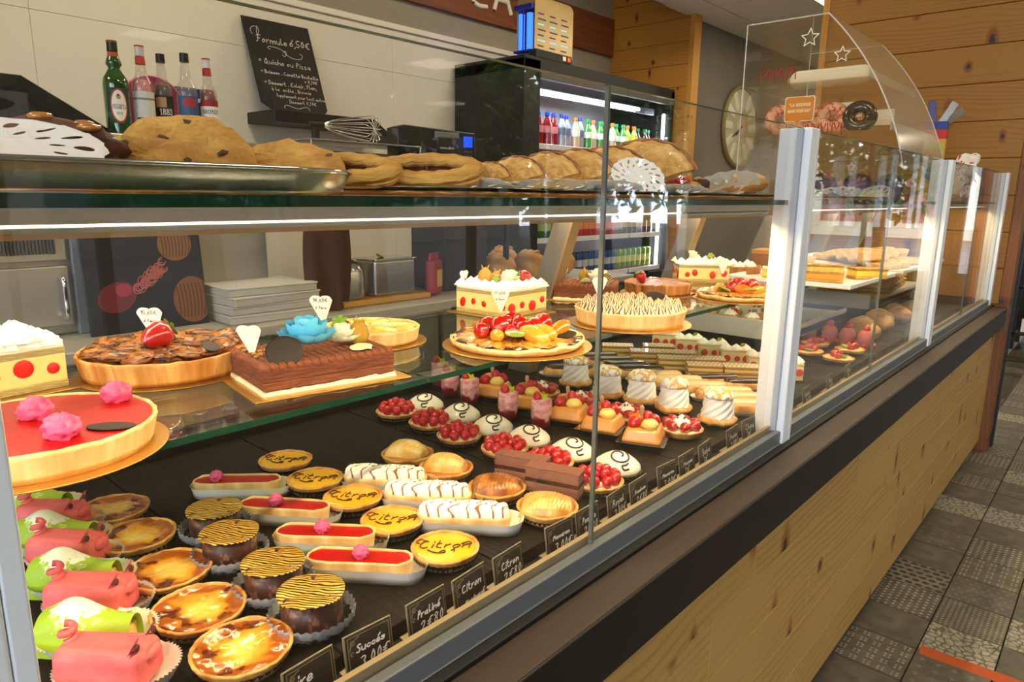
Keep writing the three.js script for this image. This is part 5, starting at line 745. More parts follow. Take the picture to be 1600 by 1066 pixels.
// tilted so that the tops face the customers
cookie('giant chocolate chip cookie, biggest of the pile in the steel tray', 0.066, [-0.72, YU + 0.033, -0.318], [0.62, 0.72, 0.28], 7);
cookie('giant chocolate chip cookie, behind the biggest at its left', 0.052, [-0.775, YU + 0.026, -0.27], [0.5, 0.8, 0.15], 4);
cookie('giant cookie flat in the pile, right of the biggest one', 0.068, [-0.7, YU + 0.024, -0.41], [0.36, 0.9, 0.3], 3);
{ // jam biscuits: oval rings over a red jam base
  const mk = (label, pos, rot) => { const t = thing('jam_biscuit', label, 'biscuit', pos, 0, 'oval jam biscuits'); face(t, rot, 0.9); mesh('base', loft(0.03, [{ r: 0.036, y: 0 }, { r: 0.038, y: 0.005 }], { n: 48, bottom: true, uv: 0.07 }), cookieM, t); mesh('jam', loft(0.026, [{ r: 0.02, y: 0.0052 }, { r: 0.016, y: 0.006 }], { n: 36 }), phys(0x4a0a18, 0.3, { clearcoat: 0.4 }), t); mesh('ring', (() => { const g = new THREE.TorusGeometry(0.026, 0.0135, 10, 44).rotateX(PI / 2), p = g.attributes.position; for (let i = 0; i < p.count; i++) { const x = p.getX(i), a = Math.atan2(p.getZ(i), x); p.setX(i, x + Math.cos(a) * 0.03); p.setY(i, p.getY(i) * 0.52 + 0.0095 + 0.001 * Math.sin(a * 30)); } g.computeVertexNormals(); return g; })(), cookieM, t); return t; };
  mk('oval jam biscuit at the right end of the steel tray', [-0.69, YU + 0.022, -0.48], [0.32, 0.9, 0.25]);
  mk('oval jam biscuit on the doily beside the steel tray', [-0.655, YU + 0.024, -0.58], [0.32, 0.88, 0.3]);
}
{ // dark fruit loaf at the far left
  const t = thing('fruit_loaf', 'dark brown glazed loaf behind the white doily at the left', 'cake', [-0.78, YU + 0.004, -0.21], 0.6); mesh('loaf', blob(0.056, 0.25, 4, 3, 1.5, 0.55, 0.75, 4), phys(0x7a4a22, 0.7, { clearcoat: 0.1, map: tex(64, 64, speck(0xffd0a0, 0x8a5a38, 8, 6)) }), t, [0, 0.033, 0]); for (let i = 0; i < 6; i++) mesh('glaze_drop', blob(0.009, 0.2, 3, i, 1.3, 0.5, 1, 1), phys(0xc9812c, 0.2, { clearcoat: 0.8 }), t, [-0.06 + i * 0.024, 0.066 - Math.abs(i - 2.5) * 0.005, 0.012 * s2(i)]);
}
face(doily('large white lace doily standing in the left of the steel tray', 0.075, [-0.675, YU + 0.031, -0.15], 0, 0.2, 0), [0.34, 0.9, 0.12]);
{ // flat silver trays with scalloped gold cardboard
  [[-0.705, -0.62], [-0.705, -0.93], [-0.705, -1.2], [-0.71, -1.52], [-0.7, -2.05]].forEach(([x, z], i) => {
    const w = ['beside the steel tray', 'under the turnovers', 'under the pink praline pieces', 'right of the aluminium post', 'in front of the acrylic cabinet'][i];
    const t = thing('lace_tray', 'flat silver serving tray over gold card ' + w, 'tray', [x, YU, z], 0.02 * i);
    mesh('gold_card', loft(0.02, [{ r: 0.133, y: 0.0004, f: 0.02 }, { r: 0.134, y: 0.0055, f: 0.02 }, { r: 0.13, y: 0.0062 }], { n: 120, k: 22, bottom: true }), mat(0xb07a3e, 0.35, { metalness: 0.5 }), t);
    mesh('silver_plate', loft(0.02, [{ r: 0.12, y: 0.0064 }, { r: 0.135, y: 0.0098, f: 0.01 }, { r: 0.134, y: 0.0106, f: 0.01 }, { r: 0.12, y: 0.0078 }], { n: 96, k: 24, bottom: true }), chrome, t);
  });
  const y = YU + 0.0092;
  doily('white doily with rumpled rim under the jam biscuit', 0.105, [-0.69, y, -0.62], -0.3, 0.03, 0.16);
  doily('white doily peeking out left of the turnovers', 0.085, [-0.65, y, -0.78], -0.3, 0.02, 0.2);
  face(doily('round white doily upright in front of the turnovers', 0.042, [-0.61, y + 0.024, -0.985], 0, 0.2, 0), [0.55, 0.75, 0.5]); doily('white doily spread under the turnovers', 0.1, [-0.66, y, -0.9], -0.4, 0.03, 0.2);
  doily('white doily under the pink praline pieces', 0.1, [-0.665, y, -1.13], -0.4, 0.04, 0.2);
  doily('white doily tilted up beside the aluminium post', 0.085, [-0.645, y, -1.36], -0.5, 0.0, 0.5);
  doily('white doily standing in front of the purple muffins', 0.1, [-0.66, y, -2.05], -0.5, 0.02, 0.3);
  doily('white doily with round rosette beside the muffins', 0.07, [-0.6, y, -2.22], -0.5, 0.01, 0.5);
}
{ // apple turnovers overlapping like fallen dominoes
  const M = mat(0xffffff, 0.5, { map: tex(128, 128, (u, v) => { const k = fbm(u * 12, v * 12, 5, 4), l = Math.abs(Math.sin((u * 6 + v * 3) * 5)) < 0.16 ? 0.35 : 0; return mixc([240, 194, 116], [198, 138, 60], clamp(1.5 * k - 0.35 + l)); }) });
  const geo = (() => { const g = surf(40, 18, (u, v) => { const a = u * PI, e = 1 + 0.025 * Math.sin(u * 60) * smooth(0.8, 1, v), r = 0.064 * v * e; return [Math.cos(a) * r * 1.12, Math.sin(a) * r, 0.013 * Math.sqrt(Math.max(0, 1 - v ** 4)) + 0.0016 * noise(u * 30, v * 12)]; }), b = surf(40, 18, (u, v) => { const a = PI - u * PI, e = 1 + 0.025 * Math.sin((1 - u) * 60) * smooth(0.8, 1, v), r = 0.064 * v * e; return [Math.cos(a) * r * 1.12, Math.sin(a) * r, -0.004 * Math.sqrt(Math.max(0, 1 - v ** 4))]; }); return merge([g, b]); })();
  const rim = tube(Array.from({ length: 41 }, (_, i) => { const a = (i / 40) * PI; return V3(Math.cos(a) * 0.0715, Math.sin(a) * 0.064, 0.001 + 0.0016 * Math.sin(i * 1.6)); }), 0.0036, 90, 6);
  const words = ['leftmost and smallest', 'second from the left', 'third from the left', 'fourth from the left', 'fifth from the left', 'rightmost and largest'];
  let first; [[-0.735, -0.765, 0.55], [-0.725, -0.815, 0.72], [-0.71, -0.87, 0.86], [-0.695, -0.93, 0.98], [-0.68, -0.995, 1.1], [-0.655, -1.07, 1.35]].forEach(([x, z, s], i) => {
    const lab = 'golden half-moon apple turnover, ' + words[i] + ' of the leaning row'; let o;
    if (!i) { o = first = thing('apple_turnover', lab, 'turnover', [x, YU + 0.016, z], 0, 'apple turnovers leaning in a row'); mesh('pastry', geo, M, o); mesh('crimped_edge', rim, crustDark, o); } else o = copy(first, lab, [x, YU + 0.016, z]);
    o.scale.setScalar(s); o.rotation.set(-0.34, 0.5, 0.35, 'YXZ');
  });
  const bun = thing('almond_pastry', 'small browned pastry at the left end of the turnovers', 'pastry', [-0.73, YU + 0.01, -0.735], 0.5); mesh('bun', blob(0.022, 0.2, 3, 3, 1, 0.9, 0.8), crustDark, bun, [0, 0.019, 0]); mesh('shell_slice', blob(0.02, 0.1, 2, 5, 1.2, 0.6, 0.6), crustPale, bun, [-0.028, 0.012, 0.01]);
}
{ // pink praline pieces and chocolate cookies
  const pm = mat(0xc92f42, 0.55, { map: tex(64, 64, speck(0xffc8c8, 0xd87a80, 9, 4)) });
  [[-0.69, -1.09], [-0.66, -1.13], [-0.7, -1.15], [-0.64, -1.17], [-0.68, -1.2], [-0.72, -1.12]].forEach(([x, z], i) => { const t = thing('praline_cluster', 'crumbly red praline piece on the upper shelf, ' + ['first', 'second', 'third', 'fourth', 'fifth', 'sixth'][i] + ' right of the turnovers', 'biscuit', [x, YU + 0.0105, z], i, 'red praline pieces'); mesh('biscuit', blob(0.024, 0.1, 2, i, 1.1, 0.4, 1, 2), cookieM, t, [0, 0.009, 0]); for (let k = 0; k < 7; k++) mesh('praline', blob(0.0085, 0.25, 3, k + i, 1, 0.9, 1, 2), pm, t, [Math.cos(k * 0.95) * 0.016 * (k ? 1 : 0), 0.021 + (k ? 0 : 0.006), Math.sin(k * 0.95) * 0.016 * (k ? 1 : 0)]); });
  const dark = mat(0x2b1710, 0.7);
  [[-0.655, -1.22], [-0.7, -1.245], [-0.655, -1.265], [-0.72, -1.3], [-0.665, -1.31], [-0.72, -1.36]].forEach(([x, z], i) => { const t = thing('chocolate_cookie', 'lumpy chocolate and almond cookie near the post, ' + ['first', 'second', 'third', 'fourth', 'fifth', 'sixth'][i] + ' past the praline pieces', 'cookie', [x, YU + 0.0105, z], i * 1.3, 'chocolate almond cookies'); mesh('almond_half', blob(0.022, 0.14, 2.5, i, 1.1, 0.5, 0.9, 2), cookieM, t, [0.012, 0.012, 0]); mesh('chocolate_half', blob(0.021, 0.25, 3, i + 9, 1, 0.65, 1, 2), dark, t, [-0.014, 0.014, 0.002]); mesh('nut', blob(0.008, 0.2, 3, i, 1.3, 0.7, 1, 1), crustM, t, [-0.006, 0.026, 0.004]); });
  const t = thing('sugared_bread', 'flat golden bread on the doily left of the post', 'bread', [-0.63, YU + 0.0105, -1.42], 0.7); mesh('bread', blob(0.048, 0.07, 2, 7, 1.2, 0.42, 0.8), crustM, t, [0, 0.021, 0]); mesh('sugar_crust', blob(0.044, 0.05, 2, 9, 1.1, 0.3, 0.7), crustPale, t, [0, 0.033, 0]);
}
// purple muffins
{
  const M = mat(0x5b2f86, 0.7), t = thing('muffin', 'chocolate muffin in purple case, leftmost behind the post', 'muffin', [-0.82, YU, -2.5], 0, 'purple-cased muffins');
  mesh('case', loft(0, [{ r: 0.03, y: 0.0005 }, { r: 0.042, y: 0.05, f: 0.03 }, { r: 0.046, y: 0.062, f: 0.04 }], { n: 60, saw: true, top: false, bottom: true }), new THREE.MeshStandardMaterial({ color: 0x5b2f86, roughness: 0.7, side: THREE.DoubleSide }), t); mesh('muffin_top', blob(0.042, 0.16, 2.6, 4, 1, 0.62, 1), mat(0x3d2416, 0.8), t, [0, 0.062, 0]); berry(t, 0.02, 0.082, 0.02, 0.9);
  copy(t, 'chocolate muffin in purple case, in the middle of the three', [-0.72, YU, -2.55], 1.2); copy(t, 'chocolate muffin in purple case, rightmost beside the glass', [-0.64, YU, -2.62], 2.2);
}
{ // clear acrylic cabinet with a rounded front
  const z0 = -2.32, z1 = -2.9, t = thing('acrylic_cabinet', 'clear acrylic display cabinet with rounded front on the upper shelf', 'display cabinet', [0, YU, 0]);
  const prof = [[-1.044, 0], [-1.044, 0.553], [-0.79, 0.553], [-0.735, 0.5], [-0.69, 0.435], [-0.652, 0.37], [-0.615, 0.305], [-0.58, 0.235], [-0.555, 0.17], [-0.538, 0.1]];
  const side = (z) => { const s = new THREE.Shape(); s.moveTo(-1.044, 0); s.lineTo(-1.044, 0.553); s.lineTo(-0.79, 0.553); s.quadraticCurveTo(-0.6, 0.36, -0.538, 0.1); s.lineTo(-0.538, 0); s.lineTo(-1.044, 0); return new THREE.ExtrudeGeometry(s, { depth: 0.004, bevelEnabled: false, curveSegments: 24 }).translate(0, 0, z); };
  mesh('side_panel', side(z0), acrylic, t); mesh('side_panel', side(z1), acrylic, t); mesh('back_panel', span(-1.044, -1.048, 0, 0.553, z0, z1), acrylic, t); mesh('top_panel', span(-1.044, -0.79, 0.5525, 0.5565, z0, z1), acrylic, t);
  const bez = (v) => { const a = 1 - v; return [a * a * -0.79 + 2 * a * v * -0.6 + v * v * -0.538, a * a * 0.553 + 2 * a * v * 0.36 + v * v * 0.1]; };
  mesh('curved_front', surf(2, 24, (u, v) => { const [x, y] = bez(v); return [x + 0.001, y, mix(z0 + 0.004, z1, u)]; }), phys(0xefe7d6, 0.14, { transmission: 0.74, thickness: 0, ior: 1.49, side: THREE.DoubleSide }), t);
  const em = phys(0xe9e6dc, 0.2, { transmission: 0.3, thickness: 0 });
  const edge = (z) => [[-1.044, 0, z], [-1.044, 0.28, z], [-1.044, 0.553, z]]; for (const z of [z0 + 0.004, z1]) { mesh('polished_edge', tube(edge(z), 0.0022, 8, 5), em, t); mesh('polished_edge', tube([[-1.044, 0.553, z], [-0.9, 0.553, z], [-0.79, 0.553, z]], 0.0022, 8, 5), em, t); mesh('polished_edge', tube(Array.from({ length: 12 }, (_, i) => { const [x, y] = bez(i / 11); return [x, y, z]; }), 0.0022, 30, 5), em, t); }
  for (const [y, x1] of [[0.36, -0.66], [0.205, -0.585]]) { mesh('inner_shelf', rspan(-1.035, x1, y, y + 0.004, z0 - 0.01, z1 + 0.01, 0.001), acrylic, t); mesh('shelf_lip', rspan(x1 - 0.004, x1, y, y + 0.024, z0 - 0.01, z1 + 0.01, 0.0015), em, t); mesh('shelf_lip', rspan(-1.035, x1, y, y + 0.03, z0 - 0.01, z0 - 0.014, 0.0015), acrylic, t); }
  const star = (cx, cy, r, z) => { const s = new THREE.Shape(); for (let i = 0; i < 10; i++) { const a = (i / 10) * 2 * PI + 0.3, q = i % 2 ? r * 0.48 : r; i ? s.lineTo(cx + Math.cos(a) * q, cy + Math.sin(a) * q) : s.moveTo(cx + Math.cos(a) * q, cy + Math.sin(a) * q); } const h = new THREE.Path(); for (let i = 0; i < 10; i++) { const a = (i / 10) * 2 * PI + 0.3, q = (i % 2 ? r * 0.48 : r) * 0.78; i ? h.lineTo(cx + Math.cos(a) * q, cy + Math.sin(a) * q) : h.moveTo(cx + Math.cos(a) * q, cy + Math.sin(a) * q); } s.holes.push(h); return new THREE.ExtrudeGeometry(s, { depth: 0.0006, bevelEnabled: false }).translate(0, 0, z); };
  for (const [x, y, r] of [[-0.84, 0.49, 0.03], [-0.74, 0.43, 0.026], [-0.68, 0.1, 0.014]]) mesh('star_sticker', star(x, y, r, z0 + 0.0045), mat(0xe9e4d8, 0.7), t);
  const red = mat(0xa8231f, 0.6); for (const [x, y, s] of [[-0.985, 0.372, 0.0052], [-0.83, 0.196, 0.0052]]) { const { out } = strokes('MMM'); mesh('red_lettering', out.map((st) => tube(st.map(([a, b]) => V3(x + a * s, y + b * s, z0 + 0.0052)), 0.0017, 12, 4)), red, t); }
}
{ // orange speech bubble sign and white price cards inside the cabinet
  const t = thing('speech_bubble_sign', 'orange speech bubble sign with white lettering in the acrylic cabinet', 'sign', [-0.858, YU + 0.245, -2.331], 0.05); t.scale.setScalar(0.66);
  const s = new THREE.Shape([[-0.06, 0], [-0.02, 0], [-0.006, -0.034], [0.01, 0], [0.06, 0], [0.066, 0.01], [0.066, 0.1], [0.06, 0.108], [-0.06, 0.108], [-0.066, 0.1], [-0.066, 0.01]].map((p) => new THREE.Vector2(...p)));
  mesh('border', new THREE.ExtrudeGeometry(s, { depth: 0.001, bevelEnabled: false }), white, t).scale.set(1.06, 1.06, 1); mesh('bubble', new THREE.ExtrudeGeometry(s, { depth: 0.001, bevelEnabled: false }), mat(0xd9860f, 0.5), t, [0, 0.003, 0.0012]);
  const face = new THREE.PlaneGeometry(0.12, 0.08).translate(0, 0.06, 0.0027);
  mesh('lettering', face, mat(0xffffff, 0.5, { map: canvasTex(384, 256, (g, W, H) => { g.fillStyle = '#d9860f'; g.fillRect(0, 0, W, H); g.fillStyle = '#fbf3e2'; g.font = 'bold 66px sans-serif'; g.textAlign = 'center'; g.fillText('"LA MIENNE', W / 2, 100, 330); g.fillText('MAKE YOUR DAY"', W / 2, 190, 350); }) }), t);
  [[-0.775, 0.27, -2.55], [-0.69, 0.245, -2.6]].forEach(([x, y, z], i) => { const c = thing('price_board', 'blank white price board in the acrylic cabinet, ' + ['left', 'right'][i] + ' one', 'price tag', [x, YU + y, z]); mesh('board', rbox(0.085, 0.05, 0.002, 0.0009, 0, 0.025, 0), whitePaper, c); mesh('stem', cyl(0.002, 0.002, y - 0.21, 0, -(y - 0.21), -0.003, 8), acrylic, c); });
}
{ // iced doughnuts with red lines, one chocolate, and a paper roll above
  const iced = mat(0xffffff, 0.4, { map: tex(256, 128, (u, v) => { const k = Math.abs(Math.sin(u * 26 + 5 * fbm(u * 8, v * 8, 3, 3)) * Math.sin(v * 13 + 4 * fbm(u * 5, v * 9, 7, 3))); return k < 0.16 ? [190, 30, 30] : mixc([236, 190, 160], [216, 158, 128], noise(u * 9, v * 9)); }) }), choc = phys(0x2a160e, 0.25, { clearcoat: 0.7 });
  const g = new THREE.TorusGeometry(0.032, 0.02, 14, 36);
  [[-0.95, -2.42, iced], [-0.87, -2.43, iced], [-0.79, -2.44, iced], [-0.71, -2.45, choc], [-0.9, -2.6, iced], [-0.8, -2.61, iced]].forEach(([x, z, m], i) => { const t = thing('doughnut', ['pale doughnut with red icing lines, leftmost in the cabinet', 'pale doughnut with red icing lines, second from the left in the cabinet', 'pale doughnut with red icing lines, beside the chocolate doughnut', 'dark chocolate doughnut in the acrylic cabinet', 'pale doughnut in the back row of the cabinet, left', 'pale doughnut in the back row of the cabinet, right'][i], 'doughnut', [x, YU + 0.26, z], 0.3, 'doughnuts in the acrylic cabinet'); mesh('dough', new THREE.TorusGeometry(0.031, 0.0195, 12, 32), crustM, t, [0, 0, -0.003], [-0.25, 0, 0]); mesh('icing', g, m, t, [0, 0, 0.001], [-0.25, 0, 0]); });
  const p = thing('paper_roll', 'white paper roll lying on the top shelf of the cabinet', 'paper roll', [-0.83, YU + 0.396, -2.5], 0); mesh('roll', new THREE.CapsuleGeometry(0.03, 0.2, 6, 20).rotateZ(PI / 2), whitePaper, p); mesh('core', cyl(0.012, 0.012, 0.27, 0, -0.135, 0, 16).rotateZ(PI / 2), mat(0xb89a70, 0.8), p);
}
{ // candy carton and meringues at the far end
  const t = thing('candy_carton', 'tall colourful candy carton with silver sachets beyond the cabinet', 'carton', [-0.72, YU, -3.6], 0.15);
  mesh('carton', rbox(0.085, 0.34, 0.07, 0.002, 0, 0.17, 0), mat(0xffffff, 0.5, { map: canvasTex(128, 256, (g, W, H) => { g.fillStyle = '#c8a24a'; g.fillRect(0, 0, W, H); g.fillStyle = '#26409a'; g.fillRect(0, 0, W, 26); g.fillStyle = '#c2251d'; g.fillRect(0, 26, W, 30); g.fillStyle = '#9fbf2f'; g.font = 'bold 40px sans-serif'; g.fillText('gusto', 6, 88); g.fillStyle = '#2b4e9c'; g.beginPath(); g.ellipse(64, 160, 40, 30, 0, 0, 7); g.fill(); g.fillStyle = '#e6c82a'; g.beginPath(); g.ellipse(80, 176, 22, 12, 0.4, 0, 7); g.fill(); }) }), t);
  [[-0.02, 0.0, 0.1], [0.012, 0.01, -0.5], [0.024, -0.01, -0.9]].forEach(([x, z, a], i) => mesh('sachet', rbox(0.03, 0.1, 0.004, 0.0018, 0, 0.05, 0), mat([0x3a3550, 0xb9b4ae, 0xc9c6c2][i], 0.25, { metalness: 0.7 }), t, [x, 0.33, z], [0, 0.3 * i, a]));
  const j = thing('meringue_jar', 'tall glass jar holding red-flecked white meringues', 'jar', [-0.57, YU, -3.42]); mesh('jar', lathe([[0.0001, 0.001], [0.058, 0.001], [0.062, 0.006], [0.062, 0.13], [0.06, 0.13], [0.06, 0.008], [0.0001, 0.006]], 36), glass, j);
  const mm = mat(0xffffff, 0.8, { map: tex(64, 64, (u, v) => (fbm(u * 10, v * 10, 4, 3) > 0.66 ? [196, 60, 66] : [246, 238, 226])) }); [[-0.02, 0.04, 0.01], [0.022, 0.045, -0.01], [0, 0.085, 0.012], [-0.026, 0.125, -0.006], [0.02, 0.13, 0.008], [0, 0.165, 0.0], [0.03, 0.165, -0.012]].forEach(([x, y, z], i) => mesh('meringue', lathe([[0.0001, -0.02], [0.026, -0.016], [0.03, -0.004], [0.02, 0.01], [0.008, 0.02], [0.0001, 0.026]], 18), mm, j, [x, y, z], [i * 0.4, i, 0.8 - i * 0.25]));
}

// ================================================================ BEHIND THE COUNTER
const YC = 0.79;
{
  const t = thing('back_counter', 'long grey service counter behind the pastry case', 'counter', [0, 0, 0]);
  mesh('worktop', rspan(-2.0, -2.85, YC - 0.035, YC, 0.9, -3.25, 0.005), mat(0xa9a496, 0.4), t);
  for (let i = 0; i < 6; i++) { const z = 0.85 - i * 0.68; mesh('cabinet_body', rspan(-2.06, -2.83, 0.08, YC - 0.036, z, z - 0.67, 0.003), mat(0x5c574d, 0.6), t); const d = mesh('cabinet_door', rspan(-2.035, -2.058, 0.1, YC - 0.06, z - 0.01, z - 0.66, 0.004), mat(0x8f8a7e, 0.5), t); mesh('handle', rspan(-2.02, -2.036, 0.6, 0.615, z - 0.1, z - 0.3, 0.004), steel, d); }
}
{ // steel oven block that carries the bottles
  const t = thing('steel_oven', 'stainless steel oven block with grille and bar handle', 'oven', [0, YC, 0]);
  const sm = mat(0x9d988c, 0.35, { metalness: 0.6 });
  mesh('housing', rspan(-2.27, -2.72, 0.0, 0.575, 0.5, -1.26, 0.008), sm, t); mesh('door', rspan(-2.25, -2.27, 0.03, 0.2, 0.1, -0.635, 0.004), mat(0xb3ae9f, 0.3, { metalness: 0.6 }), t); mesh('upper_panel', rspan(-2.25, -2.27, 0.215, 0.4, 0.1, -0.635, 0.004), mat(0xada898, 0.35, { metalness: 0.5 }), t);
  for (let i = 0; i < 16; i++) mesh('grille_bar', rspan(-2.238, -2.25, 0.235, 0.33, -0.475 - i * 0.0085, -0.4785 - i * 0.0085, 0.001), mat(0x4a463f, 0.5), t);
  mesh('bar_handle', tube([[-2.25, 0.05, -0.612], [-2.225, 0.055, -0.612], [-2.222, 0.11, -0.612], [-2.225, 0.165, -0.612], [-2.25, 0.17, -0.612]], 0.006, 30, 8), chrome, t);
  mesh('side_column', rspan(-2.245, -2.27, 0, 0.4, -0.645, -0.68, 0.003), mat(0x7f8284, 0.4), t);
}
{ // black poster with photographs of breads
  const t = thing('food_poster', 'black leaning poster with photographs of round biscuits and a red bun', 'poster', [-2.17, YC, -0.82], PI / 2);
  const draw = (g, W, H) => { g.fillStyle = '#15100d'; g.fillRect(0, 0, W, H); const disc = (x, y, rx, ry, c, d) => { g.fillStyle = c; g.beginPath(); g.ellipse(x, y, rx, ry, 0, 0, 7); g.fill(); g.strokeStyle = d; g.lineWidth = 5; for (let k = -4; k < 5; k++) { g.beginPath(); g.moveTo(x + k * rx * 0.2, y - ry * 0.7); g.quadraticCurveTo(x + k * rx * 0.2 + 14, y, x + k * rx * 0.18, y + ry * 0.75); g.stroke(); } };
    disc(395, 45, 78, 78, '#8a5a26', '#5a3612'); disc(450, 310, 90, 110, '#7d4a1c', '#4a2a0e'); g.fillStyle = '#6b1b22'; g.beginPath(); g.ellipse(120, 270, 84, 66, -0.4, 0, 7); g.fill(); g.fillStyle = '#a02a3c'; g.beginPath(); g.ellipse(150, 240, 34, 30, 0, 0, 7); g.fill(); g.strokeStyle = '#b0584a'; g.lineWidth = 5; for (let i = 0; i < 40; i++) { g.beginPath(); g.arc(200 + hash(i, 1) * 130, 230 - hash(i, 1) * 110 + hash(i, 2) * 40, 12 + 10 * hash(i, 3), 0, 5); g.stroke(); } };
  mesh('panel', rbox(0.34, 0.285, 0.008, 0.002, 0, 0.143, -0.005).rotateX(-0.1), black, t); mesh('print', new THREE.PlaneGeometry(0.334, 0.279).translate(0, 0.143, 0).rotateX(-0.1), mat(0xffffff, 0.7, { map: canvasTex(512, 428, draw) }), t);
}
{ // stack of white pastry boxes
  for (let i = 0; i < 4; i++) { const t = thing('pastry_box', 'flat white pastry box in the stack behind the apple tart, ' + ['lowest', 'second', 'third', 'topmost'][i], 'box', [-2.18 - 0.01 * (i % 2), YC + i * 0.029, -1.17], 0.05 * (i % 3) - 0.05, 'stack of flat pastry boxes'); mesh('body', rbox(0.24, 0.022, 0.31, 0.003, 0, 0.0112, 0), mat(0xb3ae9f, 0.8), t); mesh('lid', rbox(0.246, 0.006, 0.316, 0.002, 0, 0.0254, 0), mat(0xc4c0b3, 0.8), t); }
}
{ // steel containers on a gold board
  const t = thing('serving_board', 'golden wooden board under the steel containers', 'board', [-2.2, YC, -1.66]); mesh('board', rbox(0.2, 0.022, 0.42, 0.004, 0, 0.011, 0), mat(0xb98a3c, 0.5), t); mesh('edge_band', rbox(0.204, 0.006, 0.424, 0.002, 0, 0.0, 0).translate(0, 0.003, 0), mat(0x8d6526, 0.6), t);
  const sm = mat(0xb9b7b0, 0.22, { metalness: 0.85 });
  const a = thing('steel_canister', 'domed steel canister with wire ring on the golden board', 'canister', [-2.2, YC + 0.022, -1.53]); mesh('body', lathe([[0.0001, 0.001], [0.07, 0.001], [0.072, 0.006], [0.07, 0.1], [0.058, 0.13], [0.03, 0.148], [0.0001, 0.15]], 32), sm, a); mesh('wire_ring', new THREE.TorusGeometry(0.02, 0.0025, 8, 24), chrome, a, [0, 0.168, 0]);
  const b = thing('steel_bin', 'wide square steel bin on the golden board', 'container', [-2.2, YC + 0.022, -1.72]); mesh('bin', (() => { const o = rbox(0.13, 0.14, 0.2, 0.012, 0, 0.07, 0, 3); return o; })(), sm, b); mesh('folded_rim', rbox(0.138, 0.008, 0.208, 0.003, 0, 0.141, 0), chrome, b); mesh('green_leaf', petal(0.03, 0.5), two(0x8fae2c), b, [0.01, 0.145, 0.02]);
}
{ // apron hanging from the high shelf
  const t = thing('apron', 'brown apron hanging behind the flowered chocolate cake', 'apron', [-2.1, 0, -1.4]); mesh('cloth', surf(24, 24, (u, v) => [0.02 * Math.sin(u * 12) * v - 0.012 * Math.cos(u * 7), 1.24 - v * 0.45, (0.5 - u) * mix(0.13, 0.2, Math.sin(v * 2.6))]), two(0x4a2c20, 0.85), t); mesh('neck_strap', tube([[0, 1.235, 0.05], [-0.02, 1.275, 0.02], [-0.02, 1.275, -0.02], [0, 1.235, -0.05]], 0.006, 24, 6), mat(0x3a2118, 0.9), t);
}
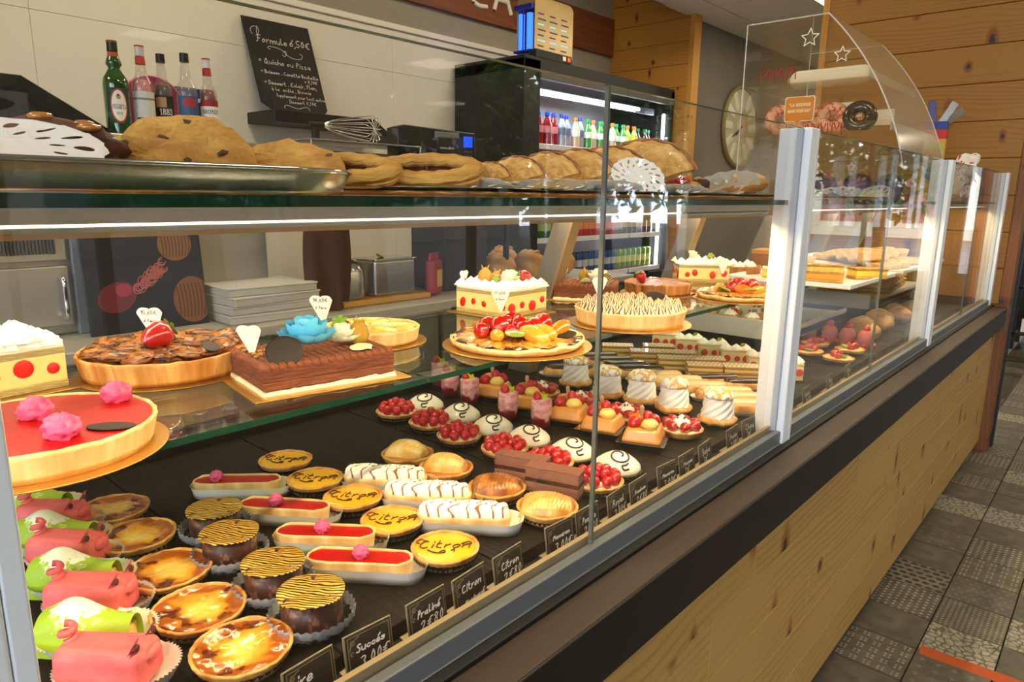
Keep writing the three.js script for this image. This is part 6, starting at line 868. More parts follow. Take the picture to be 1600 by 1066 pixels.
{ // high black shelf with till, whisk and terminal
  const t = thing('service_shelf', 'black raised shelf behind the case carrying the card terminal', 'shelf', [0, 0, 0]); mesh('board', rspan(-2.12, -2.55, 1.275, 1.3, -1.34, -2.4, 0.003), black, t); for (const z of [-1.36, -2.38]) for (const x of [-2.15, -2.5]) mesh('leg', rspan(x, x - 0.025, YC, 1.275, z, z - 0.018 * 1, 0.003), black, t);
  const k = thing('kitchen_scale', 'low glass and steel kitchen scale with green display', 'scale', [-2.3, 1.3, -1.66]); mesh('body', rbox(0.2, 0.05, 0.5, 0.006, 0, 0.025, 0), mat(0x4d4a43, 0.4), k); mesh('frame', [rbox(0.21, 0.006, 0.51, 0.002, 0, 0.085, 0), rbox(0.006, 0.035, 0.006, 0.002, 0.1, 0.067, 0.25), rbox(0.006, 0.035, 0.006, 0.002, 0.1, 0.067, -0.25)], steel, k); mesh('display', rbox(0.004, 0.022, 0.14, 0.001, 0.101, 0.028, -0.1), mat(0x173a22, 0.3), k);
  const w = thing('wire_whisk', 'balloon wire whisk head resting on the kitchen scale', 'whisk', [-2.28, 1.3885, -1.63], 0); w.scale.setScalar(1.15); const wires = []; for (let i = 0; i < 7; i++) { const a = (i / 7) * PI; wires.push(tube(Array.from({ length: 17 }, (_, j) => { const s = (j / 16) * 2 * PI, r = 0.046 * Math.sin(s / 2) ** 0.9 * (j < 8 ? 1 : -1); return V3(Math.cos(a) * r, 0.048 + Math.sin(a) * r, 0.1 - 0.2 * (0.5 - 0.5 * Math.cos(s)) ** 0.8); }), 0.0014, 50, 5)); } mesh('wires', wires, chrome, w).userData.label = 'bent steel wire loops'; mesh('ferrule', cyl(0.009, 0.008, 0.05, 0, 0, 0, 14).rotateX(PI / 2).translate(0, 0.048, 0.1), mat(0x1a1816, 0.5), w); mesh('rest_foot', rbox(0.02, 0.04, 0.02, 0.004, 0, 0.02, 0.13), mat(0x1a1816, 0.5), w);
  const c = thing('card_terminal', 'black card payment terminal with blue lit screen', 'card terminal', [-2.27, 1.3, -2.06], PI / 2 - 0.2); mesh('housing', (() => { const g = extrude([[-0.18, 0], [0.2, 0], [0.2, 0.03], [0.19, 0.155], [-0.15, 0.17], [-0.18, 0.16]], 0.09, 0.004); return g.translate(0, 0.005, -0.09); })(), mat(0x1b1815, 0.5), c); mesh('keypad_face', rbox(0.16, 0.1, 0.004, 0.0015, 0.08, 0.09, 0.006), mat(0x2b2721, 0.5), c); mesh('silver_band', rbox(0.12, 0.026, 0.004, 0.0015, 0.05, 0.148, 0.006), mat(0x8d8a80, 0.4, { metalness: 0.4 }), c);
  mesh('screen', rbox(0.045, 0.045, 0.003, 0.001, 0.155, 0.125, 0.009), mat(0x0a1a60, 0.3, { emissive: 0x2050ff, emissiveIntensity: 1.2 }), c); for (let i = 0; i < 3; i++) for (let j = 0; j < 3; j++) mesh('key', rbox(0.01, 0.008, 0.003, 0.001, 0.14 + i * 0.015, 0.082 - j * 0.014, 0.009), mat(0x4a463e, 0.5), c);
  mesh('lettering', new THREE.PlaneGeometry(0.075, 0.022).translate(0.05, 0.095, 0.0086), mat(0xffffff, 0.5, { map: canvasTex(256, 74, (g, W, H) => { g.fillStyle = '#2b2721'; g.fillRect(0, 0, W, H); g.fillStyle = '#d8d4ca'; g.font = 'bold 44px sans-serif'; g.fillText('www.cdb.fr', 6, 52); }) }), c);
  const sl = new THREE.PointLight(0x2050ff, 0.004); sl.position.set(0.155, 0.125, 0.03); c.add(sl);
}
{ // packets and breads on the service counter
  const p = thing('red_packet', 'red packet with yellow filling beside the steel bin', 'packet', [-2.16, YC, -1.94], 0.5); mesh('bag', rbox(0.05, 0.15, 0.1, 0.018, 0, 0.075, 0, 4), mat(0x8f1a16, 0.45), p); mesh('window', rbox(0.006, 0.07, 0.06, 0.002, 0.024, 0.07, 0), mat(0xcaa24e, 0.6), p); mesh('crimped_top', rbox(0.012, 0.03, 0.1, 0.003, 0, 0.16, 0), mat(0x9c241d, 0.45), p);
  const m = thing('black_speaker', 'tall dark box with a dotted strip behind the strawberry cake', 'box', [-2.3, YC, -2.16]); mesh('case', rbox(0.22, 0.36, 0.26, 0.006, 0, 0.18, 0), mat(0x25211c, 0.5), m); for (let i = 0; i < 9; i++) mesh('vent_hole', rbox(0.004, 0.008, 0.006, 0.001, 0.11, 0.1 + i * 0.02, 0.02), black, m);
  const bm = mat(0xffffff, 0.7, { map: tex(64, 64, speck(0xd7a765, 0x9a6430, 6, 9)) });
  [[-2.22, -2.4, 0.1], [-2.48, -2.47, 0.0], [-2.22, -2.63, 0.1], [-2.48, -2.72, 0.0], [-2.22, -2.86, 0.1]].forEach(([x, z, a], i) => { const t = thing('bread_loaf', 'rustic brown loaf on the service counter, ' + ['first', 'second', 'third', 'fourth', 'fifth'][i] + ' past the dark box', 'bread', [x, YC, z], a, 'loaves on the service counter'); mesh('loaf', blob(0.085, 0.1, 1.8, i, 1.1, 0.9, 0.75), bm, t, [0, 0.072, 0]); for (const k of [-1, 0, 1]) mesh('score', tube([[k * 0.035, 0.138, -0.03], [k * 0.035 + 0.008, 0.148, 0], [k * 0.035, 0.138, 0.03]], 0.004, 10, 6), crustPale, t); });
}
{ // dark sloping stand at the far left, and the bottles
  const t = thing('menu_stand', 'black sloping stand at the left above the steel oven', 'stand', [-2.34, YC + 0.579, 0], -PI / 2); mesh('slope_panel', extrude([[0.3, 0], [-0.01, 0], [-0.01, 0.135], [-0.6, 0.135], [-0.815, 0.005], [-0.815, 0]], 0.12, 0.002), black, t); mesh('foot_rail', box(0.8, 0.012, 0.02, -0.4, 0.006, -0.014), blackGloss, t);
}
const bottleLabels = canvasTex(512, 256, (g) => {
  g.fillStyle = '#f4efe4'; g.fillRect(0, 0, 512, 256); const cell = (i, f) => { g.save(); g.translate((i % 4) * 128, Math.floor(i / 4) * 128); g.beginPath(); g.rect(0, 0, 128, 128); g.clip(); f(); g.restore(); };
  cell(0, () => { g.fillStyle = '#17341a'; g.fillRect(0, 0, 128, 128); g.fillStyle = '#b03a2a'; g.beginPath(); g.ellipse(64, 64, 50, 63, 0, 0, 7); g.fill(); g.fillStyle = '#f3ecd9'; g.beginPath(); g.ellipse(64, 64, 43, 56, 0, 0, 7); g.fill(); g.fillStyle = '#c9932a'; g.beginPath(); g.ellipse(64, 32, 13, 10, 0, 0, 7); g.fill(); g.fillStyle = '#2c4b8c'; g.fillRect(57, 22, 12, 8); g.fillStyle = '#2a2018'; g.font = 'bold 22px serif'; g.textAlign = 'center'; g.fillText('NEGRITA', 64, 76, 80); g.font = '11px serif'; g.fillText('RHUM', 64, 96); });
  cell(1, () => { g.fillStyle = '#dcd8d0'; g.fillRect(0, 0, 128, 128); g.fillStyle = '#8a8780'; g.fillRect(0, 24, 128, 8); g.fillStyle = '#3a3733'; g.fillRect(20, 98, 88, 7); });
  cell(2, () => { g.fillStyle = '#241a16'; g.fillRect(0, 0, 128, 128); g.fillStyle = '#b99a6a'; g.fillRect(10, 6, 60, 40); g.fillStyle = '#efe9dd'; g.font = 'bold 34px serif'; g.textAlign = 'center'; g.fillText('1883', 64, 76); g.fillStyle = '#8a5a3a'; g.fillRect(20, 98, 70, 24); });
  cell(3, () => { g.fillStyle = '#3b5a86'; g.fillRect(0, 0, 128, 128); g.fillStyle = '#b03a3a'; g.beginPath(); g.ellipse(64, 26, 40, 20, 0, 0, 7); g.fill(); g.fillStyle = '#c98a4a'; g.fillRect(0, 84, 128, 44); });
  cell(4, () => { g.fillStyle = '#f1ede6'; g.fillRect(0, 0, 128, 128); g.fillStyle = '#a01f2a'; g.fillRect(0, 0, 128, 26); g.fillStyle = '#2a2220'; g.font = 'bold 26px serif'; g.fillText('MONIN', 18, 58); g.fillStyle = '#b8323c'; for (let i = 0; i < 12; i++) g.fillRect(20 + hash(i, 4) * 80, 66 + hash(i, 5) * 40, 12, 6); g.fillStyle = '#e3a7a7'; g.fillRect(0, 112, 128, 16); });
});
const labelM = mat(0xffffff, 0.6, { map: bottleLabels });
function bottle(name, label, pos, o) {
  const t = thing(name, label, 'bottle', pos, o.turn || -0.22), r = o.r, h = o.h, nr = o.nr || 0.012;
  mesh('glass_body', lathe([[0.0001, 0.001], [r * 0.95, 0.001], [r, 0.006], [r, h * 0.55], [r * 0.92, h * 0.62], [r * 0.55, h * 0.7], ...(o.bulge ? [[nr * 1.2, h * 0.73], [nr * 1.75, h * 0.77], [nr * 1.5, h * 0.82]] : [[nr * 1.2, h * 0.8]]), [nr, h * 0.87], [nr, h * 0.97]], 28), o.m, t);
  if (o.liquid) mesh('syrup', lathe([[0.0001, 0.004], [r * 0.9, 0.004], [r * 0.9, h * 0.5], [r * 0.6, h * 0.64], [0.0001, h * 0.64]], 24), phys(o.liquid, 0.2), t);
  mesh('cap', cyl(nr * 1.15, nr * 1.1, h * 0.1, 0, h * 0.905, 0, 18), mat(o.cap, 0.4), t); if (o.capTop) mesh('cap_top', cyl(nr * 1.18, nr * 1.12, h * 0.018, 0, h * 1.003, 0, 18), mat(o.capTop, 0.4), t);
  if (o.collar) mesh('neck_label', cyl(nr * 1.25, nr * 1.12, h * 0.08, 0, h * 0.815, 0, 18), mat(o.collar, 0.6), t);
  const a = o.wrap || 2.2, g = new THREE.CylinderGeometry(r * 1.015, r * 1.015, h * 0.38, 20, 1, true, PI / 2 - a / 2, a).translate(0, h * (o.ly || 0.32), 0), uv = g.attributes.uv; for (let i = 0; i < uv.count; i++) uv.setXY(i, ((o.cell % 4) + uv.getX(i)) / 4, 1 - (Math.floor(o.cell / 4) + 1 - uv.getY(i)) / 2); mesh('label', g, labelM, t);
  return t;
}
{
  const yb = YC + 0.576, green = phys(0x1d4a10, 0.08, { clearcoat: 1 }), clear = phys(0xf3efe9, 0.03, { transmission: 0.9, thickness: 0, ior: 1.45 });
  bottle('rum_bottle', 'green rum bottle with oval label and black cap', [-2.4, yb, -0.862], { r: 0.036, h: 0.272, m: green, cap: 0x16110e, capTop: 0xb02a24, bulge: true, collar: 0xb5502a, cell: 0, wrap: 1.7, nr: 0.013 });
  bottle('syrup_bottle', 'clear syrup bottle with pale label, right of the rum bottle', [-2.4, yb, -0.94], { r: 0.031, h: 0.27, m: clear, liquid: 0xd98a90, cap: 0xcfc8bc, capTop: 0xb02a3a, collar: 0xc8281c, cell: 1, nr: 0.012, wrap: 2.6 });
  bottle('syrup_bottle', 'dark brown syrup bottle with black cap and dark label', [-2.42, yb, -1.01], { r: 0.029, h: 0.262, m: clear, liquid: 0x2a130c, cap: 0x151210, cell: 2, nr: 0.012, wrap: 2.4 });
  bottle('syrup_bottle', 'clear syrup bottle with black cap and blue label', [-2.4, yb, -1.078], { r: 0.033, h: 0.272, m: clear, cap: 0x151210, cell: 3, nr: 0.0125, wrap: 2.2 });
  bottle('syrup_bottle', 'clear syrup bottle with red banded white label, rightmost', [-2.4, yb, -1.15], { r: 0.028, h: 0.262, m: clear, liquid: 0x7d2026, cap: 0xd8d2c6, capTop: 0xb02a3a, collar: 0xb32a24, cell: 4, nr: 0.0115, wrap: 2.8 });
  const t = thing('round_tin', 'pink round tin standing behind the syrup bottles', 'tin', [-2.5, yb, -1.0], PI / 2); mesh('tin', new THREE.CylinderGeometry(0.1, 0.1, 0.05, 40).rotateX(PI / 2).translate(0, 0.1, 0), mat(0xc24e7d, 0.45), t); mesh('rim', new THREE.TorusGeometry(0.1, 0.004, 8, 48).translate(0, 0.1, 0.025), mat(0xd9769c, 0.4), t);
  const b = thing('blue_packet', 'small dark blue packet behind the rightmost syrup bottle', 'packet', [-2.5, yb, -1.13], 0.1); mesh('packet', rbox(0.04, 0.18, 0.11, 0.004, 0, 0.09, 0), mat(0x22346f, 0.6), b); mesh('white_stripe', rbox(0.002, 0.012, 0.09, 0.0008, 0.021, 0.14, 0), white, b);
}
{ // wall shelf and chalk menu
  const t = thing('wall_shelf', 'black wall shelf with a slanted end under the chalk menu', 'shelf', [XB + 0.013, 0, 0]); mesh('board', rspan(0, 0.285, 1.552, 1.61, -1.92, -2.53, 0.003), black, t); mesh('sloped_end', extrude([[2.53, 1.552], [2.53, 1.61], [2.675, 1.515], [2.675, 1.48]], 0.285).rotateY(PI / 2), black, t);
  const c = thing('chalk_menu', 'black chalk menu board leaning on the wall shelf', 'chalkboard', [XB + 0.205, 1.611, -2.1], PI / 2), W = 0.385, H = 0.5;
  const pts = [[-W / 2 + 0.07, 0], [W / 2 - 0.03, 0], [W / 2, 0.03], [W / 2, H], [-W / 2, H], [-W / 2, 0.045]], lean = -0.34;
  mesh('slate', extrude(pts, 0.008).translate(0, 0, -0.008).rotateX(lean), mat(0x1d1a17, 0.7), c);
  const s = new THREE.Shape(pts.map((p) => new THREE.Vector2(...p))), fg = new THREE.ShapeGeometry(s), uv = fg.attributes.uv, p = fg.attributes.position; for (let i = 0; i < p.count; i++) uv.setXY(i, p.getX(i) / W + 0.5, p.getY(i) / H);
  mesh('chalk_writing', fg.translate(0, 0, 0.0006).rotateX(lean), mat(0xffffff, 0.8, { map: canvasTex(788, 1024, (g) => {
    g.fillStyle = '#1f1b17'; g.fillRect(0, 0, 788, 1024); g.strokeStyle = '#cfc8bb'; const w = (t2, x, y, s3, lw = 6) => { g.lineWidth = lw; handwrite(g, t2, x, y, s3, 0.15, 0); }, curl = (pp) => { g.lineWidth = 6; g.beginPath(); g.moveTo(...pp[0]); for (let i = 1; i + 1 < pp.length; i += 2) g.quadraticCurveTo(...pp[i], ...pp[i + 1]); g.stroke(); };
    curl([[80, 190], [40, 130], [110, 100], [190, 80], [150, 170], [110, 240], [150, 90]]); w('Formule', 110, 262, 74, 8); w('6,50€', 500, 256, 78, 9);
    curl([[250, 330], [200, 320], [240, 300], [380, 290], [420, 350], [480, 420], [600, 390], [660, 340], [600, 330]]); curl([[400, 340], [440, 300], [430, 360], [400, 410], [380, 370]]);
    w('= Quiche ou Pizza', 80, 500, 58, 7); w('= Boisson . Canette Bouteille', 80, 610, 38); w('+ 0,70€', 580, 665, 36); w('= Dessert . Eclair, Flan,', 90, 730, 42); w('à la Vanille , Brownie', 150, 795, 38, 5); w('Supplement pour tout autre', 190, 860, 34, 5); w('Dessert 0,70€', 330, 920, 38, 5);
    curl([[260, 985], [240, 940], [320, 950], [420, 990], [470, 960], [560, 930], [560, 985]]);
  }) }), c);
}
{ // drinks fridge
  const x0 = XB + 0.03, x1 = -2.95, z0 = -3.41, z1 = -5.27, t = thing('drinks_fridge', 'tall open black drinks fridge against the back wall', 'fridge', [0, 0, 0]), bk = mat(0x14110f, 0.5);
  mesh('near_side', rspan(x0, x1, 0.05, 2.035, z0, z0 - 0.16, 0.006), bk, t); mesh('far_side', rspan(x0, x1, 0.05, 2.035, z1 + 0.05, z1, 0.006), bk, t); mesh('roof', rspan(x0, x1, 1.96, 2.05, z0, z1, 0.006), bk, t); mesh('canopy', rspan(x1 - 0.02, x1 + 0.02, 1.925, 1.962, z0 - 0.14, z1 + 0.04, 0.004), mat(0x57534e, 0.5), t); mesh('back', rspan(x0, x0 + 0.04, 0.05, 1.96, z0 - 0.16, z1 + 0.05, 0.003), mat(0xc4ccd0, 0.5), t); mesh('base', rspan(x0, x1 + 0.02, 0.05, 0.42, z0 - 0.16, z1 + 0.05, 0.006), bk, t);
  for (const [y, xf] of [[1.53, -3.0], [1.2, -2.99], [0.915, -2.985], [0.64, -2.98]]) for (const [a, b] of [[z0 - 0.165, -4.72], [-4.74, z1 + 0.055]]) { const s = mesh('shelf', rspan(x0 + 0.04, xf, y - 0.012, y, a, b, 0.002), mat(0xb9616e, 0.5), t); mesh('price_strip', rspan(xf, xf + 0.012, y - 0.03, y + 0.006, a, b, 0.003), mat(0xd9dadb, 0.4), s); }
  const tm = mat(0xffffff, 0.4, { emissive: cool, emissiveIntensity: 4 });
  const a = mesh('light_tube', new THREE.CapsuleGeometry(0.014, 1.2, 4, 12).rotateX(PI / 2), tm, t, [-3.04, 1.87, -4.28]), b = mesh('light_tube', new THREE.CapsuleGeometry(0.014, 1.2, 4, 12), tm, t, [-3.0, 1.25, -5.2]);
  mesh('tube_holder', rspan(-3.07, -3.1, 1.85, 1.9, z0 - 0.18, z1 + 0.1, 0.004), mat(0x6b6e72, 0.4), t);
  const l1 = new THREE.RectAreaLight(cool, 95, 1.2, 0.03); l1.position.set(-3.06, 1.852, -4.28); l1.lookAt(-3.25, 1.4, -4.28); t.add(l1); const l2 = new THREE.RectAreaLight(cool, 50, 0.03, 1.2); l2.position.set(-3.03, 1.25, -5.18); l2.lookAt(-3.25, 1.25, -4.4); t.add(l2);
  // bottles on the top shelf
  const mk = (n, r, h, body, cap, lab) => { const g = thing('drink_bottle', '', 'bottle', [0, 0, 0], 0, 'bottles on the top fridge shelf'); mesh('body', lathe([[0.0001, 0.001], [r * 0.9, 0.001], [r, 0.008], [r, h * 0.3], [r * 0.94, h * 0.36], [r, h * 0.42], [r, h * 0.62], [r * 0.6, h * 0.78], [0.013, h * 0.86], [0.013, h * 0.92]], 18), phys(body, 0.1, { clearcoat: 0.8 }), g); mesh('cap', cyl(0.0165, 0.016, h * 0.11, 0, h * 0.9, 0, 14), mat(cap, 0.4), g); if (lab) mesh('label', cyl(r * 1.02, r * 1.02, h * 0.2, 0, h * 0.4, 0, 18), mat(lab, 0.5), g); return g; };
  const kinds = { red: ['red drink bottle with blue cap', 0.034, 0.225, 0x7d1520, 0x1c2f9e, 0xc97a80], clear: ['clear water bottle with blue cap', 0.033, 0.225, 0x8f9aa2, 0x1c2f9e, 0x5a6a80], orange: ['pale bottle with orange cap', 0.033, 0.215, 0xb9a98a, 0xd06a20, 0xe9e4da], green: ['green drink bottle with green cap', 0.032, 0.215, 0x3f8a3a, 0x128a4e, 0xdfe6d8], lime: ['lime yellow bottle with orange cap', 0.032, 0.215, 0xa6b52e, 0xd06a20, 0xc8d84a], dark: ['dark cola bottle with green cap', 0.032, 0.205, 0x2a1210, 0x128a4e, 0x8f9aa2] };
  const seq = ['red', 'red', 'red', 'red', 'clear', 'clear', 'orange', 'clear', 'green', 'orange', 'green', 'green', 'orange', 'green', 'green', 'lime', 'lime', 'dark', 'dark', 'dark'], seen = {}, proto = {};
  seq.forEach((k, i) => { seen[k] = (seen[k] || 0) + 1; const lab = NTH[seen[k] - 1] + ' ' + kinds[k][0] + ' from the left, top fridge shelf', z = -3.68 - i * 0.078 + (i % 3) * 0.004, x = -3.1 - (i % 2) * 0.015; if (!proto[k]) { proto[k] = mk(...kinds[k]); proto[k].position.set(x, 1.53, z); proto[k].userData.label = lab; } else copy(proto[k], lab, [x, 1.53, z]); });
  // small bottles, then cans
  const sb = mk('', 0.028, 0.15, 0x98a4ac, 0x2a55c0, 0x3a64c8); sb.userData.group = 'water bottles on the second fridge shelf'; for (let i = 0; i < 12; i++) { const lab = NTH[i] + ' small water bottle from the left on the second fridge shelf', z = -3.9 - i * 0.105; if (i) copy(sb, lab, [-3.08, 1.2, z]); else { sb.position.set(-3.08, 1.2, z); sb.userData.label = lab; } }
  const can = (c1, c2) => { const g = thing('drink_can', '', 'can', [0, 0, 0], 0, 'cans in the fridge'); mesh('can_body', lathe([[0.0001, 0.001], [0.026, 0.001], [0.033, 0.01], [0.033, 0.145], [0.027, 0.155], [0.0001, 0.155]], 20), mat(c1, 0.3, { metalness: 0.4 }), g); mesh('can_band', cyl(0.0334, 0.0334, 0.05, 0, 0.05, 0, 20), mat(c2, 0.35), g); return g; };
  for (const [y, cols, nm] of [[0.915, [[0x3f6a3a, 0x9fb56a], [0xb03a2a, 0xd98a5a], [0x57503f, 0xb99a5a]], 'third'], [0.64, [[0x1f6a3a, 0x7fae4a], [0x2a5a9c, 0xbfc8d4], [0x7fb52a, 0xd8e06a]], 'lowest']]) { const pr = cols.map((c) => can(...c)); let n = 0; for (let i = 0; i < 21; i++) { const z = -3.64 - i * 0.075, k = Math.min(2, Math.floor(i / 7)), lab = NTH[i] + ' drink can from the left on the ' + nm + ' fridge shelf', o = i % 7 ? copy(pr[k], lab, [-3.06, y, z]) : pr[k]; if (!(i % 7)) { o.position.set(-3.06, y, z); o.userData.label = lab; } n++; } }
  // insect lamp on the roof of the fridge
  const k = thing('insect_lamp', 'blue glowing insect lamp with slotted cover on the fridge', 'insect lamp', [-3.1, 2.0512, -3.72], 0); const shell = mat(0xb39a6c, 0.35, { metalness: 0.4 });
  mesh('cover', [rspan(0.07, 0.075, 0.045, 0.335, 0.13, -0.27, 0.002)], shell, k); mesh('back_cover', rspan(-0.075, -0.07, 0.045, 0.335, 0.13, -0.27, 0.002), shell, k); mesh('lid', new THREE.CylinderGeometry(0.075, 0.075, 0.4, 24, 1, false, 0, PI).rotateX(PI / 2).rotateZ(PI / 2).translate(0, 0.333, -0.07), shell, k); mesh('foot', rspan(-0.06, 0.06, 0, 0.045, 0.1, -0.2, 0.004), bk, k);
  const blue = mat(0x1a3cff, 0.3, { emissive: 0x2f66ff, emissiveIntensity: 2.4 }); for (const x of [-0.035, 0.035]) mesh('blue_tube', cyl(0.02, 0.02, 0.22, x, 0.06, 0, 14), blue, k, [0, 0, 0.13]); mesh('end_frame', [rspan(-0.075, 0.075, 0.3, 0.33, 0.14, 0.165, 0.004), rspan(-0.075, 0.075, 0.045, 0.06, 0.14, 0.165, 0.004), rspan(-0.004, 0.004, 0.045, 0.33, 0.152, 0.158, 0.002)], mat(0x1c2c78, 0.4), k);
  for (let r = 0; r < 7; r++) for (let c = 0; c < 3; c++) mesh('slot', rspan(0.0751, 0.0762, 0.085 + r * 0.032, 0.093 + r * 0.032, 0.1 - c * 0.12, 0.04 - c * 0.12 - 0.02 * (r % 2), 0.0004), r % 3 === 1 ? mat(0x7fd0d8, 0.4, { emissive: 0x4fb0ff, emissiveIntensity: 0.6 }) : mat(0x2b3a66, 0.5), k); const bl = new THREE.PointLight(0x3f70ff, 0.03); bl.position.set(0, 0.17, 0.22); k.add(bl);
  const u = thing('thermostat', 'small black control box with orange button on the fridge roof', 'control box', [-2.99, 2.0512, -3.62]); mesh('box', rspan(-0.03, 0.03, 0, 0.05, 0.09, -0.28, 0.003), bk, u); mesh('orange_button', rspan(0.03, 0.036, 0.012, 0.04, -0.23, -0.26, 0.002), mat(0xd8622a, 0.5, { emissive: 0xc04a10, emissiveIntensity: 0.5 }), u); mesh('white_button', rspan(0.03, 0.036, 0.012, 0.04, -0.18, -0.21, 0.002), white, u);
}
{ // big wall clock
  const t = thing('wall_clock', 'large round cream wall clock on the grey wall', 'clock', [-2.9, 1.845, -6.39], PI / 2), r = 0.35; mesh('rim', new THREE.TorusGeometry(r, 0.02, 12, 64), mat(0x8d7c4e, 0.5), t, [0, 0, 0.02]);
  mesh('face', new THREE.CylinderGeometry(r, r, 0.02, 64).rotateX(PI / 2).translate(0, 0, 0.012), mat(0xcabf9a, 0.7), t);
  for (let i = 0; i < 12; i++) { const a = (i / 12) * 2 * PI; mesh('numeral_plate', loft(0.05, [{ r: 0.034, y: 0 }, { r: 0.034, y: 0.005 }], { n: 24 }).rotateX(PI / 2), mat(0xe9e2cc, 0.6), t, [Math.sin(a) * r * 0.72, Math.cos(a) * r * 0.72, 0.023], [0, 0, PI / 2 - a]); }
  mesh('hub', new THREE.CylinderGeometry(0.075, 0.075, 0.008, 32).rotateX(PI / 2), mat(0xddd4b8, 0.6), t, [0, 0, 0.026]); const hm = mat(0x2a241c, 0.5); mesh('hour_hand', rbox(0.014, 0.15, 0.004, 0.0015, 0, 0.06, 0), hm, t, [0, 0, 0.034], [0, 0, 2.2]); mesh('minute_hand', rbox(0.01, 0.23, 0.004, 0.0015, 0, 0.1, 0), hm, t, [0, 0, 0.039], [0, 0, 2.05]);
}
{ // black rack in the far aisle
  const t = thing('black_rack', 'black metal rack with white cards in the far aisle', 'rack', [-0.3, 0, -7.2]); for (const x of [-0.35, 0.35]) for (const z of [-0.2, 0.2]) mesh('upright', rspan(x - 0.02, x + 0.02, 0, 1.7, z - 0.02, z + 0.02, 0.003), black, t); for (const y of [0.12, 0.5, 0.88, 1.26, 1.64]) { const s = mesh('rack_shelf', rspan(-0.37, 0.37, y, y + 0.02, -0.22, 0.22, 0.003), black, t); if (y < 1.6) { mesh('back_plate', rspan(-0.35, 0.35, y + 0.02, y + 0.3, -0.2, -0.19, 0.002), mat(0x1c1a18, 0.6), s); mesh('white_card', rspan(-0.3, 0.3, y + 0.03, y + 0.14, 0.2, 0.205, 0.002), white, s); } }
}

// ================================================================ THE STREET OUTSIDE (seen mirrored in the glass)
const asphalt = mat(0x3d3b38, 0.95);
structure('ground', span(XF + 0.18, 18, -0.2, -0.02, 16, -30), asphalt); structure('ground', span(-8, XF + 0.18, -0.2, -0.02, Z1 - 0.18, -30), asphalt); structure('ground', span(-8, XF + 0.18, -0.2, -0.02, Z0 + 0.2, 16), asphalt);
const leafMats = [0x3c5a24, 0x55782e, 0x7a9a44].map((c) => new THREE.MeshPhysicalMaterial({ color: c, roughness: 0.8, side: THREE.DoubleSide, transmission: 0.25, thickness: 0 })), bark = mat(0x4a3b2c, 0.9);
const leafGeo = (() => { const s = new THREE.Shape(); s.moveTo(0, -0.07); s.quadraticCurveTo(0.05, 0, 0, 0.08); s.quadraticCurveTo(-0.05, 0, 0, -0.07); return new THREE.ShapeGeometry(s, 2); })();
function tree(label, x, z, h, r, n, seed) {
  const t = thing('street_tree', label, 'tree', [x, -0.02, z], 0, 'trees along the street'), q = rng(seed);
  mesh('trunk', tube([[0, 0, 0], [0.06, h * 0.3, 0.04], [-0.03, h * 0.55, 0], [0.02, h * 0.8, 0.05]], 0.09, 14, 8), bark, t);
  for (let i = 0; i < 5; i++) { const a = i * 1.25; mesh('branch', tube([[0, h * (0.4 + i * 0.06), 0], [Math.cos(a) * r * 0.4, h * (0.52 + i * 0.05), Math.sin(a) * r * 0.4], [Math.cos(a) * r * 0.75, h * (0.6 + i * 0.06), Math.sin(a) * r * 0.75]], 0.03, 8, 6), bark, t); }
  leafMats.forEach((m, k) => { const c = new THREE.InstancedMesh(leafGeo, m, n), o = new THREE.Object3D(); c.name = 'foliage'; c.userData.kind = 'stuff'; for (let i = 0; i < n; i++) { const u = q() * 2 - 1, a = q() * 2 * PI, d = Math.cbrt(q()), s = Math.sqrt(1 - u * u); o.position.set(Math.cos(a) * s * r * d, h * 0.62 + u * h * 0.42 * d, Math.sin(a) * s * r * d); o.rotation.set(q() * 6, q() * 6, q() * 6); o.scale.setScalar(1.2 + q() * 1.4); o.updateMatrix(); c.setMatrixAt(i, o.matrix); } t.add(c); });
}
[[4.6, 1.6, 4.2, 1.3], [4.9, -0.6, 4.6, 1.4], [4.5, -2.6, 4.2, 1.3], [5.0, -4.6, 4.8, 1.5], [4.6, -6.8, 4.4, 1.4], [5.2, -9.2, 4.8, 1.5], [1.9, -11.6, 4.4, 1.5], [5.6, -12, 5, 1.8], [-0.4, -11.9, 4.6, 1.6]].forEach(([x, z, h, r], i) => tree('leafy street tree outside the shop window, ' + ['first', 'second', 'third', 'fourth', 'fifth', 'sixth', 'seventh', 'eighth', 'ninth'][i] + ' along the pavement', x, z, h, r, i > 5 ? 1100 : 1000, 40 + i));
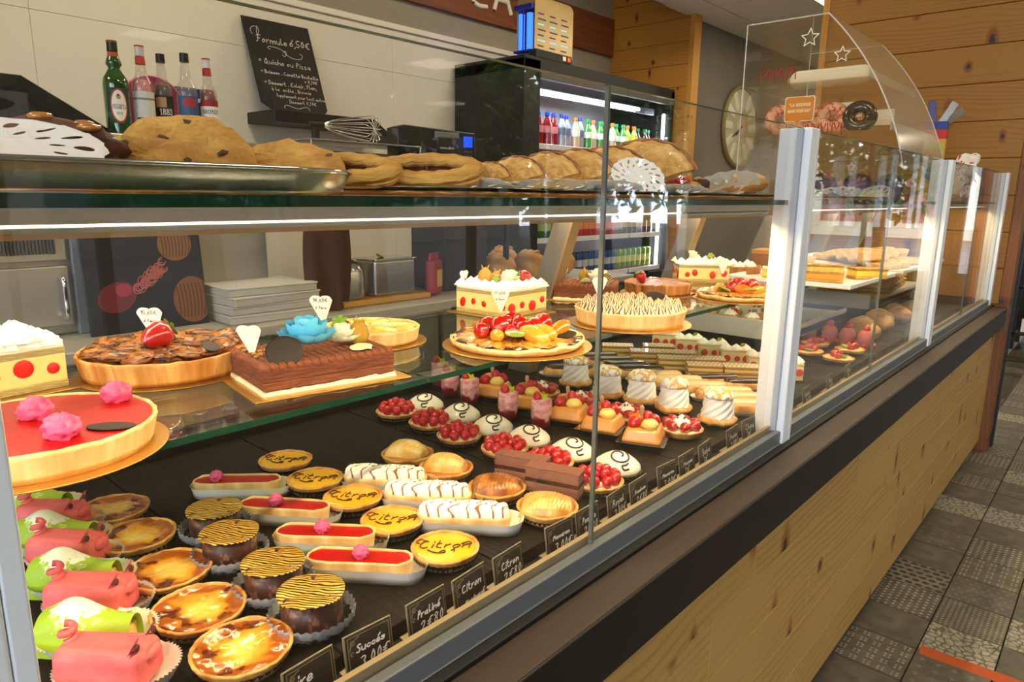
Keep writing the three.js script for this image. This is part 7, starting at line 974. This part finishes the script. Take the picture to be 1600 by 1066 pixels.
{ const t = thing('street_house', 'ochre house beyond the far windows', 'building', [0, -0.02, -26]); mesh('facade', span(-9, 13, 0, 4.6, 0, -3), mat(0xb0a690, 0.9), t); for (let i = 0; i < 8; i++) { const x = -7 + i * 2.6, w = mesh('window', span(x, x + 1.1, 3.1, 4.2, 0.03, -0.05), mat(0x2b3138, 0.2), t); mesh('sill', span(x - 0.1, x + 1.2, 2.98, 3.1, 0.12, 0), white, w); mesh('shop_window', span(x - 0.3, x + 1.5, 0.5, 2.5, 0.03, -0.05), mat(0x6b3a34, 0.3), t); } }
{ // bookshop across the street
  const t = thing('bookshop_building', 'grey building across the street with a bookshop sign', 'building', [13, -0.02, 0]);
  mesh('facade', span(0, 3, 0, 7.5, 7, -16), mat(0x6a645b, 0.9), t); for (let i = 0; i < 7; i++) { const z = 5 - i * 3; const w = mesh('window', span(-0.02, 0.05, 3.6, 5.4, z, z - 1.3), mat(0x2b3138, 0.2), t); mesh('window_frame', [span(-0.05, 0, 3.5, 3.62, z + 0.05, z - 1.35), span(-0.05, 0, 3.6, 5.4, z - 0.62, z - 0.68)], white, w); mesh('shop_window', span(-0.02, 0.05, 0.5, 2.4, z + 0.3, z - 1.8), mat(0x3a3f42, 0.15), t); }
  const s = thing('bookshop_sign', 'white and purple bookshop sign standing outside the street window', 'sign', [3.25, 0, -0.95], -PI / 2); mesh('board', rspan(-0.15, 0.15, 1.44, 1.67, -0.03, 0, 0.004), white, s); mesh('print', new THREE.PlaneGeometry(0.29, 0.22).translate(0, 1.555, 0.002), mat(0xffffff, 0.6, { map: canvasTex(512, 512, (g, W, H) => { g.fillStyle = '#f2f1ee'; g.fillRect(0, 0, W, H); g.fillStyle = '#5a4a86'; g.fillRect(0, 380, W, 132); g.fillStyle = '#f4f2f0'; g.font = 'bold 92px serif'; g.textAlign = 'center'; g.fillText('LIBRAIRIE', W / 2, 478, 480); g.fillStyle = '#151312'; g.beginPath(); g.moveTo(90, 120); g.bezierCurveTo(180, 40, 300, 60, 330, 150); g.bezierCurveTo(360, 240, 400, 280, 420, 330); g.bezierCurveTo(340, 300, 300, 260, 290, 210); g.bezierCurveTo(230, 230, 150, 200, 90, 120); g.fill(); }) }), s); mesh('pole', cyl(0.02, 0.02, 1.67, 0, -0.02, -0.05, 12), bark, s);
}
renderer.render(scene, camera);
